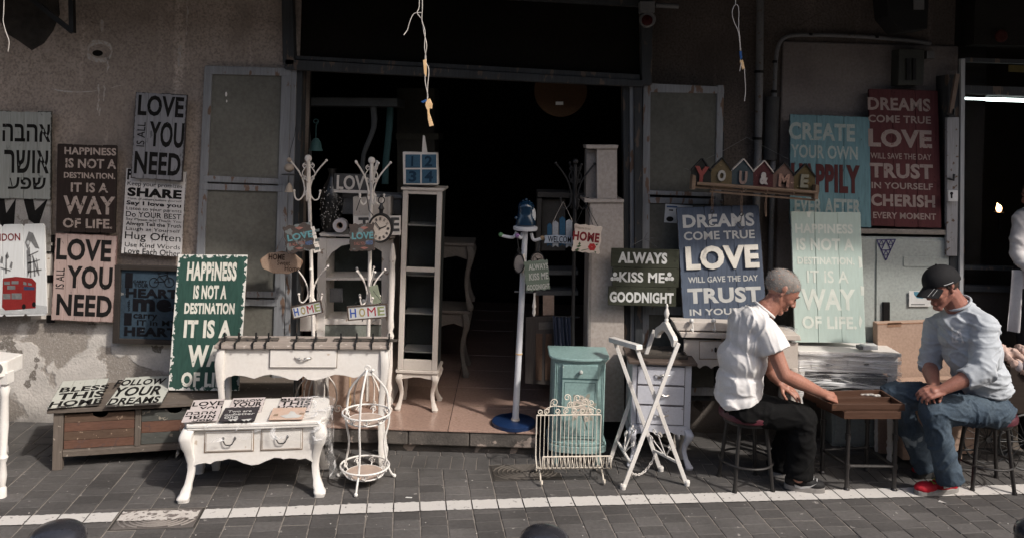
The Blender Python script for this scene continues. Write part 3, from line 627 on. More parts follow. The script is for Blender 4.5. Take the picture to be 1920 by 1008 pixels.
# promises
b = board('wooden_sign', 'white plank sign of family rules in many small black typefaces', 'sign', (237, 315), (350, 321), (341, 481), (229, 474), 5.37, 5.37, wood('white_rule_boards', (.58, .56, .55), (.5, .48, .47), wt=.73, edge=((.16, .15, .14), .004, .03)), 4, jag=.002)
for s_, q, o_ in (('F', (239, 317, 247, 337), .04), ('Keep your promises', (239, 343, 342, 353), 0), ('SHARE', (239, 354, 341, 371), .05), ('Think of others before yourself', (238, 373, 341, 378), 0), ('Say I love you', (237, 379, 340, 389), .03), ('Listen to your parents', (237, 390, 341, 398), 0), ('Do YOUR BEST', (236, 399, 340, 409), .005), ('Say Please and Thank You', (236, 411, 340, 417), 0), ('Always Tell the Truth', (236, 418, 340, 427), .015), ('Laugh at Yourself', (236, 428, 338, 436), 0), ('Hug Often', (234, 437, 339, 455), .0), ('Use Kind Words', (234, 457, 338, 465), 0), ('Love Each Other', (233, 467, 338, 478), .005)): b.text(s_, *q, ink, o_)
# framed heart poem
b = board('framed_sign', 'dark framed blue canvas with black verse about carrying a heart and a bicycle', 'sign', (216, 495), (345, 497), (345, 645), (214, 641), 5.385, 5.385, mat('blue_canvas', (.045, .075, .105), .8, (.03, .045, .062), f=.8, s=6, wear=(.17, .17, .17), wt=.66, ws=12, bump=.3), 1, th=.01, jag=0)
fm = mat('dark_frame_wood', (.045, .038, .034), .6, s=10, grain=2)
for x0, y0, x1, y1 in ((0, 0, .085, 1), (.915, 0, 1, 1), (.085, 0, .915, .06), (.085, .94, .915, 1)):
    b.put(MB().bx(x0*b.W, x1*b.W, y0*b.H, y1*b.H, .0, .028), 'frame_rail', fm, bev=.003)
vi = mat('verse_ink', (.008, .008, .011), .7)
for s_, q, o_ in (('I', (235, 511, 249, 539), .03), ('CARRY', (250, 525, 276, 530), .02), ('YOUR', (252, 531, 278, 538), .02), ('HEART', (236, 541, 334, 558), .05), ('me.', (249, 560, 335, 584), .05), ('I', (233, 586, 247, 609), .03), ('carry', (250, 588, 295, 600), .02), ('IT in MY', (257, 600, 333, 610), .02), ('HEART', (233, 613, 333, 630), .05)): b.text(s_, *q, vi, o_)
b.text('with', 239, 562, 244, 583, vi, .01, rot=True)
bc = MB()
for cx in (289, 318):
    c0 = b.uv(cx, 529); bc.tube([(c0[0]+.031*math.cos(k*PI/8), c0[1]+.031*math.sin(k*PI/8), b.th+.001) for k in range(16)], .0022, 4, closed=True)
for a_, q_ in (((289, 529), (299, 517)), ((299, 517), (309, 527)), ((309, 527), (289, 529)), ((299, 517), (314, 515)), ((318, 529), (313, 511)), ((309, 527), (314, 516)), ((309, 511), (316, 510)), ((295, 512), (302, 512)), ((299, 518), (298, 512))): bc.tube([(*b.uv(*a_), b.th+.001), (*b.uv(*q_), b.th+.001)], .0022, 4)
b.put(bc, 'bicycle_print', vi)
# green HAPPINESS board standing on the bench
b = board('wooden_sign', 'dark green HAPPINESS board with ragged white painted edges standing on the bench', 'sign', (331, 477), (464, 478), (449, 731), (317, 730), 5.16, 5.02, mat('green_board', (.035, .085, .068), .6, (.03, .07, .057), s=5, grain=1, bump=.2, edge=((.62, .61, .57), .022, .16)), 3, th=.016, jag=.001, gap=.0012)
cm = ink_on('cream_letters', (.72, .70, .62), (.04, .12, .09), .66, 28)
for s_, q in (('HAPPINESS', (351, 491, 444, 526)), ('IS NOT A', (363, 534, 425, 560)), ('DESTINATION', (346, 567, 440, 588)), ('IT IS A', (345, 599, 434, 633)), ('WAY', (352, 646, 437, 687)), ('OF LIFE', (340, 697, 430, 725))): b.text(s_, *q, cm, .045)
# flat boards on the bench; F(px..) on a height plane
def flat(name, label, TL, TR, BL, z, m, n=1, kk=1.0, **k):
    r = (H-z)
    a, b2, c = G(*BL, z), G(*TL, z), G(*TR, z); w = (c-b2); return Board(name, label, 'sign', a, a+w*kk, b2, m, n, **k)
gw = wood('pale_grey_boards', (.50, .51, .46), (.42, .43, .39), edge=((.07, .065, .06), .006, .05))
BZ = .377
b = flat('wooden_sign', 'grey green plank sign BLESS THIS HOME lying on the left end of the bench', (127, 717), (213, 711), (89, 766), BZ, gw, 4, jag=.006, th=.012)
for s_, q in (('BLESS', (115, 723, 203, 732)), ('THIS', (110, 734, 195, 746)), ('HOME', (96, 749, 190, 759))): b.text(s_, *q, ink, .03)
b = flat('wooden_sign', 'grey green plank sign FOLLOW YOUR DREAMS lying on the bench beside the green board', (216, 711), (311, 707), (198, 762), BZ+.001, gw, 4, jag=.006, th=.012)
for s_, q in (('FOLLOW', (219, 710, 309, 721)), ('YOUR', (214, 724, 303, 741)), ('DREAMS', (206, 744, 298, 756))): b.text(s_, *q, ink, .03)
# right-hand boards
hz = mat('olive_boards', (.055, .058, .042), .75, (.04, .043, .03), s=6, grain=2, wear=(.03, .03, .022), wt=.62, bump=.3)
b = board('wooden_sign', 'dark olive three slat hanging sign ALWAYS KISS ME GOODNIGHT beside the entrance', 'sign', (1137, 464), (1266, 466), (1268, 574), (1143, 571), 5.26, 5.26, hz, 3, horiz=True, jag=.006, th=.012)
wl_ = ink_on('white_letters', (.70, .70, .68), (.06, .06, .05), .72, 40)
for s_, q, o_ in (('ALWAYS', (1159, 473, 1251, 494), .045), ('KISS ME', (1161, 510, 1246, 529), .03), ('GOODNIGHT', (1143, 547, 1263, 567), .045)): b.text(s_, *q, wl_, o_)
for cx in (1153, 1255):
    for dx, dy, r_ in ((0, -5, 4.2), (-5, 3, 3.8), (5, 3, 3.8), (0, 3, 3)): b.shape([(cx+dx+r_*math.cos(k*PI/5), 519+dy+r_*math.sin(k*PI/5)) for k in range(10)], 'flower_print', wl_)
tw = MB().tube([P(1181, 462, 5.27), P(1200, 452, 5.33), P(1208, 448, 5.36), P(1222, 455, 5.33), P(1232, 463, 5.27)], .0018, 5).tube([P(1208, 448, 5.36), P(1214, 436, 5.33)], .0018, 5).tube([P(1205, 449, 5.36), P(1224, 446, 5.33)], .0018, 5)
part(tw, 'hanging_wire', m_plast, b.e, w=True)
blu = wood('slate_blue_boards', (.105, .13, .175), (.08, .098, .135), edge=((.05, .05, .055), .008, .04))
b = board('wooden_sign', 'slate blue plank sign DREAMS COME TRUE with thick raised LOVE, behind the grey haired man', 'sign', (1267, 389), (1420, 386), (1437, 601), (1280, 606), 5.32, 5.22, blu, 3, th=.018, jag=.003, edge_round=.012)
cl = ink_on('chalky_letters', (.56, .56, .54), (.12, .15, .2), .66, 40)
for s_, q, o_ in (('DREAMS', (1280, 401, 1414, 426), .025), ('COME TRUE', (1282, 433, 1415, 449), .01), ('WILL GAVE THE DAY', (1290, 517, 1421, 528), .008), ('TRUST', (1289, 538, 1427, 567), .03), ('IN YOURSELF', (1293, 577, 1432, 589), .01)): b.text(s_, *q, cl, o_+.012)
b.text('LOVE', 1285, 460, 1422, 504, mat('raised_cream', (.80, .76, .68), .5, s=8), .045, th=.014, name='raised_lettering')
tq = wood('turquoise_boards', (.16, .275, .30), (.12, .22, .25), edge=((.04, .06, .07), .008, .03))
b = board('wooden_sign', 'turquoise plank sign CREATE YOUR OWN with dark red word, under the pink plaster panel', 'sign', (1466, 214), (1617, 220), (1632, 427), (1479, 421), 5.50, 5.42, tq, 3, th=.018, jag=.003, edge_round=.005)
tl = ink_on('pale_teal_letters', (.40, .45, .42), (.16, .3, .33), .64, 40)
for s_, q, o_ in (('CREATE', (1479, 231, 1603, 264), .02), ('YOUR OWN', (1483, 273, 1608, 298), .01), ('EVER AFTER', (1490, 372, 1614, 402), .02)): b.text(s_, *q, tl, o_+.015)
b.text('HAPPILY', 1483, 308, 1612, 361, ink_on('maroon_letters', (.10, .03, .03), (.05, .02, .02), .7), .05, th=.004)
rd = wood('maroon_boards', (.105, .034, .036), (.08, .026, .028), edge=((.04, .015, .015), .008, .03))
b = board('wooden_sign', 'tall maroon plank sign ending EVERY MOMENT, highest sign on the right', 'sign', (1619, 167), (1752, 167), (1763, 428), (1631, 424), 5.52, 5.42, rd, 3, th=.018, jag=.003, edge_round=.006)
rl = ink_on('dusty_rose_letters', (.34, .27, .245), (.14, .045, .045), .64, 45)
for s_, q, o_ in (('DREAMS', (1627, 184, 1744, 208), .02), ('COME TRUE', (1628, 217, 1745, 231), .01), ('LOVE', (1628, 243, 1747, 277), .03), ('WILL SAVE THE DAY', (1632, 288, 1746, 299), .0), ('TRUST', (1631, 307, 1749, 335), .03), ('IN YOURSELF', (1634, 343, 1749, 355), .01), ('CHERISH', (1633, 365, 1753, 388), .03), ('EVERY MOMENT', (1637, 399, 1755, 411), .01)): b.text(s_, *q, rl, o_+.012)
mn = wood('mint_boards', (.46, .55, .50), (.43, .52, .475), wear=(.5, .54, .5), wt=.74, bump=.15, edge=((.62, .66, .60), .004, .03))
b = board('wooden_sign', 'pale mint plank sign HAPPINESS standing on the plastic wrapped table', 'sign', (1482, 397), (1605, 397), (1621, 642), (1489, 640), 5.36, 5.25, mn, 3, th=.018, jag=.0015)
ml = ink_on('faint_white_letters', (.70, .735, .665), (.46, .55, .5), .68, 30)
for s_, q, o_ in (('HAPPINESS', (1491, 420, 1599, 438), .035), ('IS NOT A', (1493, 447, 1601, 470), .035), ('DESTINATION.', (1495, 482, 1602, 496), .035), ('IT IS A', (1513, 507, 1591, 530), .015), ('WAY', (1502, 541, 1604, 581), .03), ('OF LIFE.', (1504, 592, 1606, 616), .035)): b.text(s_, *q, ml, o_)
for q in ([(1609, 480), (1615, 483), (1617, 500), (1611, 503)], [(1613, 535), (1620, 537), (1620, 553), (1614, 553)], [(1612, 590), (1617, 600), (1613, 615), (1610, 606)], [(1512, 397), (1521, 397), (1518, 408), (1514, 407)]): b.shape(q, 'paint_splash', ml)
# YOU & ME houses on a hook rail
b = board('house_hook_rail', 'row of six little painted houses reading YOU & ME above a wooden hook rail', 'hook rail', (1298, 300), (1528, 322), (1528, 372), (1296, 352), 5.16, 5.16, None)
hs = [(1296, 1332, 298, 318, 352, (.035, .035, .032), 'Y', (.30, .08, .07)), (1332, 1371, 297, 317, 355, (.15, .115, .065), 'O', (.45, .43, .4)), (1371, 1411, 299, 319, 357, (.06, .08, .09), 'U', (.30, .22, .19)), (1411, 1448, 302, 321, 359, (.095, .033, .035), '&', (.48, .45, .43)), (1448, 1487, 305, 325, 362, (.18, .115, .095), 'M', (.36, .22, .17)), (1487, 1527, 308, 329, 365, (.125, .095, .045), 'E', (.27, .26, .2))]
lb = {'Y': (1301, 312, 1328, 347), 'O': (1345, 319, 1360, 340), 'U': (1385, 321, 1400, 346), '&': (1424, 323, 1440, 346), 'M': (1459, 326, 1479, 351), 'E': (1500, 327, 1515, 352)}
for i, (x0, x1, yt, ye, yb, cc, ch, lc) in enumerate(hs):
    hm = mat('house_paint_'+'abcdef'[i], cc, .7, s=9, wear=tuple(min(1, x*1.8+.02) for x in cc), wt=.66, ws=40, bump=.3)
    b.th = .0; xm = (x0+x1)/2+2
    pts = [b.uv(x0, yb-1), b.uv(x1, yb+2), b.uv(x1, ye+2), b.uv(xm, yt), b.uv(x0, ye)]
    h_ = b.put(MB().prism(pts, (0, 0, 0), (1, 0, 0), (0, 1, 0), .014), 'house', hm, bev=.001)
    a_, c_, d_ = b.uv(x0-1, ye+1), b.uv(xm, yt-1), b.uv(x1+1, ye+3)
    for p_, q_ in ((a_, c_), (c_, d_)): part(MB().beam((*p_, .01), (*q_, .01), .006, .03, up=(0, 0, 1)), 'roof_slat', m_iron if i in (0, 1, 4, 5) else m_cream, h_)
    b.th = .014; b.text(ch, *lb[ch], mat('house_letter_'+'abcdef'[i], lc, .6, s=30, wear=tuple(x*.4 for x in lc), wt=.62, ws=60), .05, th=.012, name='letter')
rw = mat('rail_wood', (.24, .17, .12), .7, (.16, .11, .08), s=12, grain=2, wear=(.5, .42, .34), wt=.68, ws=20, bump=.4)
b.th = .0
q0, q1 = b.uv(1300, 350), b.uv(1524, 367)
b.put(MB().beam((*q0, .02), (*q1, .02), .016, .03), 'shelf_bar', rw, bev=.002)
q0, q1 = b.uv(1303, 343), b.uv(1525, 360); b.put(MB().tube([(*q0, .055), (*q1, .055)], .011, 10), 'rod', rw, smooth=True)
q0, q1 = b.uv(1330, 359), b.uv(1526, 375); b.put(MB().beam((*q0, .012), (*q1, .012), .012, .028), 'back_board', rw, bev=.002)
for x, y in ((1297, 340), (1525, 358)):
    q = b.uv(x, y); b.put(MB().prism([(-.012, -.05), (.012, -.05), (.014, .0), (.01, .04), (-.012, .045)], (q[0], q[1], -.003), (1, 0, 0), (0, 1, 0), .065), 'bracket', rw, bev=.004)
for x, y, L_, hook in ((1332, 351, 42, 1), (1386, 354, 44, 1), (1431, 358, 46, 0), (1480, 361, 20, 0)):
    q = b.uv(x, y); r0 = [(q[0]+.014*math.cos(k*PI/6)*.5, q[1]+.014*math.sin(k*PI/6), .055+.014*math.cos(k*PI/6)) for k in range(12)]
    s2 = MB().tube(r0, .003, 5, closed=True)
    if L_ > 20:
        e_ = b.uv(x-1, y+L_); s2.tube([(q[0], q[1]-.01, .066), (q[0]-.004, (q[1]+e_[1])/2, .068), (e_[0]-.003, e_[1], .066)], .0018, 5).tube([(q[0], q[1]-.01, .066), (q[0]+.006, (q[1]+e_[1])/2, .068), (e_[0]+.003, e_[1], .066)], .0018, 5)
    st = b.put(s2, 'cord', mat('cord_brown', (.22, .15, .11), .8))
    if hook:
        e_ = b.uv(x-1, y+L_); sp_ = spiral((e_[0], e_[1]-.005, .067), .012, .012, 60, 400, 12, v=(0, 1, 0))+[(e_[0], e_[1]-.02, .067)]+arc((e_[0]+.004, e_[1]-.075, .067), .022, 100, 340, 10, v=(0, 1, 0))
        part(MB().tube(sp_, .0026, 6), 'wire_hook', m_iron, st)
part(MB().tube([P(1284, 316, 5.17), P(1300, 322, 5.17)], .002, 5).tube([P(1325, 298, 5.17), P(1358, 282, 5.3), P(1400, 258, 5.4)], .0012, 4).tube([P(1480, 300, 5.17), P(1450, 284, 5.3), P(1400, 258, 5.4)], .0012, 4), 'hanging_wire', m_plast, b.e, w=True)
# ---- strings hanging from the canopy ----
m_str = mat('white_string', (.62, .58, .54), .7); m_tape = mat('orange_tape', (.55, .34, .15), .6, (.7, .5, .3), s=40); m_bluet = mat('blue_tape', (.03, .10, .28), .5)
YH = 4.2
def hang(lbl, paths, tapes, Y, blues=()):
    t = thing('hanging_string', lbl, 'string', P(*paths[0][0], Y))
    for p_ in paths: W(MB().tube(smoothp([P(x, y, Y+random.uniform(-.006, .006)) for x, y in p_], 4), .0021, 5), 'strand', m_str, t, smooth=True)
    for q in tapes: W(slab(q, Y-.004, .006), 'tape_scrap', m_tape, t, bev=.002)
    for q in blues: W(slab(q, Y-.005, .006), 'tape_scrap', m_bluet, t, bev=.002)
hang('long white string with orange tape scraps hanging before the dark entrance', [[(790, -60), (792, 10), (791, 38), (797, 60), (796, 90), (799, 112), (797, 150), (802, 178), (801, 186)], [(786, -40), (786, 12), (782, 24), (791, 38), (795, 62), (800, 85), (797, 112), (804, 130), (802, 160), (801, 184)], [(790, 24), (776, 26), (768, 42), (764, 56), (757, 66)]], [[(793, 113), (799, 111), (800, 130), (799, 145), (795, 138)], [(799, 187), (806, 185), (811, 195), (810, 204), (805, 204), (805, 212), (808, 220), (813, 236), (805, 238), (802, 224), (801, 208), (797, 198)]], 4.0, [[(789, 191), (799, 186), (801, 190), (793, 194)]])
hang('thin white looped string with blue and orange tape hanging before the stained wall', [[(1388, 95), (1385, 62), (1376, 40), (1373, 22), (1379, 9), (1385, 16), (1385, 50), (1387, 70), (1389, 96)], [(1388, 110), (1389, 118)], [(1396, 128), (1397, 150), (1398, 170), (1396, 190)], [(1390, 118), (1387, 134)], [(1379, 9), (1382, -60)]], [[(1387, 114), (1393, 112), (1397, 128), (1392, 131), (1389, 122)]], 4.2, [[(1386, 96), (1391, 96), (1392, 111), (1388, 111)]])
hang('short bare white string hanging at the top left corner', [[(9, -60), (7, 20), (6, 40), (11, 60), (17, 78), (15, 97)]], [], 4.4)
# ================= FURNITURE =================
def place(name, label, cat, p0, p1, group=None):
    return thing(name, label, cat, p0, math.atan2(p1.y-p0.y, p1.x-p0.x), group)
def cabriole(x, y, z0, z1, sx, sy, w=.03, k=1.0):
    """curved leg from the floor z0 to z1; bows outwards at the knee (sx, sy)"""
    h = z1-z0; pf = [(0, .018, 1.0), (.05, .020, 1.15), (.10, .013, .95), (.22, .0, .72), (.40, -.012, .70), (.58, -.006, .85), (.75, .010, 1.1), (.86, .016, 1.25), (.94, .010, 1.2), (1, .0, 1.1)]
    path = []; sz = []
    for t, o, s_ in pf: path.append((x+sx*o*k, y+sy*o*k, z0+h*t)); sz.append((w/2*s_, w/2*s_))
    return MB().loft(smoothp(path, 2), [sz[min(len(sz)-1, i//2)] for i in range(2*(len(path)-1)+1)])
def apron(W_, ztop, prof, y, t=.02, x0=0):
    """front board with a shaped lower edge; prof = list of (fraction, z)"""
    pts = [(x0, ztop)]+[(x0+f*W_, z) for f, z in prof]+[(x0+W_, ztop)]
    return MB().prism(pts[::-1], (0, y, 0), (1, 0, 0), (0, 0, 1), t, n=V((0, 1, 0)))
def scallop(zb, d, cusps, n=6, endz=None):
    """arched lower edge between cusps (fractions)"""
    out = []
    for a, c in zip(cusps[:-1], cusps[1:]):
        for i in range(n+(1 if c == cusps[-1] else 0)):
            t = i/n; out.append((a+(c-a)*t, zb+d*abs(math.sin(PI*t))))
    return out
m_hand = mat('dark_bronze', (.02, .018, .017), .4, spec=.6, metal=.6)
def bail(mb, x, y, z, w=.05):
    for s_ in (-1, 1): mb.ball((x+s_*w/2, y-.004, z), .0075, 6, sc_=(.9, .5, 1.3)).tube([(x+s_*w/2, y-.004, z), (x+s_*w/2, y-.014, z-.004), (x+s_*w*.38, y-.018, z-.016)], .0032, 6)
    mb.tube(smoothp([(x-w*.38, y-.018, z-.016), (x-w*.25, y-.019, z-.028), (x, y-.019, z-.031), (x+w*.25, y-.019, z-.028), (x+w*.38, y-.018, z-.016)], 3), .0032, 6)
    return mb
# --- rustic bench with three drawers ---
p0, p1 = G(97, 882), G(330, 866)
t = place('rustic_bench', 'low weathered wooden bench with three reddish plank drawers under the left wall signs', 'bench', p0, p1)
m_wg = mat('weathered_grey_wood', (.17, .14, .115), .75, (.10, .085, .075), s=8, grain=2, wear=(.3, .26, .22), wt=.66, ws=30, bump=.5)
m_wgv = mat('weathered_grey_upright', (.17, .14, .12), .75, (.11, .095, .08), s=8, grain=1, wear=(.3, .26, .22), wt=.66, ws=30, bump=.5)
wr_ = [mat('plank_rust', (.17, .088, .062), .7, (.105, .058, .043), s=9, grain=2, wear=(.1, .06, .05), wt=.6, ws=34, bump=.4), mat('plank_brown', (.135, .088, .062), .7, (.09, .06, .045), s=9, grain=2, wear=(.3, .22, .16), wt=.64, ws=34, bump=.4), mat('plank_slate', (.10, .105, .095), .7, (.07, .07, .065), s=9, grain=2, wear=(.25, .22, .18), wt=.62, ws=34, bump=.4)]
BW, BD, BH = 1.32, .46, .365
for x in (0, BW-.055):
    for y in (0, BD-.05): part(MB().bx(x, x+.052, y, y+.05, 0, BH-.025), 'leg', m_wgv, t, bev=.003)
part(MB().bx(-.03, BW+.03, -.02, BD+.0, BH-.024, BH), 'seat_top', m_wg, t, bev=.003)
part(MB().bx(.053, BW-.056, .003, .03, .075, .11), 'rail', m_wg, t, bev=.003)
part(MB().bx(.053, BW-.056, .01, BD-.06, .105, .115), 'bottom_board', m_wg, t)
part(MB().bx(.053, BW-.056, BD-.03, BD-.02, .1, BH-.03), 'back_board', m_wg, t)
part(MB().bx(.01, .02, .05, BD-.05, .1, BH-.03), 'side_board', m_wg, t); part(MB().bx(BW-.02, BW-.01, .05, BD-.05, .1, BH-.03), 'side_board', m_wg, t)
cw = (BW-.11)/3
for i in range(3):
    if i: part(MB().bx(.053+i*cw-.017, .053+i*cw+.017, .004, .03, .112, BH-.026), 'divider', m_wgv, t, bev=.003)
    a, b_ = .053+i*cw+(.019 if i else .003), .053+(i+1)*cw-(.019 if i < 2 else .004)
    dr = part(MB().bx(a+.004, b_-.004, .028, BD-.1, .116, .25), 'drawer', m_dark, t)
    hgt = .215/4 if i == 0 else .21/3
    nrow = 4 if i == 0 else 3
    for j in range(nrow):
        z0 = .118+j*(.205/nrow); z1 = z0+.205/nrow-.002
        mm = wr_[[0, 1, 0, 2, 0][j] if i == 0 else [2, 0, 2][j] if i == 1 else [0, 2, 0][j]] if not (i == 0 and j == 3) else wr_[1]
        if j < nrow-1: part(MB().bx(a, b_, .012, .026, z0, z1), 'plank', mm, dr, bev=.0015)
        else:
            c0 = (a+b_)/2; pts = [(a, z0), (b_, z0), (b_, z1), (c0+.055, z1)]+[(c0+.042*math.cos(PI*k/8), z1-.028*math.sin(PI*k/8)) for k in range(9)]+[(c0-.055, z1), (a, z1)]
            part(MB().prism(pts, (0, .012, 0), (1, 0, 0), (0, 0, 1), .014, n=V((0, 1, 0))), 'plank', mm, dr, bev=.0015)
# --- white console table ---
p0, p1 = G(403, 880), G(718, 877)
t = place('console_table', 'tall white console table with one drawer and wavy lower edge, behind the low table', 'table', p0, p1)
CWd, CD, CH = (p1-p0).length, .20, .745
for x, sx in ((.018, -1), (CWd-.018, 1)):
    for y, sy in ((.018, -1), (CD-.02, 1)): part(cabriole(x, y, 0, CH-.02, sx, sy, .042, .7), 'leg', m_white, t, smooth=True)
part(MB().bx(-.022, CWd+.022, -.02, CD+.01, CH-.021, CH), 'top', mat('driftwood_top', (.40, .345, .31), .7, (.28, .24, .21), s=9, grain=2, wear=(.5, .45, .4), wt=.64, ws=30, bump=.3), t, bev=.004)
pr = [(0, .47), (.035, .49), (.05, .545)]+[(.05+.2*i/6, .545-.008*math.sin(PI*i/6)) for i in range(1, 7)]
pr = [(0, .50), (.03, .545), (.08, .56), (.14, .555), (.20, .54), (.26, .56), (.30, .565), (.36, .555), (.42, .535), (.47, .53), (.505, .555), (.53, .535), (.58, .53), (.64, .545), (.70, .565), (.76, .56), (.82, .545), (.88, .558), (.94, .56), (.97, .55), (1, .50)]
part(apron(CWd-.04, CH-.022, pr, .006, .018, .02), 'apron', m_white, t, bev=.002)
part(MB().bx(.01, .028, .03, CD-.03, .56, CH-.022), 'side_apron', m_white, t); part(MB().bx(CWd-.028, CWd-.01, .03, CD-.03, .56, CH-.022), 'side_apron', m_white, t); part(MB().bx(.02, CWd-.02, CD-.03, CD-.015, .56, CH-.022), 'back_apron', m_white, t)
dx0, dx1 = CWd*.305, CWd*.70
d = part(MB().bx(dx0, dx1, -.008, .010, .612, .718), 'drawer', m_white, t, bev=.003)
dk = mat('drawer_gap', (.2, .16, .13), .8)
part(MB().bx(dx0-.004, dx1+.004, .003, .0065, .607, .722), 'shadow_gap', dk, d)
hm = MB(); c0 = (dx0+dx1)/2; hm.tube(smoothp([(c0-.05, -.010, .672), (c0-.03, -.02, .668), (c0-.012, -.024, .662), (c0+.012, -.024, .662), (c0+.03, -.02, .668), (c0+.05, -.010, .672)], 3), .004, 6).ball((c0-.018, -.018, .668), .010, 8, sc_=(1.3, .6, .8)).ball((c0+.018, -.018, .668), .010, 8, sc_=(1.3, .6, .8)).ball((c0-.045, -.012, .673), .007, 6).ball((c0+.045, -.012, .673), .007, 6)
part(hm, 'handle', mat('pewter', (.5, .48, .45), .35, metal=.5), d, smooth=True)
TM = M4[t.name]; ct_z = CH
# iron hooks and wooden pieces lying on top: each hook rail a thing
hk = mat('driftwood_piece', (.15, .13, .115), .75, (.05, .044, .038), s=16, grain=2, wear=(.03, .03, .03), wt=.58, ws=40, bump=.5)
def onto(x, y, z=0): return TM@V((x, y, z))
for i, (x0, x1, lab) in enumerate(((-.02, .33, 'weathered hook rail with black iron prongs lying on the left end of the white console'), (.40, .62, 'short weathered hook rail with two iron prongs lying mid way on the white console'), (.66, 1.05, 'dark hook rail with iron prongs lying on the right end of the white console'))):
    r_ = thing('hook_rail', lab, 'hook rail', onto(x0, .075, CH), math.atan2(TM[1][0], TM[0][0]))
    L_ = x1-x0; q = MB(); N_ = 9
    top = [(L_*k/N_, random.uniform(.006, .014)) for k in range(N_+1)]
    q.prism([(0, .001), (L_, .001)]+top[::-1], (0, 0, 0), (1, 0, 0), (0, 0, 1), .045, n=V((0, 1, 0)))
    part(q, 'driftwood_rail', hk, r_, bev=.002)
    n_ = {0: 4, 1: 2, 2: 4}[i]
    for k in range(n_):
        xx = L_*(k+.25)/n_+random.uniform(0, .02); part(MB().bx(xx, xx+.010, -.010, -.002, .0, .055).bx(xx, xx+.010, -.102, -.095, -.020, .018).bx(xx, xx+.010, -.0955, .04, .013, .018), 'iron_prong', m_iron, r_)
# --- white coffee table ---
p0, p1 = G(347, 938), G(597, 927)
t = place('coffee_table', 'low white two drawer table with curved legs, draped in clear plastic, nearest the street', 'table', p0, p1)
TM2 = M4[t.name]; KW, KD, KH = (p1-p0).length, .37, .425
for x, sx in ((.012, -1), (KW-.012, 1)):
    for y, sy in ((.012, -1), (KD-.02, 1)): part(cabriole(x, y, 0, KH-.03, sx, sy, .058, 1.0), 'leg', m_white, t, smooth=True)
tp = [(-.03, .05), (-.012, .02), (.0, -.028), (.03, -.03), (KW/2, -.035), (KW-.03, -.03), (KW, -.028), (KW+.012, .02), (KW+.03, .05), (KW+.03, KD-.04), (KW+.01, KD), (KW/2, KD+.005), (-.01, KD), (-.03, KD-.04)]
part(MB().prism(tp, (0, 0, KH-.022), (1, 0, 0), (0, 1, 0), .022), 'top', m_white, t, bev=.006)
part(MB().prism([(x*.985+.005, y*.97+.003) for x, y in tp], (0, 0, KH-.034), (1, 0, 0), (0, 1, 0), .011), 'top_moulding', m_white, t, bev=.003)
pr = [(0, .155), (.03, .185), (.07, .195), (.12, .20), (.16, .193), (.20, .208), (.25, .21), (.30, .218), (.36, .21), (.42, .19), (.48, .178), (.54, .182), (.6, .20), (.66, .215), (.71, .212), (.73, .205), (.78, .21), (.83, .205), (.86, .20), (.91, .205), (.95, .19), (1, .165)]
part(apron(KW-.03, KH-.035, pr, .004, .018, .015), 'apron', m_white, t, bev=.002)
sp_ = [(0, .17), (.1, .2), (.3, .215), (.5, .2), (.7, .215), (.9, .2), (1, .17)]
for xx in (.0, KW-.018):
    part(MB().prism([(.02, KH-.035)]+[(.02+f*(KD-.05), z) for f, z in sp_]+[(KD-.03, KH-.035)], (xx, 0, 0), (0, 1, 0), (0, 0, 1), .016, n=V((1, 0, 0))), 'side_apron', m_white, t)
part(MB().bx(.02, KW-.02, KD-.03, KD-.015, .2, KH-.035), 'back_apron', m_white, t)
goldl = mat('gold_brown_line', (.33, .24, .17), .6)
for a, b_ in ((.125, .46*KW/.70), (KW*.555, KW*.86)):
    if a == .125: a, b_ = KW*.135, KW*.49
    d = part(MB().bx(a, b_, -.004, .006, .262, .372), 'drawer', m_white, t, bev=.003)
    part(MB().bx(a-.005, b_+.005, .0005, .0035, .257, .377), 'shadow_gap', goldl, d)
    q = MB()
    for z in (.268, .366): q.bx(a+.006, b_-.006, -.0052, -.0042, z-.001, z+.001)
    for x in (a+.006, b_-.006): q.bx(x-.001, x+.001, -.0052, -.0042, .268, .366)
    part(q, 'gold_line', goldl, d)
    part(bail(MB(), (a+b_)/2, -.004, .335, .062), 'handle', m_hand, d, smooth=True)
# signs on the coffee table
z = KH+.0015
wb = wood('dusty_pink_boards', (.56, .50, .49), (.48, .43, .42), edge=((.05, .05, .05), .006, .03))
b = flat('wooden_sign', 'small pinkish sign LOVE YOU NEED lying rearmost left on the low white table', (363, 752), (421, 749), (352, 779), z, wb, 1, jag=.003, th=.008)
for s_, q in (('LOVE', (362, 752, 418, 760)), ('YOU', (374, 761, 416, 770)), ('NEED', (360, 771, 414, 777))): b.text(s_, *q, ink, .02)
b = flat('wooden_sign', 'small pinkish Hebrew lettered sign at the front left corner of the low table', (345, 770), (410, 767), (340, 792), z+.0095, wb, 1, jag=.003, th=.008)
for s_, q in (('\u05d4\u05d1\u05d4\u05d0', (350, 771, 405, 776)), ('\u05e8\u05e9\u05d5\u05d0', (347, 778, 404, 784)), ('\u05e2\u05e4\u05e9', (360, 785, 400, 789))): b.text(s_, *q, ink, .02)
b = flat('wooden_sign', 'small pale sign YOUR DREAMS lying in the middle of the low white table', (436, 748), (497, 746), (425, 775), z, wb, 1, jag=.002, th=.008)
for s_, q in (('FOLLOW', (439, 748, 493, 752)), ('YOUR', (436, 753, 491, 761)), ('DREAMS', (431, 762, 487, 769))): b.text(s_, *q, ink, .02)
b = flat('wooden_sign', 'small charcoal sign with white script and bunting on the low white table', (424, 766), (488, 764), (410, 791), z+.0095, mat('charcoal_board', (.045, .04, .045), .6), 1, jag=.001, th=.008)
wi = mat('white_print', (.6, .6, .58), .6)
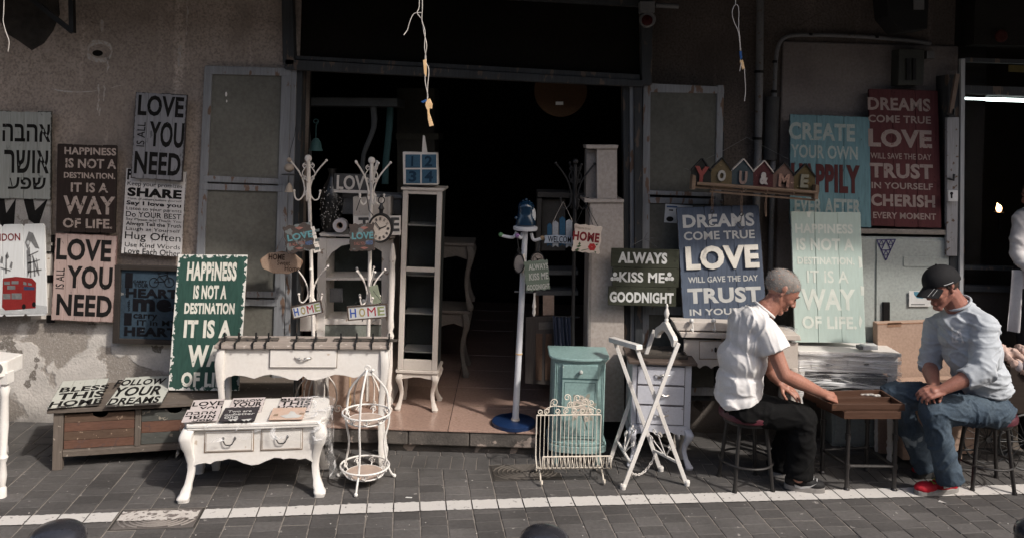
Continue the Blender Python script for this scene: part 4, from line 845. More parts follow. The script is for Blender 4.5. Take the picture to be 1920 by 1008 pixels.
for s_, q in (("Two are", (428, 768, 472, 772)), ('better', (438, 773, 477, 777)), ('than', (421, 775, 437, 779)), ('one', (421, 780, 446, 784))): b.text(s_, *q, wi, 0)
for x in (427, 452): b.shape([(x, 786), (x+20, 784), (x+14, 789), (x+9, 786.5), (x+6, 789.5)], 'bunting_print', wi)
b = flat('wooden_sign', 'small pale sign BLESS THIS HOME lying on the right end of the low white table', (528, 746), (587, 745), (517, 773), z, wb, 1, jag=.002, th=.008)
for s_, q in (('BLESS', (527, 746, 584, 750)), ('THIS', (526, 751, 582, 759)), ('HOME', (521, 760, 577, 767))): b.text(s_, *q, ink, .02)
b = flat('wooden_sign', 'small peach picture tile with a white shape on the low white table', (515, 766), (577, 765), (503, 787), z+.0095, mat('peach_tile', (.50, .33, .25), .5, (.58, .45, .37), s=20), 1, jag=.001, th=.008)
b.shape([(525, 779), (540, 776), (545, 770), (552, 771), (556, 776), (566, 778), (560, 782), (535, 783)], 'picture_print', wi); b.shape([(514, 776), (522, 775), (521, 779), (512, 779)], 'picture_print', goldl); b.shape([(562, 773), (572, 773), (570, 776), (561, 776)], 'picture_print', goldl)
# clear plastic wrap
def plastic(name, tint, base, shine, st=(9, 9, 26), lo=.56, hi=.64):
    """clear film: mostly see-through, with whitish noise streaks painted in as its highlights"""
    m = bpy.data.materials.new(name); m.use_nodes = True; N, L = m.node_tree.nodes, m.node_tree.links; b = N['Principled BSDF']; out = N['Material Output']
    b.inputs['Base Color'].default_value = (*tint, 1); b.inputs['Roughness'].default_value = .38; b.inputs['Specular IOR Level'].default_value = 1
    tr_ = N.new('ShaderNodeBsdfTransparent'); mx = N.new('ShaderNodeMixShader'); n = N.new('ShaderNodeTexNoise'); n.inputs['Scale'].default_value = 1; n.inputs['Detail'].default_value = 5; n.inputs['Distortion'].default_value = .8
    g = N.new('ShaderNodeNewGeometry'); mp = N.new('ShaderNodeMapping'); mp.inputs['Scale'].default_value = st; mp.inputs['Rotation'].default_value = (0, .22, 0); L.new(g.outputs['Position'], mp.inputs[0]); L.new(mp.outputs[0], n.inputs['Vector'])
    r = N.new('ShaderNodeMapRange'); r.inputs[1].default_value = lo; r.inputs[2].default_value = hi; r.inputs[3].default_value = base; r.inputs[4].default_value = shine
    L.new(n.outputs[0], r.inputs[0]); L.new(r.outputs[0], mx.inputs[0]); L.new(tr_.outputs[0], mx.inputs[1]); L.new(b.outputs[0], mx.inputs[2]); L.new(mx.outputs[0], out.inputs[0])
    bp = N.new('ShaderNodeBump'); bp.inputs['Strength'].default_value = 1; bp.inputs['Distance'].default_value = .03; L.new(n.outputs[0], bp.inputs['Height']); L.new(bp.outputs[0], b.inputs['Normal'])
    return m
m_pl = plastic('clear_plastic', (.8, .8, .8), .10, .6, (12, 12, 18), .57, .66)
def drape(rows, cols, fn, amp=.008, sc_=9):
    mb = MB(); vs = []
    for i in range(rows+1):
        for j in range(cols+1):
            p = V(fn(i/rows, j/cols)); n_ = noise.noise_vector(p*sc_); n2 = noise.noise_vector(p*sc_*3); vs.append(p+n_*amp+n2*amp*.4)
    return mb.add(vs, [(i*(cols+1)+j, i*(cols+1)+j+1, (i+1)*(cols+1)+j+1, (i+1)*(cols+1)+j) for i in range(rows) for j in range(cols)])
def f1(a, b_):   # over the right part of the front and round the right side
    s_ = b_*(KW*.9+KD); z = KH+.004-a*(.09+.10*max(0, b_-.3)+.12*max(0, b_-.62))
    if s_ < KW*.9+.04: return (KW*.13+s_, -.042-.012*a, z)
    return (KW*1.03+.03+.015*a, (s_-KW*.9-.04)*.95-.03, z-.05*a)
o = solo(MB(), 'x', 'x', 'x', None) if 0 else None
mb = drape(14, 50, f1, .010); mb.v = [TM2@p for p in mb.v]
solo(mb, 'plastic_wrap', 'crumpled clear plastic film over the front and right end of the low white table', 'plastic wrap', m_pl, smooth=True, recalc=False)
mb = drape(10, 24, lambda a, b_: (KW*.72+b_*.26, -.02+a*.36, KH+.008+.012*math.sin(b_*3)), .009, 14); mb.add(*[list(x) for x in ([V(p) for p in drape(9, 10, lambda a, b_: (KW+.035+.05*math.sin(b_*6)*a+.02*a, .02+b_*.3, KH-.02-a*.33), .016, 10).v], [(i*11+j, i*11+j+1, (i+1)*11+j+1, (i+1)*11+j) for i in range(9) for j in range(10)])])
mb.v = [TM2@p for p in mb.v]
solo(mb, 'plastic_wrap', 'loose clear plastic bunched over the right end of the low white table', 'plastic wrap', m_pl, smooth=True, recalc=False)
mb = drape(8, 6, lambda a, b_: (-.035-.02*a, .0+b_*.25, KH-.02-a*.17), .012, 12); mb.v = [TM2@p for p in mb.v]
solo(mb, 'plastic_wrap', 'small torn flap of clear plastic at the left corner of the low white table', 'plastic wrap', m_pl, smooth=True, recalc=False)
# --- partly seen white table at the left edge ---
p = G(3, 931); t = thing('white_table', 'white table end with one turned leg cut off by the left edge', 'table', p)
tl_ = [(.028, 0), (.026, .05), (.018, .06), (.026, .12), (.018, .19), (.03, .22), (.02, .24), (.027, .40), (.022, .56), (.03, .60), (.02, .62), (.03, .64)]
part(MB().lathe([(r_*.9, z*.98) for r_, z in tl_], (0, 0, 0), 14).bx(-.03, .03, -.03, .03, .62, .68), 'leg', m_white, t, smooth=True)
part(MB().bx(-.7, .01, -.02, .0, .62, .70), 'apron', m_white, t, bev=.003); part(MB().prism([(-.8, -.05), (.0, -.05), (.022, -.02), (.022, .12), (-.8, .3)], (0, 0, .66), (1, 0, 0), (0, 1, 0), .085), 'top', m_white, t, bev=.006)
part(MB().lathe([(.028, 0), (.002, .004)], (-.01, -.05, .71), 12, Matrix.Rotation(R(90), 3, 'X')), 'oval_emblem', m_plast, t)
b = board('wooden_sign', 'white board with black letters standing on edge behind the cut off white table', 'sign', (-60, 690), (27, 688), (17, 862), (-60, 870), 4.95, 4.9, wood('white_rule_boards', (.58, .56, .55)), 1, jag=.002, th=.016)
b.text('U', 2, 800-60, 14, 762, ink, .05) if 0 else b.shape([(8, 752), (15, 752), (14, 764), (7, 764)], 'print', ink); b.shape([(2, 775), (10, 775), (13, 790), (10, 802), (2, 804), (7, 790)], 'print', ink); b.shape([(2, 822), (12, 822), (12, 832), (2, 832)], 'print', ink)
# --- lilac dresser ---
p1 = G(1292, 878); p0 = V((G(1183, 880).x, p1.y+.01, 0))
t = place('small_dresser', 'lilac white three drawer dresser with brown top behind the folding valet stand', 'dresser', p0, p1)
DW, DD, DH = (p1-p0).length, .30, .665
m_lil = mat('lilac_white_paint', (.56, .57, .62), .5, (.48, .49, .54), s=6, wear=(.3, .27, .26), wt=.69, ws=22, bump=.2)
for x, sx in ((.018, -.6), (DW-.018, .8)):
    for y, sy in ((.018, -1), (DD-.02, 1)): part(cabriole(x, y, 0, .24, sx, sy, .042, 1.1), 'leg', m_lil, t, smooth=True)
part(MB().bx(0, DW, .006, DD, .24, DH-.02), 'carcass', m_lil, t, bev=.003)
part(apron(DW-.03, .26, [(0, .19), (.06, .205), (.12, .21), (.2, .205), (.3, .222), (.42, .215), (.5, .205), (.58, .215), (.7, .222), (.8, .205), (.88, .21), (.94, .205), (1, .19)], .0, .014, .015), 'apron', m_lil, t)
part(MB().bx(-.03, DW+.028, -.03, DD+.01, DH-.02, DH), 'top', mat('brown_top', (.13, .10, .085), .5, (.09, .07, .06), s=9, grain=2, wear=(.25, .2, .17), wt=.66), t, bev=.005)
dz = (DH-.03-.265)/3
for k in range(3):
    z0 = .27+k*dz; d = part(MB().bx(.035, DW-.045, -.002, .01, z0, z0+dz-.012), 'drawer', m_lil, t, bev=.002)
    part(MB().bx(.031, DW-.041, .001, .0055, z0-.004, z0+dz-.008), 'shadow_gap', mat('gap_grey', (.14, .13, .14), .8), d)
    hm = MB(); c0 = DW/2-.0; zz = z0+dz/2; hm.tube(smoothp([(c0-.045, -.008, zz), (c0-.02, -.02, zz-.004), (c0, -.022, zz+.002), (c0+.02, -.02, zz-.004), (c0+.045, -.008, zz)], 3), .004, 6).ball((c0, -.016, zz), .011, 8, sc_=(1.5, .6, .8))
    part(hm, 'handle', mat('pewter', (.5, .48, .45), .35), d, smooth=True)
b = Board('picture_tray', 'shallow worn wooden tray lying on top of the lilac dresser', 'tray', M4[t.name]@V((.03, .04, DH+.002)), M4[t.name]@V((DW-.02, .04, DH+.002)), M4[t.name]@V((.03, DD-.03, DH+.002)), hk, 1, th=.006, jag=0)
for x0, x1, y0, y1 in ((0, b.W, 0, .012), (0, b.W, b.H-.012, b.H), (0, .012, .012, b.H-.012), (b.W-.012, b.W, .012, b.H-.012)): b.put(MB().bx(x0, x1, y0, y1, .006, .022), 'rim', hk)
# --- folding valet stand ---
t = thing('valet_stand', 'white folding valet stand with a coat hanger top, scrolls and a chain between its feet', 'valet stand', G(1220, 905))
f1_, f2_, f3_, f4_ = G(1168, 916), G(1143, 864), G(1239, 882), G(1288, 909)
h1, h2 = P(1272, 642, f1_.y+.10), P(1227, 618, f2_.y+.02); g4, g3 = P(1193, 649, f4_.y+.03), P(1152, 637, f3_.y+.06)
vdir = (V((h1.x-h2.x, h1.y-h2.y, 0))).normalized()
for a, b_ in ((f1_, h1), (f2_, h2), (f3_, g3), (f4_, g4)): W(MB().beam(a, b_, .024, .017, up=(0, 1, 0)), 'leg', m_white, t, bev=.002)
for f_ in (f1_, f4_, f3_, f2_): W(MB().lathe([(.016, 0), (.018, .02), (.015, .03)], f_, 10), 'foot_cap', m_white, t)
gd = (g4-g3).normalized(); W(MB().beam(g3-gd*.035, g4+gd*.035, .045, .03), 'top_bar', m_white, t, bev=.004)
hd = (h1-h2); hl = hd.length; hu = hd.normalized(); hc = (h1+h2)/2
hp = [(-.12, -.02), (-.125, .015), (-.11, .03), (-.055, .055), (-.022, .075), (0, .08), (.022, .075), (.055, .055), (.11, .03), (.125, .015), (.12, -.02), (.095, -.02), (.085, .0), (.04, .025), (0, .035), (-.04, .025), (-.085, .0), (-.095, -.02)]
hx_ = V((hu.x, hu.y, 0)).normalized()
W(MB().prism([(x*1.05, z_*1.25+hu.z*x) for x, z_ in hp], hc-hx_.cross(V((0, 0, 1)))*.014+V((0, 0, -.01)), hx_, (0, 0, 1), .03), 'hanger', m_white, t, bev=.004)
W(MB().lathe([(.012, 0), (.013, .02), (.008, .026), (.012, .035), (.017, .055), (.012, .075), (.006, .09), (.009, .1), (.004, .115)], hc+V((0, 0, .085)), 12), 'finial', m_white, t, smooth=True)
W(MB().tube([f1_*.48+h1*.52, f4_*.42+g4*.58], .005, 6), 'hinge_pin', m_iron, t)
for fa, fb, ha, hb in ((f1_, f2_, h1, h2), (f4_, f3_, g4, g3)):
    a, b_ = fa*.8+ha*.2, fb*.8+hb*.2; a = fa+(ha-fa)*.16; b_ = fb+(hb-fb)*.16; u_ = (b_-a); L_ = u_.length; u_.normalize(); up_ = (ha-fa).normalized()
    q = MB().beam(a, b_, .014, .012)
    c0 = (a+b_)/2
    q.tube([c0, c0+up_*.14], .004, 6)
    for s_ in (-1, 1):
        q.tube([c0+up_*.0+u_*s_*.005]+arc(c0+u_*s_*.0+up_*.0, .0, 0, 0, 1)[:0]+[c0+u_*s_*.03+up_*.03, c0+u_*s_*.07+up_*.07]+spiral(c0+u_*s_*.085+up_*.088, .022, .007, 200, 640, 14, u=u_*s_, v=up_), .004, 6)
        q.tube([c0+up_*.10]+spiral(c0+u_*s_*.022+up_*.15, .022, .008, 200, 560, 12, u=u_*s_, v=up_), .004, 6)
    W(q, 'scroll_brace', m_white, t, smooth=True)
a, b_ = f1_+(h1-f1_)*.12, f3_+(g3-f3_)*.12; ch = MB(); NL = 15
for k in range(NL):
    q0 = a.lerp(b_, k/NL); q1 = a.lerp(b_, (k+1)/NL); sg = lambda s_: V((0, 0, -.12*4*s_*(1-s_)*.5)); q0 += sg(k/NL); q1 += sg((k+1)/NL); d_ = (q1-q0).normalized(); nn = V((0, 0, 1)) if k % 2 else d_.cross(V((0, 0, 1))).normalized(); cc = (q0+q1)/2; hl_ = (q1-q0).length*.68
    ch.tube([cc+d_*hl_*math.cos(PI*j/4)+nn*.007*math.sin(PI*j/4) for j in range(8)], .0022, 4, closed=True)
W(ch, 'chain', m_white, t)
# --- green bedside cabinet ---
gc = G(1083, 868); gc.y = 5.09; gc.x = P(1083, 800, 5.0).x
t = thing('bedside_cabinet', 'sea green bow fronted cabinet with one drawer and painted white roses on its door', 'cabinet', gc)
m_gr = mat('sea_green_paint', (.27, .395, .38), .42, (.22, .335, .325), s=4, wear=(.42, .5, .47), wt=.72, ws=25, bump=.1, spec=.5)
m_gd = mat('sea_green_shadow_line', (.08, .15, .15), .6)
def bow(w, d, b_, n=14): return [(-w/2, d/2)]+[(-w/2, -d/2+b_*.9)]+[(-w/2*math.cos(PI*k/n), -d/2+b_-b_*1.0*math.sin(PI*k/n)**.5-0) for k in range(1, n)]+[(w/2, -d/2+b_*.9), (w/2, d/2)]
def bowb(mb, w, d, b_, z0, z1): return mb.prism(bow(w, d, b_)[::-1], (0, 0, z0), (1, 0, 0), (0, 1, 0), z1-z0)
GW, GDp = .335, .26
part(bowb(MB(), GW+.045, GDp+.045, .12, .655, .672), 'top', m_gr, t, bev=.005); part(bowb(MB(), GW+.02, GDp+.022, .10, .643, .654), 'top_moulding', m_gr, t, bev=.002)
bd = part(bowb(MB(), GW, GDp+.006, .085, .13, .642), 'body', m_gr, t, bev=.002)
part(bowb(MB(), GW+.035, GDp+.04, .11, .085, .128), 'plinth', m_gr, t, bev=.004); part(bowb(MB(), GW+.02, GDp+.024, .10, .131, .148), 'plinth_moulding', m_gr, t, bev=.003)
for x in (-.13, .13):
    for y in (-.09, .1): part(MB().lathe([(.014, 0), (.02, .03), (.024, .06), (.018, .085)], (x, y, 0), 10), 'foot', m_gr, t, smooth=True)
yf = -GDp/2-.004
part(MB().bx(-.108, .112, yf-.004, yf+.02, .548, .63), 'drawer', m_gr, t, bev=.002)
part(MB().ball((.005, yf-.022, .592), .013, 10).lathe([(.005, 0), (.005, .018)], (.005, yf-.004, .592), 8, Matrix.Rotation(R(90), 3, 'X')), 'knob', mat('silver_knob', (.5, .53, .5), .3), t, smooth=True)
d = part(MB().bx(-.108, .112, yf-.004, yf+.02, .175, .54), 'door', m_gr, t, bev=.002)
q = MB()
for z0, z1 in ((.5435, .5445),): q.bx(-.11, .114, yf-.006, yf, .541, .547)
for z_ in (.192, .523): q.bx(-.093, .097, yf-.0048, yf-.0042, z_-.0018, z_+.0018)
for x in (-.093, .097): q.bx(x-.0018, x+.0018, yf-.0048, yf-.0042, .192, .523)
part(q, 'panel_groove', m_gd, d)
for x in (-.150, -.139, -.128, .132, .143, .152): part(MB().tube([(x, yf+.012+abs(x)*.07, .16), (x, yf+.012+abs(x)*.07, .63)], .0038, 6), 'reeding', m_gr, t, smooth=True)
fl = MB(); fl2 = MB()
random.seed(5)
def petal(mb, cx, cz, a, L_, w_, y): 
    d_ = V((math.cos(a), 0, math.sin(a))); s2 = V((-d_.z, 0, d_.x)); c = V((cx, y, cz)); n_ = 7
    pts = [c+d_*L_*k/n_+s2*w_*math.sin(PI*k/n_)**.7 for k in range(n_+1)]+[c+d_*L_*k/n_-s2*w_*math.sin(PI*k/n_)**.7 for k in range(n_-1, 0, -1)]
    k = len(pts); mb.add([p+V((0, -.0006, 0)) for p in pts], [tuple(range(k))])
for cx, cz, s_ in ((-.01, .385, 1), (.045, .405, .8), (.03, .35, 1.05), (-.02, .33, .8), (.06, .355, .75), (.015, .43, .55), (.045, .3, .6)):
    for k in range(7): petal(fl, cx, cz, k*PI*2/7+cx*20, .034*s_*random.uniform(.8, 1.1), .013*s_, yf-.0048-.00015*k)
    for k in range(4): petal(fl2, cx, cz, k*PI/2+.4, .016*s_, .006*s_, yf-.0064)
for a_ in (.3, 1.1, 2.2, 2.9, 4.0, 5.5): petal(fl2, .02+.05*math.cos(a_), .365+.06*math.sin(a_), a_, .045, .012, yf-.0045)
part(fl, 'rose_painting', mat('rose_print', (.62, .56, .49), .6, (.5, .42, .36), s=60), d); part(fl2, 'leaf_painting', mat('rose_shade_print', (.36, .33, .27), .6, (.25, .28, .24), s=60), d)
part(MB().tube(smoothp([(.02, yf-.006, .33), (.04, yf-.006, .28), (.055, yf-.006, .235)], 3), .0018, 4), 'stem_painting', m_gd, d)
# --- magazine rack ---
p0, p1 = G(1012, 905), G(1135, 903)
t = place('magazine_rack', 'cream wire magazine rack with scrolls on top before the sea green cabinet', 'magazine rack', p0, p1)
RW = (p1-p0).length; m_wire = mat('cream_wire', (.70, .65, .56), .5, (.6, .54, .46), s=30, wear=(.35, .3, .25), wt=.7, ws=60)
zt, zb = .365, .075; xo = -.015; RW2 = RW+.0; q = MB(); yb_, yb0 = .10, .04
q.tube([(xo, yb_, zt), (xo+RW2, yb_, zt)], .0042, 6).tube([(xo, yb0-.01, zb), (xo+RW2, yb0-.01, zb)], .0042, 6)
for k in range(17):
    x = xo+RW2*k/16; fat = .0042 if k in (0, 16) else .0024
    q.tube(smoothp([(x, yb_, zt), (x, yb_, .17), (x, yb_-.015, .11), (x, yb0-.01, zb)], 3), fat, 5)
part(q, 'back_grille', m_wire, t, smooth=True)
q = MB(); x2 = xo+.02; R2 = RW2+.012
q.tube([(x2, -.05, .175), (x2+R2, -.05, .175)], .0042, 6)
for k in range(16):
    x = x2+R2*k/15; fat = .0042 if k in (0, 15) else .0022
    q.tube(smoothp([(x, -.05, .175), (x+.002, -.045, .12), (x+.008, -.02, .09), (x+.016 if k < 15 else x, yb0-.015, zb)], 3), fat, 5)
    if k < 15: q.tube(smoothp([(x+.014, -.05, .175), (x+.010, -.045, .12), (x+.004, -.02, .09), (x-.004, yb0-.015, zb)], 3), .0022, 5)
part(q, 'front_basket', m_wire, t, smooth=True)
q = MB(); u_, v_ = (1, 0, 0), (0, 0, 1)
for i, (cx, cz, r_, s_) in enumerate(((.02, .018, .017, 1), (.065, .022, .019, -1), (.13, .022, .018, 1), (.185, .025, .02, -1), (.235, .024, .02, 1), (.29, .022, .018, -1), (.345, .022, .018, 1), (.395, .02, .017, -1))):
    c0 = (xo+cx*RW2/.41, yb_, zt+cz); q.tube(spiral(c0, r_, r_*.35, -90, -90+s_*470, 16, u=u_, v=v_), .0033, 5)
for cx, cz, r_, s_ in ((.11, .075, .024, 1), (.19, .105, .022, -1), (.215, .06, .022, 1), (.255, .10, .021, 1), (.30, .075, .022, -1), (.345, .07, .018, 1)):
    c0 = (xo+cx*RW2/.41, yb_, zt+cz); q.tube([(c0[0]-s_*r_*1.6, yb_, zt+.012)]+spiral(c0, r_, r_*.3, 200 if s_ > 0 else -20, (200-460) if s_ > 0 else 440, 16, u=u_, v=v_), .0033, 5)
q.tube(smoothp([(xo+.045, yb_, zt+.03), (xo+.1, yb_, zt+.055), (xo+.2, yb_, zt+.045), (xo+.3, yb_, zt+.06), (xo+.36, yb_, zt+.035)], 4), .003, 5)
part(q, 'scroll_crest', m_wire, t, smooth=True)
for x in (xo+.015, xo+RW2-.005):
    q = MB().tube(smoothp([(x, yb0-.01, zb), (x, .02, .06), (x, -.02, .045), (x, -.04, .02)], 3), .0045, 6).tube(smoothp([(x, yb0-.01, zb), (x, .09, .06), (x, .13, .045), (x, .15, .02)], 3), .0045, 6)
    q.tube(spiral((x+.006, -.042, .019), .014, .005, 0, 500, 14, u=(.35, .94, 0)), .0042, 6).tube(spiral((x, .152, .019), .014, .005, 0, 500, 14, u=(.35, .94, 0)), .0042, 6)
    part(q, 'scroll_foot', m_wire, t, smooth=True)
# --- wire plant stand ---
pc = G(683, 905); t = thing('plant_stand', 'white wire plant stand with two round baskets at the edge of the white line', 'plant stand', pc)
def pl(px, py, dy=0): q = P(px, py, pc.y+dy); return q-pc
m_wirew = mat('white_wire', (.75, .74, .72), .4, (.65, .63, .6), s=30, wear=(.4, .36, .32), wt=.72, ws=60)
rL = [(.138, .095), (.14, .395)]
for (rr, zz), nm in zip(((.140, .105), (.137, .412)), ('lower_basket', 'upper_basket')):
    q = MB(); ring = lambda r_, z_, th_: q.tube([(r_*math.cos(PI*k/14), r_*math.sin(PI*k/14), z_) for k in range(28)], th_, 6, closed=True)
    ring(rr, zz, .0055); ring(rr*.78, zz-.045, .004)
    for k in range(9):
        a = 2*PI*k/9; ca, sa = math.cos(a), math.sin(a); q.tube([(rr*ca, rr*sa, zz), (rr*.86*ca, rr*.86*sa, zz-.032), (rr*.78*ca, rr*.78*sa, zz-.045)], .0035, 5)
        tv = (-sa, ca, 0); q.tube(spiral((rr*.9*ca, rr*.9*sa, zz-.022), .019, .006, 0, 420, 12, u=tv), .0028, 5)
    part(q, nm, m_wirew, t, smooth=True)
    part(MB().lathe([(rr*.77, 0), (rr*.77, .004)], (0, 0, zz-.046), 24), 'basket_plate', mat('rusty_plate', (.5, .40, .33), .7, (.36, .28, .24), s=20), t)
lgs = [(-95, [(.0, .0), (.125, .105), (.115, .22), (.138, .33), (.137, .412), (.12, .52), (.07, .60), (.015, .66)]), (30, [(.0, .0), (.135, .10), (.115, .22), (.14, .33), (.137, .412), (.12, .52), (.06, .60), (.01, .65)]), (155, [(.0, .0), (.135, .10), (.115, .22), (.14, .33), (.137, .412), (.12, .52), (.06, .60), (.01, .65)])]
for a, pf in lgs:
    ca, sa = math.cos(R(a)), math.sin(R(a)); pf2 = [(.175, .008), (.165, .03), (.142, .075)]+pf[1:]
    if a != -95: pf2[0] = (.185, .008)
    q = MB().tube(smoothp([(r_*ca, r_*sa, z_) for r_, z_ in pf2], 4), .0062, 7).ball((pf2[0][0]*ca, pf2[0][0]*sa, .010), .0115, 8)
    part(q, 'leg', m_wirew, t, smooth=True)
q = MB().tube(spiral((.0, -.0, .668), .016, .012, 0, 500, 14), .005, 6).ball((.03, 0, .655), .01, 6); part(q, 'top_knot', m_wirew, t, smooth=True)
# --- coat racks ---
def coat_rack(name, label, base, top, m, knob=.024, tiers=((0, 1.0),), dome=True, n_arm=4, lean=None, group='white metal coat racks beside the entrance', full=True):
    t = thing(name, label, 'coat rack', base, 0, group); hgt = top.z-base.z; T = top-base
    axis = lambda z_: V((T.x*z_/hgt, T.y*z_/hgt, z_))
    part(MB().tube([axis(.10), axis(hgt-.02)], .0125, 12), 'pole', m, t, smooth=True)
    part(MB().ball(axis(hgt), knob, 12), 'knob', m, t, smooth=True)
    for zc, s_ in tiers:
        zt_ = hgt-zc
        for k in range(n_arm):
            a = R(12+k*360/n_arm); d_ = V((math.cos(a), math.sin(a), 0)); c = axis(zt_)
            up_ = [c+d_*r_*s_+V((0, 0, z_*s_)) for r_, z_ in ((.014, -.245), (.022, -.17), (.05, -.10), (.09, -.045), (.118, -.012))]
            dn_ = [c+d_*r_*s_+V((0, 0, z_*s_)) for r_, z_ in ((.014, -.19), (.024, -.245), (.05, -.275), (.075, -.262), (.083, -.215))]
            q = MB().tube(smoothp(up_, 3), .0054*s_**.5, 7).ball(up_[-1], .0095, 8).tube(smoothp(dn_, 3), .0052*s_**.5, 7).ball(dn_[-1], .009, 8)
            part(q, 'double_hook', m, t, smooth=True)
        if zc == 0:
            q = MB(); 
            for s2 in (-1, 1):
                for zz, rr in ((-.05, .018), (-.13, .014)): q.tube(spiral(axis(hgt+zz)+V((s2*.022, 0, 0)), rr, .006, 90, 90-s2*430, 14), .0038, 5)
                q.tube(smoothp([axis(hgt-.05)+V((s2*.012, 0, 0)), axis(hgt-.10)+V((s2*.042, 0, 0)), axis(hgt-.15)+V((s2*.014, 0, 0))], 4), .0038, 5)
            part(q, 'scroll_crest', m, t, smooth=True)
    if dome:
        for k in range(4 if not full else 6):
            a = R(20+k*60); d_ = V((math.cos(a), math.sin(a), 0)); pts = [V((0, 0, .30))+d_*.01, V((0, 0, .27))+d_*.05, V((0, 0, .19))+d_*.115, V((0, 0, .10))+d_*.135, V((0, 0, .035))+d_*.12]
            q = MB().tube(smoothp(pts, 4)+spiral(V((0, 0, .03))+d_*.145, .026, .01, 180, 600, 14, u=d_), .0055, 6)
            part(q, 'base_leg', m, t, smooth=True)
    return t
b1 = G(590, 772, ZS+.0); b1.y = 5.28; b1.x = P(592, 770, 5.28).x
r1 = coat_rack('coat_rack', 'off white metal coat rack holding a LOVE plaque, left one beside the entrance', V((b1.x, b1.y, ZS)), P(578, 297, 5.28), m_offwh, tiers=((0, 1.0), (.70, .9)))
b2 = P(688, 770, 5.28)
r2 = coat_rack('coat_rack', 'off white metal coat rack holding the pocket watch clock, right one beside the entrance', V((b2.x, 5.28, ZS)), P(697, 301, 5.28), m_offwh, tiers=((0, 1.05), (.71, .85)), n_arm=5)
m_blk = mat('black_metal', (.02, .019, .02), .45, spec=.5, s=20)
b3 = P(1074, 700, 5.36)
r3 = coat_rack('coat_rack', 'black metal coat rack between the striped pole and the tall cupboard', V((b3.x, 5.36, ZS)), P(1079, 303, 5.36), m_blk, knob=.02, tiers=((0, 1.15),), group='black coat rack', dome=True, full=False)
del r3['group']
# --- tall display cabinet with the 1 2 3 4 box ---
t = thing('display_cabinet', 'tall narrow cream glazed cabinet on curved legs inside the entrance', 'cabinet', V((P(783, 762, 5.40).x, 5.40, ZS)), R(-2))
x0, x1 = P(748, 600, 5.4).x-P(783, 762, 5.4).x, P(822, 600, 5.4).x-P(783, 762, 5.4).x
zt = P(790, 352, 5.4).z-ZS
for x, sx in ((x0+.02, -.6), (x1-.02, .8)):
    for y, sy in ((.02, -1), (.22, 1)): part(cabriole(x, y, 0, .25, sx, sy, .036, 1), 'leg', m_cream, t, smooth=True)
part(apron(x1-x0-.03, .26, [(0, .20), (.1, .215), (.25, .22), (.4, .228), (.6, .228), (.75, .22), (.9, .215), (1, .20)], .0, .016, x0+.015), 'apron', m_cream, t)
part(MB().bx(x0-.012, x1+.012, -.012, .25, .255, .275), 'base_moulding', m_cream, t, bev=.004)
part(MB().bx(x0-.012, x1+.012, -.014, .25, zt-.018, zt), 'cornice', m_cream, t, bev=.004)
for x in (x0, x1-.035): part(MB().bx(x, x+.035, -.002, .03, .275, zt-.018), 'stile', m_cream, t, bev=.003); part(MB().bx(x+.004, x+.014 if x == x0 else x+.03, .03, .24, .275, zt-.018), 'side_panel', mat('green_dark_panel', (.06, .064, .06), .6), t)
for zz, hh in ((.275, .07), (zt-.045, .03), ((zt+.2)*.55, .03)): part(MB().bx(x0+.036, x1-.036, .0, .026, zz, zz+hh), 'rail', m_cream, t, bev=.003)
for zz in (.38, .64, .90, 1.24): part(MB().bx(x0+.02, x1-.02, .05, .235, zz, zz+.007), 'shelf', mat('dim_shelf', (.33, .32, .30), .4), t)
part(MB().bx(x0+.01, x1-.01, .24, .246, .28, zt-.02), 'back_panel', mat('green_dark_panel', (.06, .064, .06), .6), t)
part(MB().bx(x0+.036, x1-.036, .012, .014, .345, zt-.045), 'glass', gm, t)
t = thing('number_drawer_box', 'small blue box of four drawers numbered 1 2 3 4, atop the narrow cabinet', 'box', P(790, 346, 5.38))
W(slab([(755, 285), (819, 287), (821, 347), (756, 346)], 5.395, .12), 'case', m_offwh, t, bev=.003)
fb = board('x', 'x', 'x', (758, 289), (818, 290), (820, 346), (759, 345), 5.388, 5.388, None); M4[fb.e.name] = fb.M
for n_, q in (('1', (760, 290, 788, 315)), ('2', (791, 290, 818, 315)), ('3', (761, 318, 788, 344)), ('4', (791, 318, 819, 344))):
    dd_ = W(slab(rect(*q), 5.39, .01), 'drawer', mat('denim_blue', (.06, .135, .20), .6, (.045, .10, .155), s=12), t, bev=.002)
    vs, fs = glyphs(n_, .03); kx = 6 if n_ == '1' else 0; a_, c_ = P(q[0]+5+kx, q[3]-3, 5.388), P(q[2]-7-kx, q[1]+3, 5.388); part(MB().add([(a_.x+x*(c_.x-a_.x), 5.389-z_*.002, a_.z+y*(c_.z-a_.z)) for x, y, z_ in vs], fs), 'numeral', mat('number_navy', (.02, .05, .09), .7), dd_, w=True)
bpy.data.objects.remove(fb.e)
part(slab([(791, 286), (801, 286), (796, 255), (793, 254)], 5.42, .02), 'wood_clamp', m_offwh, t, w=True)
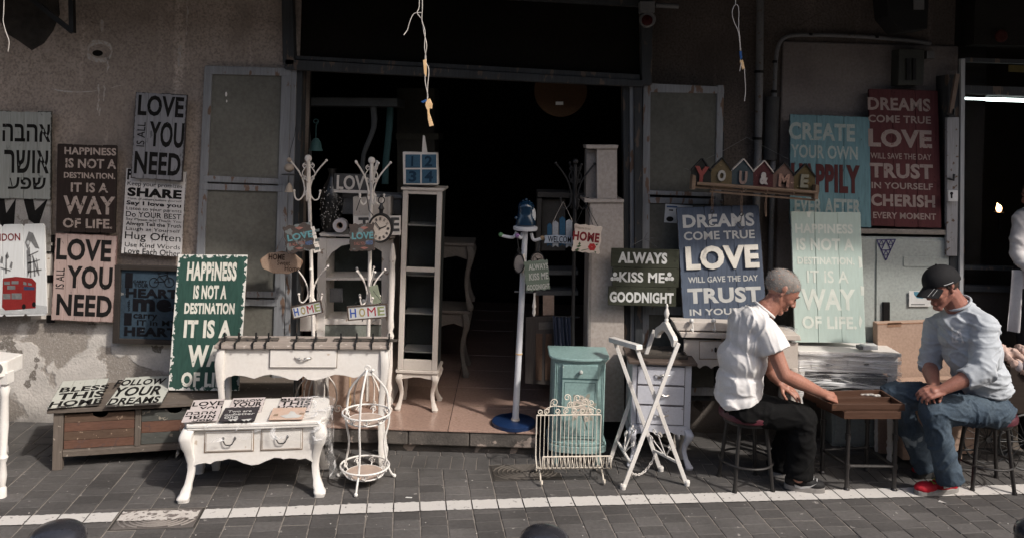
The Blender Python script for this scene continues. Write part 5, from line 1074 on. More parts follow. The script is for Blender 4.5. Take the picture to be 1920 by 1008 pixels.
# --- two stacked dim tables behind ---
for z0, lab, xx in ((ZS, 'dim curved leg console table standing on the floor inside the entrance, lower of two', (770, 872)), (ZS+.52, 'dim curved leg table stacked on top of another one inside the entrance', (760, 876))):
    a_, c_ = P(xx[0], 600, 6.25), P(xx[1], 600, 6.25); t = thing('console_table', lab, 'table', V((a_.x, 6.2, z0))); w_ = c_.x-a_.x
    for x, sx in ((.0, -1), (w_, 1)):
        for y, sy in ((0, -1), (.28, 1)): part(cabriole(x, y, 0, .49, sx, sy, .045, 1.2), 'leg', mat('dim_cream', (.22, .195, .17), .7, s=6), t, smooth=True)  # cream darkened in its colour for the dim depth of the shop
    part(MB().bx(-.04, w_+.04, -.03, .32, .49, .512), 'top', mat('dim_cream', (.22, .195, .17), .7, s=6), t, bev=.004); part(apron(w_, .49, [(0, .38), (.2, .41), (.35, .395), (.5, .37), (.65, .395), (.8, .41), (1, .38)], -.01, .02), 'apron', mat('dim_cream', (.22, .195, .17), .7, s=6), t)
# --- glazed cabinet behind the coat racks ---
YG = 5.52
t = thing('glazed_cabinet', 'white glazed cabinet with an arched door behind the two white coat racks', 'cabinet', P(680, 740, YG))
W(slab([(598, 438), (742, 442), (740, 447), (600, 443)], YG-.02, .32), 'top', m_offwh, t, bev=.003)
W(slab([(596, 446), (612, 446), (606, 800), (590, 800)], YG, .3), 'side', m_offwh, t, bev=.003)
W(slab([(716, 448), (738, 448), (735, 800), (713, 800)], YG, .3), 'side', m_offwh, t, bev=.003)
W(slab([(612, 447), (716, 449), (716, 472), (700, 462), (665, 456), (640, 461), (622, 474), (612, 490)], YG, .02), 'arched_rail', m_offwh, t, bev=.002)
for y0, y1 in ((520, 525), (598, 608)): W(slab([(607, y0), (715, y0), (715, y1), (606, y1)], YG+.003, .25), 'shelf', m_offwh, t, bev=.002)
W(slab(rect(605, 610, 716, 640), YG+.002, .02), 'drawer', mat('sage_inner', (.30, .32, .28), .7), t)
W(slab(rect(605, 450, 716, 800), YG+.27, .01), 'back_panel', mat('inner_green', (.10, .12, .115), .7), t)
W(slab([(612, 448), (716, 450), (716, 598), (606, 598)], YG+.012, .003), 'glass', gm, t)
W(slab(rect(618, 540, 642, 566), YG+.03, .01), 'photo_card', m_plast, t)
t = thing('turned_post', 'white turned table leg standing between the glazed cabinet and the narrow cabinet', 'table leg', V((P(728, 740, 5.42).x, 5.42, ZS)))
part(MB().lathe([(.02, 0), (.022, .08), (.018, .1), (.026, .14), (.018, .18), (.024, .3), (.018, .46), (.028, .5), (.016, .53), (.026, .56), (.02, .62), (.024, .9), (.018, .98), (.026, 1.02), (.015, 1.08), (.008, 1.12)], (0, 0, 0), 14), 'shaft', m_offwh, t, smooth=True)
# boxes in the dim corner under the table
m_card = mat('cardboard', (.47, .335, .265), .85, (.40, .285, .22), s=4, wear=(.33, .22, .16), wt=.7, ws=9, bump=.15)
t = thing('cardboard_box', 'brown carton inside the entrance behind the onion shaped rack bases', 'box', P(610, 765, 5.7)); W(slab([(566, 700), (612, 700), (612, 790), (566, 790)], 5.62, .25), 'carton', m_card, t, bev=.002); W(slab([(588, 700), (591, 700), (591, 790), (588, 790)], 5.618, .002), 'tape', m_tape, t)
t = thing('cardboard_box', 'wider brown carton inside the entrance under the glazed cabinet', 'box', P(680, 765, 5.45)); W(slab([(616, 700), (712, 700), (712, 782), (616, 782)], 5.45, .06), 'carton', m_card, t, bev=.002); W(slab([(655, 700), (658, 700), (658, 782), (655, 782)], 5.448, .002), 'tape', m_tape, t)
t = thing('storage_box', 'pale box and sheets leaning in the gap beside the left coat rack', 'box', P(565, 640, 5.6)); W(slab(rect(545, 592, 592, 620), 5.5, .1), 'case', m_offwh, t, bev=.003); W(slab([(560, 570), (584, 578), (583, 592), (558, 590)], 5.52, .01), 'sheet', m_offwh, t)
# ================= SMALL GOODS =================
def rings(): pass
# vase
t = thing('floor_vase', 'tall dark patterned vase behind the left coat rack', 'vase', P(620, 438, 5.6))
pf = [(.04, 0), (.07, .02), (.10, .10), (.115, .2), (.11, .28), (.08, .34), (.045, .38), (.032, .42), (.05, .455)]
vb = part(MB().lathe([(r*.68, z_) for r, z_ in pf], (0, 0, 0), 24), 'body', mat('vase_black', (.02, .019, .018), .3, s=20, spec=.6), t, smooth=True)
q = MB(); random.seed(3)
for k in range(110):
    z_ = random.uniform(.03, .33); a = random.uniform(PI, 2*PI); r_ = .68*(.07+.045*math.sin(PI*z_/.38)); q.ball((r_*math.cos(a), r_*math.sin(a), z_), random.uniform(.004, .008), 4, sc_=(1, 1, 1.4))
part(q, 'beading', mat('vase_bead', (.06, .055, .05), .25, spec=.8), vb, kind='stuff')
# LOVE block
b = board('letter_block', 'grey block with white cut out letters spelling LOV behind the right coat rack', 'block', (628, 325), (692, 330), (692, 362), (628, 360), 5.58, 5.58, mat('grey_block', (.12, .12, .125), .7, (.07, .07, .07), s=18), 1, th=.04, jag=0)
b.text('LOV', 632, 329, 684, 356, m_offwh, .02, th=.012, name='raised_lettering'); b.put(MB().bx(0, b.W, 0, .02, .04, .05), 'rim', m_offwh); 
t = thing('lidded_box', 'pale grey lidded crate on the glazed cabinet under the letter block', 'box', P(690, 402, 5.6)); W(slab([(640, 368), (752, 372), (752, 402), (640, 402)], 5.62, .15), 'case', m_plast, t, bev=.003); W(slab([(636, 360), (752, 366), (756, 373), (636, 369)], 5.6, .2), 'lid', mat('lid_grey', (.3, .3, .3), .6, s=14), t, bev=.004)
t = thing('wooden_crate', 'cream wooden crate standing behind the pocket watch clock', 'box', P(690, 402, 5.5)); W(slab([(662, 370), (732, 370), (732, 405), (662, 405)], 5.46, .01), 'front_panel', m_cream, t, bev=.002); W(slab([(662, 370), (667, 370), (667, 405), (662, 405)], 5.45, .14), 'side_panel', m_cream, t); W(slab([(727, 370), (732, 370), (732, 405), (727, 405)], 5.45, .14), 'side_panel', m_cream, t)
b = board('letter_block', 'white block with grey letters TIME beside the pocket watch clock', 'block', (664, 404), (752, 404), (752, 440), (664, 440), 5.42, 5.42, m_offwh, 1, th=.03, jag=0)
b.text('TIME', 672, 408, 749, 434, mat('block_grey', (.10, .10, .10), .7), .03)
# tape roll
t = thing('tape_roll', 'white roll of packing tape standing on the glazed cabinet', 'tape', P(637, 438, 5.42)); c0 = P(637, 423, 5.45)
q = MB(); n = 22; vs = []
for r_, y in ((.048, 0), (.048, .05), (.022, .05), (.022, 0)): vs += [c0+V((r_*math.cos(2*PI*k/n), y, r_*math.sin(2*PI*k/n))) for k in range(n)]
q.add(vs, [(i*n+k, i*n+(k+1) % n, ((i+1) % 4)*n+(k+1) % n, ((i+1) % 4)*n+k) for i in range(4) for k in range(n)])
W(q, 'roll', mat('tape_white', (.58, .55, .56), .4), t, smooth=True)
n = 20; q = MB(); vs = []
for r_, y in ((.0235, -.001), (.0235, .052), (.020, .052), (.020, -.001)): vs += [c0+V((r_*math.cos(2*PI*k/n), y, r_*math.sin(2*PI*k/n))) for k in range(n)]
q.add(vs, [(i*n+k, i*n+(k+1) % n, ((i+1) % 4)*n+(k+1) % n, ((i+1) % 4)*n+k) for i in range(4) for k in range(n)]); W(q, 'core', m_card, t)
# pocket watch wall clock
def round_clock(name, label, c, rx, rz_, Y, mrim, mface, numerals=True, depth=.03, tilt=0):
    cc = P(*c, Y); t = thing(name, label, 'clock', cc); M = Matrix.Rotation(R(90), 3, 'X'); M = Matrix.Rotation(tilt, 3, 'Z')@M; sx = rx/rz_
    W(MB().lathe([(rz_, 0), (rz_*1.0, depth), (rz_*.93, depth+.008), (rz_*.85, depth)], cc+V((0, depth, 0)), 28, M, sx=sx), 'case', mrim, t, smooth=True)
    W(MB().lathe([(rz_*.84, 0), (rz_*.84, .002)], cc+V((0, -.001, 0)), 28, M, sx=sx), 'dial', mface, t)
    if numerals:
        q = MB()
        for k in range(12):
            a = PI/2-k*PI/6; 
            for o_ in ((-.0035, .0035) if k % 3 else (-.005, 0, .005)):
                dx, dz_ = math.cos(a), math.sin(a); p1 = cc+V(((dx*rz_*.55-dz_*o_)*sx, -.005, dz_*rz_*.55+dx*o_)); p2 = cc+V(((dx*rz_*.74-dz_*o_)*sx, -.005, dz_*rz_*.74+dx*o_)); q.beam(p1, p2, .0015, .0026)
        W(q, 'numerals', m_black, t)
        W(MB().beam(cc+V((0, -.007, 0)), cc+V((rz_*.5*sx, -.007, rz_*.18)), .002, .005), 'hand', m_black, t); W(MB().beam(cc+V((0, -.008, 0)), cc+V((-rz_*.4*sx, -.008, rz_*.4)), .002, .004), 'hand', m_black, t)
        W(MB().ball(cc+V((0, -.006, 0)), .006, 8), 'hub', m_black, t)
    return t, cc
t, cc = round_clock('wall_clock', 'oval looking pocket watch clock with Roman numerals in a black frame', (713, 428), .079, .095, 5.12, m_iron, mat('ivory_dial', (.42, .37, .33), .6, (.35, .30, .26), s=12))
q = MB().lathe([(.012, 0), (.014, .02), (.022, .03), (.012, .045), (.008, .06)], cc+V((0, .015, .095)), 10).tube([cc+V((.02*math.cos(a), .015, .178+.022*math.sin(a))) for a in [k*PI/8 for k in range(16)]], .004, 6, closed=True).ball(cc+V((0, .015, .205)), .011, 8)
W(q, 'crown', m_iron, t, smooth=True)
W(MB().tube([P(688, 370, 5.1), P(692, 395, 5.12), P(700, 405, 5.13)], .003, 5).tube([P(676, 372, 5.1), P(668, 395, 5.12)], .0028, 5), 'chain', m_iron, t)
# plaques hanging on the racks
wav = [(0, .06), (.03, 0), (.12, .03), (.25, -.02), (.38, .03), (.5, .0), (.62, .03), (.75, -.02), (.88, .03), (.97, 0), (1, .06), (.96, .2), (1.01, .35), (.97, .5), (1.01, .65), (.96, .8), (1, .94), (.97, 1), (.88, .97), (.75, 1.02), (.62, .97), (.5, 1.0), (.38, .97), (.25, 1.02), (.12, .97), (.03, 1), (0, .94), (.04, .8), (-.01, .65), (.03, .5), (-.01, .35), (.04, .2)]
m_rust = mat('rusty_plaque', (.085, .06, .053), .7, (.05, .045, .042), s=14, wear=(.12, .13, .13), wt=.58, ws=24, bump=.3)
lt = mat('turquoise_print', (.13, .30, .33), .6, (.08, .18, .2), s=60); lr = mat('brick_print', (.28, .13, .11), .6); lbx = mat('blue_print', (.10, .16, .30), .6)
for lab, q, Y in (('rusty scalloped plaque LOVE hanging on the left coat rack', ((535, 424), (590, 418), (592, 467), (539, 477)), 5.10), ('rusty scalloped plaque LOVE hanging below the pocket watch clock', ((657, 420), (703, 421), (704, 470), (656, 472)), 5.08)):
    b = board('metal_plaque', lab, 'sign', q[0], q[1], q[2], q[3], Y, Y, m_rust, 1, poly=wav, th=.005)
    x0, x1 = q[0][0], q[1][0]; yy = (q[0][1]+q[1][1])/2; sl_ = (q[1][1]-q[0][1])/2
    b.text('LOVE', x0+3, yy+15, x1-3, yy+28, lt, .035); b.text('IS ALL YOU', x0+7, yy+33, x1-18, yy+39, lr, .01); b.text('NEED', x1-17, yy+31, x1-4, yy+38, lbx, .02)
    b.shape([(x0+18, yy+6), (x0+26, yy+4), (x0+34, yy+6), (x0+26, yy+10)], 'ornament_print', lr); b.shape([(x0+18, yy+44), (x0+26, yy+42), (x0+34, yy+44), (x0+26, yy+47)], 'ornament_print', lr)
b = board('hanging_tag_strip', 'narrow grey strip of three tiny printed tags behind the left LOVE plaque', 'sign', (589, 424), (601, 421), (601, 472), (589, 475), 5.2, 5.2, m_offwh, 3, horiz=True, jag=.001, th=.004)
for y in (430, 448, 464): b.shape([(591, y), (599, y-1), (599, y+4), (591, y+5)], 'print', mat('tag_print', (.15, .17, .17), .7))
hom = [('H', (.06, .12, .42), .04, .2), ('O', (.42, .35, .16), .28, .44), ('M', (.42, .05, .07), .5, .72), ('E', (.30, .34, .16), .77, .95)]
mwp = mat('pale_plaque', (.56, .56, .54), .6, (.47, .48, .47), s=16)
def home(lab, q, Y):
    b = board('name_plaque', lab, 'sign', *q, Y, Y, mwp, 1, th=.008, jag=0)
    for ch, c_, u0, u1 in hom: b.text(ch, .03+u0*.94, .2, .03+u1*.94, .8, mat('home_letter_'+ch.lower(), c_, .6), .0 if ch == 'M' else .02, local=True)
    fmx = mat('brown_plaque_frame', (.11, .08, .065), .6, s=20)
    for x0, x1, y0, y1 in ((0, 1, 0, .08), (0, 1, .92, 1), (0, .03, .08, .92), (.97, 1, .08, .92)): b.put(MB().bx(x0*b.W, x1*b.W, y0*b.H, y1*b.H, -.001, .013), 'frame', fmx)
    return b
b = home('small framed plaque HOME in coloured letters tilted on the left coat rack', ((548, 573), (604, 562), (607, 585), (551, 597)), 5.12)
part(MB().tube([P(562, 570, 5.12), P(574, 528, 5.17)], .0015, 4).tube([P(600, 562, 5.12), P(590, 528, 5.17)], .0015, 4), 'hanging_cord', m_iron, b.e, w=True)
b = home('small framed plaque HOME in coloured letters hanging level on the right coat rack', ((652, 573), (727, 568), (728, 594), (653, 600)), 5.10)
part(MB().tube([P(662, 572, 5.1), P(688, 545, 5.17)], .0015, 4).tube([P(718, 568, 5.1), P(700, 545, 5.17)], .0015, 4), 'hanging_cord', m_iron, b.e, w=True)
# oval plaque
b = board('oval_plaque', 'oval slice of pale bark edged wood reading HOME Sweet Home against the left shutter', 'sign', (488, 470), (568, 474), (567, 514), (488, 511), 5.22, 5.22, mat('wood_slice', (.42, .31, .23), .7, (.32, .22, .16), s=12, edge=((.2, .12, .08), .03, .06)), 1, poly=[(.5+.5*math.cos(a)*(1+.03*math.sin(a*7)), .5+.5*math.sin(a)*(1+.05*math.sin(a*9))) for a in [k*PI/18 for k in range(36)]], th=.012)
b.text('HOME', 504, 476, 534, 487, mat('brown_ink', (.06, .035, .025), .7), .02); b.text('Sweet', 520, 488, 544, 497, MATS['brown_ink'], 0); b.text('Home', 534, 498, 562, 508, MATS['brown_ink'], 0)
part(MB().tube([P(515, 473, 5.23), P(530, 445, 5.3), P(545, 475, 5.23)], .0014, 4), 'hanging_cord', m_iron, b.e, w=True)
# wind bells on the shutter stile
bm_ = mat('cream_ceramic', (.42, .36, .30), .5, (.3, .25, .2), s=30)
t = thing('wind_bell', 'cream ceramic bell with a small disc plate hanging on the shutter stile', 'bell', P(542, 325, 5.25))
W(MB().ball(P(542, 315, 5.25), .032, 10, sc_=(1, 1, .9)).ball(P(542, 300, 5.25), .016, 8), 'body', bm_, t, smooth=True); W(MB().lathe([(.052, 0), (.052, .004)], P(543, 328, 5.25), 18), 'plate', m_iron, t); W(MB().tube([P(542, 300, 5.25), P(545, 280, 5.3), P(552, 255, 5.33), P(556, 228, 5.35)], .002, 5), 'wire', m_iron, t)
t = thing('wind_bell', 'small cream bell hanging below the disc plate on the shutter stile', 'bell', P(542, 360, 5.25))
W(MB().lathe([(.03, 0), (.024, .015), (.018, .04), (.010, .052), (.003, .06)], P(542, 360, 5.25), 14), 'body', bm_, t, smooth=True); W(MB().tube([P(542, 329, 5.25), P(542, 345, 5.25)], .0015, 4), 'cord', m_iron, t)
t = thing('wind_bell', 'dim teal bell hanging in the dark left of the entrance', 'bell', P(592, 282, 5.6))
W(MB().lathe([(.05, 0), (.042, .02), (.034, .06), (.018, .085), (.004, .09)], P(592, 283, 5.6), 16), 'body', mat('teal_metal', (.06, .13, .13), .5), t, smooth=True); W(MB().tube([P(592, 262, 5.6), P(593, 235, 5.6)]+spiral(P(592, 228, 5.6), .02, .01, 0, 360, 8), .003, 5), 'wire', mat('teal_metal', (.06, .13, .13)), t)
# upturned table deep in the dark, upper left
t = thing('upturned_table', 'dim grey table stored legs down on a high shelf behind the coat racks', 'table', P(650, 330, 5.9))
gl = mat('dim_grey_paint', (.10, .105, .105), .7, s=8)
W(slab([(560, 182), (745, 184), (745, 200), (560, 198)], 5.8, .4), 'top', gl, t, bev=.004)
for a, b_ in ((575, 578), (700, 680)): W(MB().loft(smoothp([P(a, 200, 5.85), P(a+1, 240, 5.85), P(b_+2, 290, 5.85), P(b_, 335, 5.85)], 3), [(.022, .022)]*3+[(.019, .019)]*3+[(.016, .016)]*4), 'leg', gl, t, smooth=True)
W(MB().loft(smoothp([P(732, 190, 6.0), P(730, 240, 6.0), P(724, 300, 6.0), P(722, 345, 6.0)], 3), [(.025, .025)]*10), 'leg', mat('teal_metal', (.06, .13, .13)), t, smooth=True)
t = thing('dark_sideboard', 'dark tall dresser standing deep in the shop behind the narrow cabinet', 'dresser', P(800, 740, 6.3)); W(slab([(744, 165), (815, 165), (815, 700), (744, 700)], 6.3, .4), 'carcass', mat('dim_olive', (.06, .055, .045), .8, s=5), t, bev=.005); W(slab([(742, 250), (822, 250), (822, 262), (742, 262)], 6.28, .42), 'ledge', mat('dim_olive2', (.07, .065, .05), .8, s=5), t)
# round tambour on the right inside wall
t = thing('round_tray', 'round orange brown tray with a small paper tag hanging high inside the entrance', 'tray', P(1052, 220, 5.75)); c0 = P(1051, 170, 5.75)
W(MB().lathe([(.19, 0), (.19, .02), (.17, .024)], c0, 32, Matrix.Rotation(R(90), 3, 'X')), 'disc', mat('orange_wood', (.07, .037, .018), .8, (.05, .027, .013), s=4), t, smooth=True); W(slab([(1042, 191), (1056, 191), (1056, 197), (1042, 197)], 5.72, .003), 'price_tag', mat('paper_white', (.72, .72, .7)), t)
# striped pole with coloured hooks
base = P(966, 795, 5.21); base.z = ZS; topp = P(985, 430, 5.21)
t = thing('pole_stand', 'white leaning pole rack on a round blue base with coloured ball hooks', 'coat rack', base)
mblue = mat('royal_blue_paint', (.012, .033, .10), .35, s=12, spec=.5)
W(MB().lathe([(.142, 0), (.142, .022), (.132, .028), (.03, .028)], base+V((-.01, -.0, .001)), 36), 'base', mblue, t, smooth=True)
pw_ = mat('pole_white', (.62, .63, .66), .4, (.54, .55, .58), s=9)
W(MB().tube([base+V((0, 0, .025)), topp], [.0215, .018], 16), 'pole', pw_, t, smooth=True)
W(MB().lathe([(.03, 0), (.026, .015)], base+V((0, 0, .028)), 14), 'collar', m_cream, t); k_ = base.lerp(topp, .36); W(MB().lathe([(.0235, 0), (.0235, .008)], k_, 14), 'rubber_band', m_tape, t)
W(MB().lathe([(.076, 0), (.08, .008), (.08, .02), (.07, .026)], topp+V((0, 0, -.005)), 28), 'top_disc', pw_, t, smooth=True)
for nm, (x, y), cc_, dy in (('g', (939, 440), (.12, .25, .13), 0), ('v', (970, 442), (.28, .16, .34), -.05), ('o', (1017, 446), (.62, .42, .25), 0)):
    e_ = P(x, y, 5.21+dy); s_ = topp+V((.0, 0, -.01)); md = (s_+e_)/2; md.z = e_.z-.015
    hk_ = W(MB().tube(smoothp([s_+(e_-s_)*.35, md, e_+V((-.01*(1 if e_.x > s_.x else -1), 0, -.006)), e_], 4), .0105, 8), 'hook', pw_, t, smooth=True); part(MB().ball(e_, .0155, 10), 'ball_tip', mat('ball_'+nm, cc_, .4), hk_, smooth=True, w=True)
k_ = base.lerp(topp, .68); W(MB().tube([k_+V((-.05, 0, 0)), k_+V((.07, 0, 0))], .006, 8), 'crosspeg', m_plast, t)
# blue enamel kettle-like pot
c0 = topp+V((0, 0, .022)); t = thing('enamel_jug', 'glossy dark blue bell shaped pot with a white side on top of the pole rack', 'pot', c0)
me_ = mat('blue_enamel', (.008, .035, .075), .14, spec=.8, bump=0)
part(MB().lathe([(.056, 0), (.066, .01), (.064, .04), (.055, .07), (.05, .1), (.054, .125), (.045, .15), (.02, .165), (.004, .17)], (0, 0, 0), 24), 'body', me_, t, smooth=True)
part(MB().ball((.042, .0, .06), .05, 10, sc_=(.5, .7, 1.35)), 'white_side', mat('white_enamel', (.6, .62, .63), .2), t, smooth=True)
part(MB().ball((0, 0, .172), .009, 8).ball((-.02, 0, .163), .007, 6).ball((.02, 0, .163), .007, 6).ball((-.062, -.03, .055), .012, 8), 'knob', me_, t, smooth=True)
# round hanging clock on the pole + small Always Kiss Me sign
t, cc = round_clock('hanging_clock', 'two sided round station clock seen nearly edge on, hung on the violet ball hook', (973, 494), .036, .065, 5.15, m_blk, mat('clock_grey', (.25, .23, .22), .6, s=20), numerals=False, depth=.045)
W(MB().tube([cc+V((0, .01, .065)), P(970, 446, 5.16)], .003, 6).tube(arc(cc+V((0, .01, .083)), .014, 0, 360, 10)[:-1], .003, 5, closed=True), 'hanger', m_iron, t)
W(MB().lathe([(.062, 0), (.062, .002)], cc+V((.03, .02, 0)), 22, Matrix.Rotation(R(60), 3, 'Z')@Matrix.Rotation(R(90), 3, 'X'), sx=.35), 'dial', m_offwh, t)
b = board('name_plaque', 'small green plaque ALWAYS KISS ME GOODNIGHT hanging from the pole rack', 'sign', (988, 489), (1030, 487), (1032, 542), (986, 546), 5.12, 5.12, mat('sage_plaque', (.12, .155, .12), .7, (.2, .24, .19), s=10, grain=2), 1, poly=wav, th=.006)
for s_, q in (('ALWAYS', (991, 494, 1028, 505)), ('KISS ME', (992, 511, 1028, 524)), ('GOODNIGHT', (988, 532, 1031, 542))): b.text(s_, *q, mat('plaque_white', (.62, .62, .56), .6), .03)
t, cc = round_clock('fan_dial', 'half hidden pale fan dial clock in a black rim above the small green plaque', (1008, 486), .045, .047, 5.18, m_blk, mat('fan_cream', (.5, .42, .36), .6), numerals=True, depth=.02)
W(MB().tube([cc+V((0, 0, .05)), P(1013, 452, 5.2)], .004, 6), 'hanger', m_iron, t)
t = thing('glass_drop', 'small white drop ornament hanging under the green plaque', 'ornament', P(1001, 592, 5.15)); W(MB().lathe([(.004, 0), (.012, .02), (.008, .05), (.013, .06), (.009, .09), (.005, .13), (.008, .15)], P(1001, 592, 5.15), 10), 'drop', m_offwh, t, smooth=True)
# WELCOME sign and HOME sign on the black rack
b = board('welcome_sign', 'small blue and white picket fence sign WELCOME hanging from the black coat rack', 'sign', (1024, 440), (1076, 440), (1076, 458), (1020, 456), 5.16, 5.16, mat('banner_white', (.38, .43, .50), .6, s=20), 1, poly=[(0, 0), (.5, .08), (1, 0), (1, .9), (.5, 1), (0, .9), (.03, .45)], th=.006)
for i, (x0, x1, yt, yb, cc_) in enumerate(((1026, 1035, 418, 462, 0), (1036, 1047, 414, 464, 1), (1049, 1060, 406, 462, 0), (1061, 1073, 411, 465, 1))):
    W(slab([(x0, yt+4), ((x0+x1)/2, yt), (x1, yt+4), (x1, yb), ((x0+x1)/2, yb-4), (x0, yb)], 5.165, .006), 'picket', mat('picket_blue', (.03, .09, .16), .6) if cc_ == 0 else mat('picket_white', (.35, .37, .4), .6), b.e, bev=.001)
b.text('WELCOM', 1027, 443, 1071, 455, m_black, .01)
part(MB().tube([P(1037, 416, 5.16), P(1056, 378, 5.2), P(1074, 416, 5.16)], .0015, 4), 'hanging_cord', m_cream, b.e, w=True)
sc2 = [(0, .05), (.05, 0), (.2, .04), (.4, .0), (.5, .03), (.6, 0), (.8, .04), (.95, 0), (1, .05), (.96, .25), (1, .5), (.96, .75), (1, .95), (.95, 1), (.8, .96), (.6, 1), (.5, .97), (.4, 1), (.2, .96), (.05, 1), (0, .95), (.04, .75), (0, .5), (.04, .25)]
b = board('name_plaque', 'cream scalloped plaque HOME in dark red with a red flower, hanging from the black rack', 'sign', (1074, 418), (1125, 424), (1124, 477), (1071, 471), 5.12, 5.12, mat('cream_plaque', (.68, .60, .52), .55, (.6, .5, .42), s=8), 1, poly=sc2, th=.006)
b.text('Welcome to our', 1078, 425, 1108, 430, goldl, 0); b.text('HOME', 1074, 435, 1124, 453, mat('home_red', (.24, .03, .035), .6), .045)
rf = mat('flower_red', (.5, .05, .05), .6, (.35, .03, .03), s=60); gf = mat('leaf_green', (.10, .15, .08), .7)
for k in range(6): b.shape([(1110+4*math.cos(k*PI/3)+3.6*math.cos(a), 463+4*math.sin(k*PI/3)+3.4*math.sin(a)) for a in [j*PI/4 for j in range(8)]], 'flower_print', rf, z=.0002*k)
for q in ([(1080, 462), (1086, 459), (1090, 461), (1085, 464)], [(1077, 469), (1083, 465), (1087, 467), (1082, 471)], [(1084, 457), (1087, 453), (1089, 457), (1087, 460)], [(1116, 458), (1122, 457), (1119, 461)], [(1113, 470), (1118, 472), (1117, 475)], [(1090, 469), (1104, 466), (1104, 467), (1090, 470.5)]): b.shape(q, 'leaf_print', gf)
part(MB().tube([P(1080, 420, 5.13), P(1096, 384, 5.2)], .002, 4).tube([P(1121, 424, 5.13), P(1100, 384, 5.2)], .002, 4).tube([P(1112, 422, 5.13), P(1098, 384, 5.2)], .002, 4), 'hanging_cord', m_iron, b.e, w=True)
# cupboard at the right jamb
m_cup = mat('cupboard_paint', (.46, .41, .37), .5, (.42, .37, .335), s=3, bump=.1)
t = thing('tall_cupboard', 'plain cream cupboard with a narrower box top at the right side of the entrance', 'cupboard', P(1130, 780, 5.36))
W(slab([(1106, 378), (1169, 380), (1171, 790), (1098, 790)], 5.34, .3), 'lower_case', m_cup, t, bev=.003); W(slab([(1096, 373), (1170, 374), (1170, 380), (1096, 380)], 5.32, .33), 'cap_moulding', m_cup, t, bev=.003)
W(slab([(1119, 278), (1157, 278), (1157, 373), (1119, 373)], 5.36, .2), 'upper_case', m_cup, t, bev=.003); W(slab([(1100, 280), (1119, 281), (1119, 373), (1098, 370)], 5.42, .14), 'upper_side', mat('cup_side_shaded', (.34, .31, .29), .6), t, bev=.003); W(slab([(1098, 272), (1160, 272), (1158, 279), (1100, 279)], 5.34, .23), 'upper_cornice', m_cup, t, bev=.003)  # side face in darker cream, its shade put into the colour
W(slab([(1107, 390), (1111, 390), (1106, 780), (1101, 780)], 5.335, .01), 'bead', mat('cup_side_shaded', (.34, .31, .29)), t)
# dark shelf furniture and a hanging garment
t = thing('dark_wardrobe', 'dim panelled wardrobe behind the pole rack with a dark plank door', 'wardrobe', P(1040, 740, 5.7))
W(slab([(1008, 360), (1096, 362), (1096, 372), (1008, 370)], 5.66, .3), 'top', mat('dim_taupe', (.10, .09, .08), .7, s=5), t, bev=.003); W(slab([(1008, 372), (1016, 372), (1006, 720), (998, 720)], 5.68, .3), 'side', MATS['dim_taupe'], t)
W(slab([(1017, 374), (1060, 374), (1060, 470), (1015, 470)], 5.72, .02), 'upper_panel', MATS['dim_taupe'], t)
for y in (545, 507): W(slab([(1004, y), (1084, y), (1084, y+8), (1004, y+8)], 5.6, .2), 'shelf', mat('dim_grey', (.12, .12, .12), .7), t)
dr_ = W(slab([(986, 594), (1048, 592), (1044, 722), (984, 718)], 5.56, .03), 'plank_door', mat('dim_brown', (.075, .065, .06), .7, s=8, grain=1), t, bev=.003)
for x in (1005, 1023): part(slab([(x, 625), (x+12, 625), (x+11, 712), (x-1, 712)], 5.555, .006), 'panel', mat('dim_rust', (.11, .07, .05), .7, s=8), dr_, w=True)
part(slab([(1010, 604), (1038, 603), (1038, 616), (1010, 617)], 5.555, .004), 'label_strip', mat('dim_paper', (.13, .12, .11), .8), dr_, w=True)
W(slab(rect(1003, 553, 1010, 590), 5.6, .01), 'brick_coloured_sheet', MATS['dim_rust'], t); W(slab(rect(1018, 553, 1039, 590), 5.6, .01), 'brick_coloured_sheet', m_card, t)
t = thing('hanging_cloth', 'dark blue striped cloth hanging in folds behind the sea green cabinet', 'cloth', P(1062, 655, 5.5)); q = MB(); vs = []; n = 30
for i in range(2):
    for k in range(n+1): x = 1040+k*1.3-(8*(1-i)); p = P(x-(4 if i else 0)+4, 593 if i == 0 else 652, 5.5); p.y += .02*math.sin(k*1.25)+(.012*math.sin(k*.5)); vs.append(p)
W(q.add(vs, [(k, k+1, n+2+k, n+1+k) for k in range(n)]), 'fabric', mat('navy_cloth', (.05, .06, .10), .8, (.16, .18, .24), s=40, grain=1), t, smooth=True); W(MB().tube([P(1046, 593, 5.5), P(1086, 594, 5.5)], .005, 6), 'rail', m_iron, t)
# --- hook rack and cream console behind the left man ---
YC = 5.12
t = thing('console_table', 'cream console table with scalloped apron behind the grey haired man', 'table', P(1390, 800, YC), 0)
W(slab([(1274, 622), (1500, 628), (1503, 638), (1278, 632)], YC-.03, .28), 'top', m_cream, t, bev=.004)
a_, c_ = P(1283, 636, YC), P(1497, 640, YC); wd = c_.x-a_.x; zt = a_.z; zb = P(1300, 690, YC).z
pts = [(0, zt)]+[(f, z_) for f, z_ in [(0, zb-.07), (.03, zb-.05)]+[(.03+(wd-.06)*k/36, zb+.022*abs(math.sin(k*PI/4))) for k in range(37)]+[(wd-.03, zb-.05), (wd, zb-.07)]]+[(wd, zt)]
W(MB().prism(pts, (a_.x, YC, 0), (1, 0, 0), (0, 0, 1), .02, n=V((0, 1, 0))), 'apron', m_cream, t, bev=.002)
for x in (a_.x+.02, c_.x-.02):
    for y in (YC+.02, YC+.22): W(cabriole(x, y, 0, zb+.02, -.6 if x < 1.6 else .6, 0, .045, 1), 'leg', m_cream, t, smooth=True)
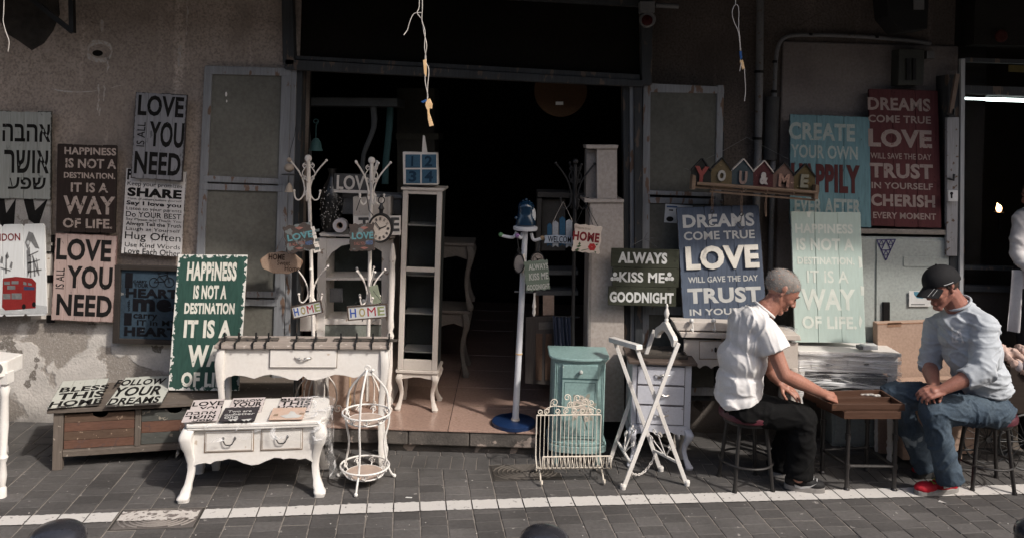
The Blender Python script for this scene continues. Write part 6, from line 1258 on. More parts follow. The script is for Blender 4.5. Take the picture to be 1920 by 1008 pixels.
for x0, x1 in ((1312, 1372), (1386, 1446)):
    d = W(slab(rect(x0, 640, x1, 672), YC-.006, .02), 'drawer', m_cream, t, bev=.003); part(slab(rect(x0-1, 639, x1+1, 673), YC-.003, .005), 'shadow_gap', goldl, d, w=True); part(MB().ball(P((x0+x1)/2, 655, YC-.016), .012, 8, sc_=(.7, .7, 1.4)), 'knob', m_hand, d, smooth=True, w=True)
t = thing('hook_board', 'cream hook board with white porcelain hooks lying under the slate blue sign', 'hook rail', P(1340, 618, 5.08))
W(slab([(1262, 602), (1400, 606), (1402, 621), (1270, 619)], 5.1, .12), 'board', m_cream, t, bev=.004)
for x, y in ((1297, 601), (1338, 601), (1378, 602)):
    c0 = P(x, y, 5.08); hk_ = W(MB().tube(smoothp([c0, c0+V((.004, -.01, -.02)), c0+V((.004, -.03, -.05)), c0+V((-.004, -.045, -.058)), c0+V((-.012, -.055, -.045))], 3), .0045, 7), 'hook', m_white, t, smooth=True); part(MB().ball(c0, .0155, 10), 'porcelain_ball', mat('porcelain', (.75, .73, .7), .2), hk_, smooth=True, w=True); part(MB().ball(c0+V((-.012, -.055, -.043)), .0085, 8), 'porcelain_ball', MATS['porcelain'], hk_, smooth=True, w=True)
# --- wrapped white table ---
YT2 = 5.15
t = thing('wrapped_table', 'white turned leg table wound in clear stretch film with the mint sign standing on it', 'table', G(1580, 862))
a_, c_ = P(1496, 664, YT2), P(1684, 664, YT2); zt = P(1590, 658, YT2).z
W(MB().prism([(a_.x-.01, YT2-.03), (c_.x+.01, YT2-.03), (c_.x+.01, YT2+.25), (a_.x-.01, YT2+.25)], (0, 0, zt-.02), (1, 0, 0), (0, 1, 0), .022), 'top', m_white, t, bev=.005)
for (x0, x1, y0, y1) in ((a_.x+.02, c_.x-.02, YT2, YT2+.02), (a_.x+.0, a_.x+.02, YT2+.02, YT2+.23), (c_.x-.02, c_.x, YT2+.02, YT2+.23), (a_.x+.02, c_.x-.02, YT2+.21, YT2+.23)): W(MB().bx(x0, x1, y0, y1, zt-.135, zt-.022), 'apron', m_white, t)
for x0, x1 in ((1522, 1588), (1590, 1660)):
    d = W(slab(rect(x0, 674, x1, 692), YT2-.006, .008), 'drawer', m_white, t, bev=.002); part(MB().ball(P((x0+x1)/2, 683, YT2-.014), .010, 8, sc_=(2, .6, .7)), 'handle', m_hand, d, w=True, smooth=True)
for x in (a_.x+.025, c_.x-.025):
    for y in (YT2+.02, YT2+.2): W(MB().lathe([(.012, 0), (.02, .03), (.014, .05), (.022, .09), (.016, .11), (.023, .13), (.017, .15), (.026, .36), (.018, .4), (.026, .43), (.026, zt-.14)], (x, y, 0), 14).bx(x-.024, x+.024, y-.02, y+.02, zt-.16, zt-.023), 'leg', m_white, t, smooth=True)
W(MB().bx(a_.x+.04, c_.x-.04, YT2+.05, YT2+.19, zt-.31, zt-.17), 'lower_drawer', mat('dim_green_drawer', (.05, .055, .052), .6), t)
wx0, wx1 = a_.x-.012, c_.x+.012
def wrapf(a, b_):
    per = [(wx0, YT2+.24), (wx0, YT2-.035), (wx1, YT2-.035), (wx1, YT2+.24)]; L_ = [.275, wx1-wx0, .275]; s_ = b_*sum(L_); i = 0
    while i < 2 and s_ > L_[i]: s_ -= L_[i]; i += 1
    f = s_/L_[i]; x = per[i][0]+(per[i+1][0]-per[i][0])*f; y = per[i][1]+(per[i+1][1]-per[i][1])*f
    return (x, y, zt-.005-a*(.25+.03*math.sin(b_*9)))
solo(drape(16, 60, wrapf, .009, 16), 'plastic_wrap', 'tight clear stretch film wound round the white table under the mint sign', 'plastic wrap', plastic('stretch_film', (1, 1, 1), .16, .7, (3.5, 3.5, 55), .50, .60), smooth=True, recalc=False)
q = MB(); random.seed(9)
for k in range(26):
    z0 = zt-.03-random.random()*.22; z1 = z0+random.uniform(-.05, .03); x0_ = random.uniform(wx0, wx0+.35); x1_ = min(wx1, x0_+random.uniform(.15, .5)); pts = [(x0_+(x1_-x0_)*j/6, YT2-.046-random.uniform(0, .004), z0+(z1-z0)*j/6+random.uniform(-.002, .002)) for j in range(7)]; q.tube(pts, [.0004]+[random.uniform(.0012, .0028)]*5+[.0004], 5, sq=.4)
solo(q, 'film_creases', 'creases coloured white as shine on the stretch film across the front of the wrapped table', 'plastic wrap', mat('film_shine', (.85, .85, .85), .4, spec=.6, bump=0), smooth=True)  # tubes coloured white to stand for the film's shine
bpy.data.objects['film_creases'].name = 'plastic_wrap'
t = thing('paper_packet', 'small white packet lying on the wrapped table at the foot of the mint sign', 'packet', P(1634, 656, 5.17)); W(slab([(1619, 648), (1646, 647), (1646, 655), (1619, 656)], 5.13, .06), 'packet_body', mat('paper_white', (.72, .72, .7)), t, bev=.002); W(slab([(1611, 649), (1618, 649), (1618, 655), (1611, 655)], 5.13, .05), 'packet_end', m_plast, t)
t = thing('plastic_jar', 'clear crinkled plastic cup standing left of the mint sign', 'cup', P(1482, 640, 5.2)); W(drape(10, 20, lambda a, b_: tuple(P(1482, 640, 5.22)+V(((.035+.006*math.sin(a*8))*math.cos(b_*2*PI), (.035)*math.sin(b_*2*PI), a*.09))), .004, 22), 'cup', plastic('cup_plastic', (.7, .7, .7), .25, .6), t, smooth=True)
# --- cartons behind the right man ---
t = thing('cardboard_box', 'tall flat brown carton leaning on the green electric cabinet, taped along its top', 'box', P(1740, 845, 5.3))
ob = W(slab([(1645, 606), (1826, 600), (1830, 850), (1648, 850)], 5.32, .07), 'carton', m_card, t, bev=.003)
for q in ([(1664, 604), (1690, 603), (1690, 612), (1664, 613)], [(1736, 602), (1760, 601), (1760, 610), (1736, 611)], [(1645, 606), (1826, 600), (1826, 602.5), (1645, 608.5)]): W(slab(q, 5.318, .001), 'tape', mat('brown_tape', (.40, .24, .16), .35), t)
t = thing('cardboard_box', 'lower brown carton on the pavement between the wrapped table and the capped man', 'box', G(1750, 862)); 
W(slab([(1690, 722), (1804, 718), (1804, 860), (1693, 862)], 5.12, .16), 'carton', m_card, t, bev=.003); W(slab([(1690, 770), (1804, 770), (1804, 772), (1690, 772)], 5.118, .001), 'seam', mat('brown_tape', (.40, .24, .16)), t)
# black cables, hose under the cabinet on the left leaf? small things in the neighbour shop
# --- cart with wire wheels and dolls ---
t = thing('doll_cart', 'dark wooden cart on thin spoked wheels holding dolls at the right edge', 'cart', G(1930, 850))
yC = 4.98; c0 = P(1852, 800, yC+.12)
W(MB().prism([(P(1893, 700, yC).x, 0), (P(2080, 700, yC).x, 0), (P(2080, 700, yC).x, .4), (P(1893, 700, yC).x, .4)], (0, yC, P(1900, 775, yC).z), (1, 0, 0), (0, 1, 0), P(1900, 688, yC).z-P(1900, 775, yC).z), 'tray_body', mat('cart_brown', (.04, .03, .025), .7, s=6, grain=2), t, bev=.005)
def wheel(cx, cy, r, Y):
    c = P(cx, cy, Y); w_ = W(MB().tube([c+V((r*math.cos(2*PI*k/32), 0, r*math.sin(2*PI*k/32))) for k in range(32)], .007, 6, closed=True), 'wheel', m_iron, t, smooth=True)
    for k in range(16): a = 2*PI*k/16; part(MB().tube([c+V((0, .006*(-1)**k, 0)), c+V((r*math.cos(a), 0, r*math.sin(a)))], .0022, 4), 'spoke', m_iron, w_, w=True)
    part(MB().lathe([(.02, 0), (.02, .03)], c+V((0, .015, 0)), 10, Matrix.Rotation(R(90), 3, 'X')), 'hub', m_iron, w_, w=True)
wheel(1852, 822, .155, 5.08); wheel(1925, 828, .17, 4.95)
W(MB().tube([P(1852, 822, 5.08), P(1925, 828, 4.95)], .006, 6).tube([P(1852, 822, 5.08), P(1880, 770, 5.05), P(1920, 768, 5.0)], .006, 6), 'axle_frame', m_iron, t)
# bollards
mbo = mat('bollard_black', (.018, .019, .022), .22, (.03, .03, .035), s=6, spec=.6, bump=.05)
for (x, y), lab in (((108, 992), 'black glossy domed bollard at the lower left of the picture'), ((1021, 1001), 'black domed bollard at the bottom middle of the picture'), ((1955, 988), 'black domed bollard cut by the lower right corner')):
    c = G(x, y, .80); rr = .082
    t = thing('bollard', lab, 'bollard', V((c.x, c.y, 0)), group='street bollards')
    part(MB().lathe([(rr, 0), (rr, .72), (rr*.97, .735), (rr*.97, .755), (rr, .765)], (0, 0, 0), 28), 'post', mbo, t, smooth=True)
    part(MB().lathe([(rr*1.0, .766), (rr*1.01, .775), (rr*.93, .793), (rr*.74, .806), (rr*.4, .815), (.001, .818)], (0, 0, 0), 32), 'dome_cap', mbo, t, smooth=True)
# manhole covers
for i, (hr, lab, mm) in enumerate(((HR[0], 'square stone manhole cover crossed by the white line, with round ripples', m_line), (HR[1], 'dark manhole cover with fine round ripples before the shop step', m_iron))):
    c0 = PO+e1*(hr[0]+hr[1])/2+e2*(hr[2]+hr[3])/2; w_, hh = (hr[1]-hr[0])/2-.014, (hr[3]-hr[2])/2-.012
    t = thing('manhole_cover', lab, 'manhole cover', V((c0.x, c0.y, 0)), A)
    mc = mat('cover_stone', (.15, .135, .125), .85, (.09, .08, .075), s=12, bump=.5) if i == 0 else mat('cover_iron', (.07, .065, .06), .6, (.04, .035, .03), s=10, bump=.4)
    part(MB().bx(-w_-.012, w_+.012, -hh-.01, hh+.01, -.03, -.004), 'frame_bed', mat('bed_dark', (.06, .055, .05), .9), t)
    part(MB().bx(-w_, w_, -hh, hh, -.02, -.001), 'plate', mc, t, bev=.003)
    q2 = MB()
    for k in range(1, 9):
        r_ = k*max(w_, hh)*1.25/9; pts = [(r_*math.cos(2*PI*j/40), r_*.62*math.sin(2*PI*j/40) if i == 0 else r_*.6*math.sin(2*PI*j/40), .0) for j in range(40)]; run = []
        for p_ in pts+[pts[0]]:
            if abs(p_[0]) < w_-.006 and abs(p_[1]) < hh-.006: run.append(p_)
            else:
                if len(run) > 2: q2.tube(run, .0048, 4)
                run = []
        if len(run) > 2: q2.tube(run, .0048, 4)
    part(q2, 'ripple_relief', mat('ripple_worn', (.26, .235, .215), .8) if i == 0 else mat('ripple_iron', (.13, .115, .10), .6), t)
    if i == 0:
        N2 = 30; vs = []
        for k in range(N2+1):
            x = -w_+.004+(2*w_-.008)*k/N2; yl = (LY0+(LY1-LY0)*((c0-PO).dot(e1)-LX)/(LXb-LX)*1)-(c0-PO).dot(e2)+.005; vs += [(x, yl-.05+random.uniform(-.006, .006), .0045), (x, yl+.05+random.uniform(-.006, .006), .0045)]
        part(MB().add(vs, [(2*k, 2*k+2, 2*k+3, 2*k+1) for k in range(N2)]), 'paint_stripe', mat('worn_road_paint', (.55, .52, .49), .8, (.42, .39, .36), s=14, wear=(.15, .13, .12), wt=.52, ws=30, bump=.3), t)

# litter and paint spots on the paving
q = MB(); random.seed(11)
for k in range(60):
    c = G(random.uniform(30, 1900), random.uniform(860, 1005)); r_ = random.uniform(.0015, .004); n = 7; q.prism([(r_*random.uniform(.6, 1.4)*math.cos(2*PI*j/n), r_*random.uniform(.6, 1.4)*math.sin(2*PI*j/n)) for j in range(n)], c+V((0, 0, .002)), (1, 0, 0), (0, 1, 0), .002)
part(q, 'grit', mat('grit_pale', (.5, .48, .45), .8), pave, kind='stuff')
c = G(766, 933); solo(MB().prism([(-.017, -.003), (.016, -.004), (.02, .003), (-.014, .004)], c+V((0, 0, .003)), (1, 0, 0), (0, 1, 0), .003), 'paper_scrap', 'white paper scrap lying on the paving above the white line near the plant stand', 'litter', mat('paper_white', (.72, .72, .7)))
c = G(1765, 941); solo(MB().prism([(-.02, -.0), (.0, .018), (.005, .004), (.022, -.014), (.006, -.008)], c+V((0, 0, .003)), (1, 0, 0), (0, 1, 0), .002), 'paint_splash', 'small white paint splash on the paving below the red shoe', 'paint', m_line)

# twin bell alarm clock behind the right HOME plaque
t, cc = round_clock('alarm_clock', 'little grey twin bell alarm clock half hidden behind the right HOME plaque', (690, 582), .058, .058, 5.36, m_plast, mat('clock_grey', (.25, .23, .22), .6, s=20), numerals=False)
for sg in (-1, 1): W(MB().ball(cc+V((sg*.036, .015, .060)), .02, 8, sc_=(1, 1, .7)), 'bell', m_plast, t, smooth=True); W(MB().tube([cc+V((sg*.03, .015, -.05)), cc+V((sg*.04, .015, -.075))], .004, 6), 'foot', m_plast, t)
W(MB().tube([cc+V((0, .015, .058)), cc+V((0, .015, .088))], .004, 6).tube([cc+V((-.014, .015, .086)), cc+V((.014, .015, .086))], .004, 6), 'hammer', m_plast, t)
b = board('price_card', 'pale green card hanging from the right coat rack beside the alarm clock', 'card', (694, 536), (708, 530), (716, 566), (700, 570), 5.22, 5.22, mat('card_green', (.30, .33, .24), .7, s=30), 1, th=.002, jag=0)
# ================= PEOPLE, STOOLS, GAME TABLE =================
def cap_(mb, p0, p1, r0, r1, sy=1, n=14, k=3):
    pts = [V(p0).lerp(V(p1), i/k) for i in range(k+1)]; mb.tube(pts, [r0+(r1-r0)*i/k for i in range(k+1)], n)
    mb.ball(p0, r0, 10); mb.ball(p1, r1, 10); return mb
def ell(mb, c, r, M=None): return mb.ball(c, 1, 12, M=M, sc_=r)
def organic(mb, name, m, parent, vox, smooth=4, folds=0, fs=9, st=(1, 1, 1), seed=0, cut=None):
    me = mesh(mb, name, inv=M4[parent.name].inverted() if parent else None)
    o = bpy.data.objects.new('tmp', me); COL.objects.link(o)
    r = o.modifiers.new('r', 'REMESH'); r.mode = 'VOXEL'; r.voxel_size = vox; r.use_smooth_shade = True
    s_ = o.modifiers.new('s', 'SMOOTH'); s_.iterations = smooth; s_.factor = .6
    dg = bpy.context.evaluated_depsgraph_get(); m2 = bpy.data.meshes.new_from_object(o.evaluated_get(dg)); bpy.data.objects.remove(o)
    if folds:
        nr = [v.normal.copy() for v in m2.vertices]
        for v, n_ in zip(m2.vertices, nr):
            q = V((v.co.x*st[0], v.co.y*st[1], v.co.z*st[2]))*fs+V((seed, seed*2, 0)); wv = noise.noise_vector(q*.5)*1.2; f = abs(noise.noise(q+wv)); f2 = abs(noise.noise(q*2.1+wv*1.5+V((5, 3, 1))))
            v.co += n_*folds*(1.0*max(0, 1-f*4.2)**1.6+.45*max(0, 1-f2*3.6)**1.6-.22)
    if cut:
        bm = bmesh.new(); bm.from_mesh(m2)
        for co, no in cut: bmesh.ops.bisect_plane(bm, geom=bm.verts[:]+bm.edges[:]+bm.faces[:], plane_co=co, plane_no=no, clear_outer=True)
        bm.to_mesh(m2); bm.free()
    m2.name = name; m2.materials.clear(); m2.polygons.foreach_set('use_smooth', [True]*len(m2.polygons))
    return link(name, m2, m, parent)
def skinmat(name, c, c2):
    m = mat(name, c, .48, c2, f=.8, s=10, bump=.12, bs=260, spec=.4); b = m.node_tree.nodes['Principled BSDF']; b.inputs['Subsurface Weight'].default_value = .12; b.inputs['Subsurface Radius'].default_value = (.012, .005, .003); b.inputs['Subsurface Scale'].default_value = .6; return m
skA = skinmat('tanned_skin', (.40, .20, .145), (.31, .14, .10)); skB = skinmat('ruddy_skin', (.36, .17, .125), (.28, .12, .09))
m_eye = mat('eye_dark', (.03, .02, .015), .2); m_lip = mat('lip', (.26, .10, .085), .5)
def headM(c, yaw, pitch, roll=0, s=1.0): return Matrix.Translation(c)@Matrix.Rotation(yaw, 4, 'Z')@Matrix.Rotation(-pitch, 4, 'Y')@Matrix.Rotation(roll, 4, 'X')@Matrix.Scale(s, 4)
def head_geo(mb, M):
    r3 = M.to_3x3(); T = lambda *p: M@V(p); s = M.median_scale
    def E(c, r, rot=None): mb.ball(T(*c), 1, 12, M=r3@(rot or Matrix.Identity(3)), sc_=r)
    def C(a, b_, r0, r1): cap_(mb, T(*a), T(*b_), r0*s, r1*s)
    E((-.008, 0, .022), (.102, .077, .088)); E((.03, 0, .0), (.068, .068, .085)); E((.035, 0, -.055), (.056, .054, .062)); E((.01, 0, -.06), (.05, .057, .05))
    C((.072, -.014, -.112), (.072, .014, -.112), .019, .019); C((.0, .052, -.05), (.065, .022, -.105), .02, .014); C((.0, -.052, -.05), (.065, -.022, -.105), .02, .014)
    C((.090, 0, .004), (.114, 0, -.036), .0085, .0125); E((.106, .011, -.041), (.011, .008, .008)); E((.106, -.011, -.041), (.011, .008, .008))
    C((.088, -.036, .019), (.094, -.010, .017), .0095, .0095); C((.088, .036, .019), (.094, .010, .017), .0095, .0095)
    E((.066, .040, -.032), (.026, .02, .02)); E((.066, -.040, -.032), (.026, .02, .02))
    E((.088, 0, -.073), (.015, .024, .0065)); E((.086, 0, -.085), (.015, .021, .0075)); E((.076, 0, -.06), (.02, .022, .018))
    for sg in (-1, 1):
        C((-.002, sg*.074, .006), (.002, sg*.075, -.030), .007, .006); E((-.012, sg*.079, .008), (.015, .0055, .020), Matrix.Rotation(R(20*sg), 3, 'Z')); E((-.006, sg*.076, -.028), (.008, .0055, .011))
def face_parts(body, M, m_brow):
    r3 = M.to_3x3()
    for sg in (-1, 1):
        part(MB().ball(M@V((.0855, sg*.030, -.002)), 1, 8, M=r3, sc_=(.009, .011, .006)), 'eye', m_eye, body, w=True, smooth=True)
        part(MB().tube([M@V((.099, sg*.012, .021)), M@V((.099, sg*.028, .027)), M@V((.086, sg*.045, .022))], .0034, 6), 'eyebrow', m_brow, body, w=True, smooth=True)
    part(MB().ball(M@V((.094, 0, -.079)), 1, 8, M=r3, sc_=(.0085, .021, .0028)), 'mouth', m_lip, body, w=True, smooth=True)
def hand(mb, wr, d, nrm, curl=40, side=1, s=1.0, spread=1.0, thumb_in=.6):
    d = V(d).normalized(); nrm = V(nrm); nrm = (nrm-d*nrm.dot(d)).normalized(); sd = d.cross(nrm)*side
    wr = V(wr); L_ = .088*s
    for k in range(4):
        o_ = sd*(.030-.020*k)*s; kn = wr+d*(L_-(.004*abs(k-1)))+o_+nrm*(.004-.002*abs(k-1)); cap_(mb, wr+o_*.7, kn, .0135*s, .0105*s)
        ln_ = [.068, .076, .070, .056][k]*s; p = kn; a = 0; r_ = .0092*s*(1 if k < 3 else .88)
        for j, f in enumerate((.45, .30, .25)):
            a += R(curl*(1.0 if j else .8)*(1+.08*k)); dd = (d*math.cos(a)-nrm*math.sin(a)+sd*(.10-.07*k)*spread*(1 if j == 0 else .4)).normalized(); q = p+dd*ln_*f; cap_(mb, p, q, r_, r_*.92, n=10, k=2); p = q; r_ *= .92
    mb.ball(wr+d*.045*s, .026*s, 10, sc_=(1, 1, 1)); cap_(mb, wr-d*.02, wr+d*.03*s, .024*s, .024*s)
    p0 = wr+d*.022*s+sd*.026*s-nrm*.006; p1 = p0+(d*.75+sd*.8-nrm*.35).normalized()*.042*s; dd = (d*(.9)+sd*(.35-.5*thumb_in)-nrm*.5).normalized(); p2 = p1+dd*.032*s; p3 = p2+(dd-sd*.25*thumb_in).normalized()*.026*s
    cap_(mb, p0, p1, .0145*s, .0115*s); cap_(mb, p1, p2, .011*s, .0102*s, n=10); cap_(mb, p2, p3, .0102*s, .009*s, n=10)
def shoe(t, heel, toe, m_up, m_sole, m_acc, nm='shoe', lace=None, accent=0):
    d = V((toe.x-heel.x, toe.y-heel.y, 0)); L_ = d.length; d.normalize(); sd = V((-d.y, d.x, 0)); h = V((heel.x, heel.y, 0)); Z = V((0, 0, 1))
    mb = MB(); Mx = Matrix((d, sd, Z)).transposed()
    mb.ball(h+d*.045+Z*.052, 1, 10, M=Mx, sc_=(.045, .036, .048)).ball(h+d*.11+Z*.050, 1, 10, M=Mx, sc_=(.07, .040, .045)).ball(h+d*(L_-.07)+Z*.040, 1, 10, M=Mx, sc_=(.075, .045, .034)); cap_(mb, h+d*.055+Z*.06, h+d*.06+Z*.105, .036, .038); cap_(mb, h+d*.10+Z*.075, h+d*.16+Z*.052, .030, .026)
    up_ = organic(mb, nm, m_up, t, .006, 3, cut=[(M4[t.name].inverted()@(h+Z*.018), (0, 0, -1))])
    pts = []
    for k in range(24):
        a = 2*PI*k/24; x = .5-.5*math.cos(a); w_ = (.034+.012*math.sin(x*PI*.9)+.006*(x > .6))*math.sin(a)*(1.0); 
        w_ = math.copysign(abs(math.sin(a))**.6, math.sin(a))*(.037+.013*x-.006*max(0, x-.75)*4); pts.append((-.002+x*(L_+.004), w_))
    so_ = part(MB().prism(pts, h+Z*.003, d, sd, .030), 'sole', m_sole, up_, w=True, bev=.004)
    if lace:
        q = MB()
        for k in range(5):
            c = h+d*(.10+.020*k)+Z*(.112-.010*k); q.tube([c-sd*.022-Z*.007, c+Z*.004, c+sd*.022-Z*.007+d*.006], .0026, 5).tube([c-sd*.022-Z*.007, c+Z*.004+d*.006, c+sd*.022-Z*.006-d*.008], .0026, 5)
        part(q, 'lace', lace, up_, w=True, smooth=True)
    if accent == 1:     # curved swoosh-like flash on the near side
        q = MB(); s2 = sd if sd.y < 0 else -sd; pts = [(.05, .045), (.09, .036), (.14, .045), (.175, .062), (.14, .036), (.09, .024), (.055, .030)]
        q.prism([(a, b_) for a, b_ in pts], h+s2*.0405, d, Z, .003 if s2.y < 0 else .003, n=s2); part(q, 'side_flash', m_acc, up_, w=True)
    if accent == 2:
        q = MB(); s2 = sd if sd.y < 0 else -sd
        q.prism([(.075, .050), (.135, .044), (.138, .068), (.085, .080)], h+s2*.040, d, Z, .005, n=s2); part(q, 'side_label', m_acc, up_, w=True)
    return up_
def stool(c, lab, rot, zs=.455):
    t = thing('bar_stool', lab, 'stool', c, rot, 'stools of the two players')
    ms = mat('maroon_vinyl', (.085, .012, .022), .42, (.06, .01, .018), s=8, spec=.5); ml_ = mat('stool_metal', (.022, .02, .019), .45, spec=.5, s=20, wear=(.10, .07, .05), wt=.7, ws=60)
    part(MB().lathe([(.15, zs-.055), (.165, zs-.045), (.168, zs-.02), (.158, zs-.004), (.12, zs+.004), (.001, zs+.006)], (0, 0, 0), 30), 'seat_cushion', ms, t, smooth=True)
    part(MB().lathe([(.14, zs-.075), (.14, zs-.055)], (0, 0, 0), 24), 'seat_frame', ml_, t)
    for k in range(4):
        a = R(45+90*k); part(MB().tube([(.115*math.cos(a), .115*math.sin(a), zs-.06), (.165*math.cos(a), .165*math.sin(a), .006)], .0115, 10).lathe([(.016, 0), (.014, .014)], (.166*math.cos(a), .166*math.sin(a), 0), 10), 'leg', ml_, t, smooth=True)
    part(MB().tube([(.155*math.cos(2*PI*k/28), .155*math.sin(2*PI*k/28), .15) for k in range(28)], .0065, 7, closed=True), 'foot_ring', ml_, t, smooth=True)
    return t
cL = G(1397, 906); cL.z = 0; stool(cL, 'round maroon topped metal stool under the grey haired man', R(8))
cR = G(1846, 907); cR.z = 0; stool(cR, 'round maroon topped metal stool under the man in the black cap', R(-8))
# ---- man in white t-shirt ----
Y0 = 4.80
t = thing('person', 'grey haired man in white t-shirt sitting on a stool, reaching onto the game board', 'person', V((cL.x, cL.y, 0)))
HM = headM(P(1466, 541, Y0), R(-4), R(-37), 0, 1.03)
b_ = MB(); head_geo(b_, HM)
nb = P(1430, 588, Y0+.0)
cap_(b_, P(1434, 586, Y0), P(1455, 560, Y0), .062, .056); cap_(b_, P(1412, 605, Y0), P(1438, 578, Y0), .055, .062)
cap_(b_, P(1390, 740, Y0), P(1405, 640, Y0), .085, .075); cap_(b_, P(1402, 622, Y0-.08), P(1402, 622, Y0+.08), .04, .04)
shN, elN, wrN = P(1436, 618, 4.65), P(1470, 702, 4.575), P(1547, 739, 4.665)
shF, elF, wrF = P(1438, 622, 4.96), P(1444, 694, 5.02), P(1464, 718, 4.95)
cap_(b_, shN.lerp(elN, .1)+V((-.0, .03, -.01)), shN.lerp(elN, .5), .040, .047); cap_(b_, shN.lerp(elN, .5), elN, .047, .041); mid_ = elN.lerp(wrN, .32); cap_(b_, elN, mid_, .041, .044); cap_(b_, mid_, wrN, .044, .0255)
cap_(b_, shF, elF, .05, .04); cap_(b_, elF, elF.lerp(wrF, .4), .04, .042); cap_(b_, elF.lerp(wrF, .4), wrF, .042, .026)
hand(b_, wrN, P(1568, 746, 4.70)-wrN, (.25, -.55, .8), 38, side=-1, s=.98)
hand(b_, wrF, P(1490, 737, 4.90)-wrF, (.1, -.3, 1), 12, side=1, s=.95)
kn = P(1508, 784, 4.685); an = P(1497, 893, 4.70)
cap_(b_, P(1395, 755, 4.72), kn, .06, .045); cap_(b_, kn, an, .045, .035); knF = P(1492, 775, 4.93); anF = P(1458, 878, 4.93); cap_(b_, P(1395, 752, 4.90), knF, .06, .045); cap_(b_, knF, anF, .045, .035)
body = organic(b_, 'body', skA, t, .0042, 4)
m_brow = mat('grey_brow', (.22, .19, .17), .9); face_parts(body, HM, m_brow)
# cropped grey hair: a skullcap that follows the cranium and stops at hairline
def hair_cap(M, m, s_=(1.02, 1.02, 1.03), front=.058, side=-.01, back=-.055, fuzz=.0007):
    mb = MB(); n, k = 56, 40; vs = []
    for i in range(k+1):
        ph = PI*i/k
        for j in range(n):
            th_ = 2*PI*j/n; x, y, z = math.sin(ph)*math.cos(th_), math.sin(ph)*math.sin(th_), math.cos(ph)
            p = V((-.008+x*.102*s_[0], y*.077*s_[1], .022+z*.088*s_[2]))
            c_ = math.cos(th_); lim = side+(front-side)*max(0, (c_-.25)/.75)**.7 if c_ > .25 else side+(back-side)*max(0, (.25-c_)/1.25)**.8
            if abs(y) > .55 and -.25 < c_ < .35: lim = min(lim, -.005)
            lim += noise.noise(V((x, y, z))*9)*.005
            dz = p.z-lim; inn = 1 if dz > .004 else (.90 if dz < -.006 else .90+.1*(dz+.006)/.010)
            p = V((-.008, 0, .022))+(p-V((-.008, 0, .022)))*inn; p += (p-V((0, 0, .02))).normalized()*noise.noise(p*260)*fuzz
            vs.append(M@p)
    mb.add(vs, [(i*n+j, i*n+(j+1) % n, (i+1)*n+(j+1) % n, (i+1)*n+j) for i in range(k) for j in range(n)]); return mb
def strands(M, n, m_a, m_b, hair, L_=.008, **kw):
    me = hair.data; inv = M4[hair.name]; cen = M@V((-.008, 0, .022)); far = []
    vs = [v for v in me.vertices if ((M.inverted()@(inv@v.co))-V((-.008, 0, .022))).length > .0]
    rr = random.Random(5); qs = [MB(), MB()]
    for _ in range(n):
        v = rr.choice(vs); lp = M.inverted()@(inv@v.co)-V((-.008, 0, .022)); e = (lp.x/.102)**2+(lp.y/.077)**2+(lp.z/.088)**2
        if e < .97: continue
        p = inv@v.co+V((rr.uniform(-1, 1), rr.uniform(-1, 1), rr.uniform(-1, 1)))*.004; nrm = (p-cen).normalized(); d = (M.to_3x3()@V((-.7, 0, -.5)))+nrm*.9+V((rr.uniform(-1, 1), rr.uniform(-1, 1), rr.uniform(-1, 1)))*.5; d = d.normalized()*L_*rr.uniform(.5, 1.2); sd = d.cross(nrm).normalized()*.0007
        qs[rr.random() < .45].add([p-sd, p+sd, p+d], [(0, 1, 2)])
    for q, m in zip(qs, (m_a, m_b)): part(q, 'hair_strands', m, hair, w=True, kind='stuff')
m_hg = mat('cropped_grey_hair', (.30, .285, .27), .9, (.19, .17, .155), f=.9, s=18, wear=(.34, .215, .165), wt=.585, ws=55, bump=.35, bs=300, spec=.08)
hr_ = part(hair_cap(HM, m_hg), 'hair', m_hg, body, smooth=True, w=True)
strands(HM, 5200, mat('hair_silver', (.55, .54, .52), .7), mat('hair_dark_grey', (.13, .12, .115), .7), hr_)
# shirt
m_ts = mat('white_cotton', (.74, .725, .71), .85, (.70, .685, .68), s=6, bump=.25, bs=60, spec=.15)
s_ = MB()
def E3(mb, px, py, Y, rx, ry, rz, tilt=0): mb.ball(P(px, py, Y), 1, 14, M=Matrix.Rotation(R(tilt), 3, 'Y'), sc_=(rx, ry, rz))
E3(s_, 1386, 741, Y0, .140, .185, .105, 0); E3(s_, 1386, 715, Y0, .136, .18, .13, 0); E3(s_, 1392, 672, Y0, .142, .18, .14, 8); E3(s_, 1404, 634, Y0, .128, .19, .115, 25); E3(s_, 1411, 604, Y0, .105, .178, .088, 35); E3(s_, 1394, 606, Y0, .085, .16, .095, 25)
cap_(s_, P(1412, 603, Y0-.10), P(1432, 613, 4.65), .074, .068); cap_(s_, P(1412, 603, Y0+.10), P(1436, 616, 4.96), .074, .068); cap_(s_, P(1408, 596, Y0-.06), P(1408, 596, Y0+.06), .070, .070); cap_(s_, P(1424, 592, Y0-.03), P(1424, 592, Y0+.03), .066, .066)
def sleeve(mb, a, b__, r0, r1, n=20): mb.tube([a, a.lerp(b__, .5), b__], [r0, (r0+r1)/2, r1*.97, r1][:3], n); mb.ball(a, r0, 12)
sleeve(s_, P(1436, 618, 4.65), P(1436, 618, 4.65).lerp(elN, .52)+V((.008, 0, .006)), .073, .092)
sleeve(s_, P(1438, 622, 4.96), P(1438, 622, 4.96).lerp(elF, .52), .07, .085)
cap_(s_, P(1372, 758, Y0-.11), P(1400, 775, Y0-.10), .055, .05)
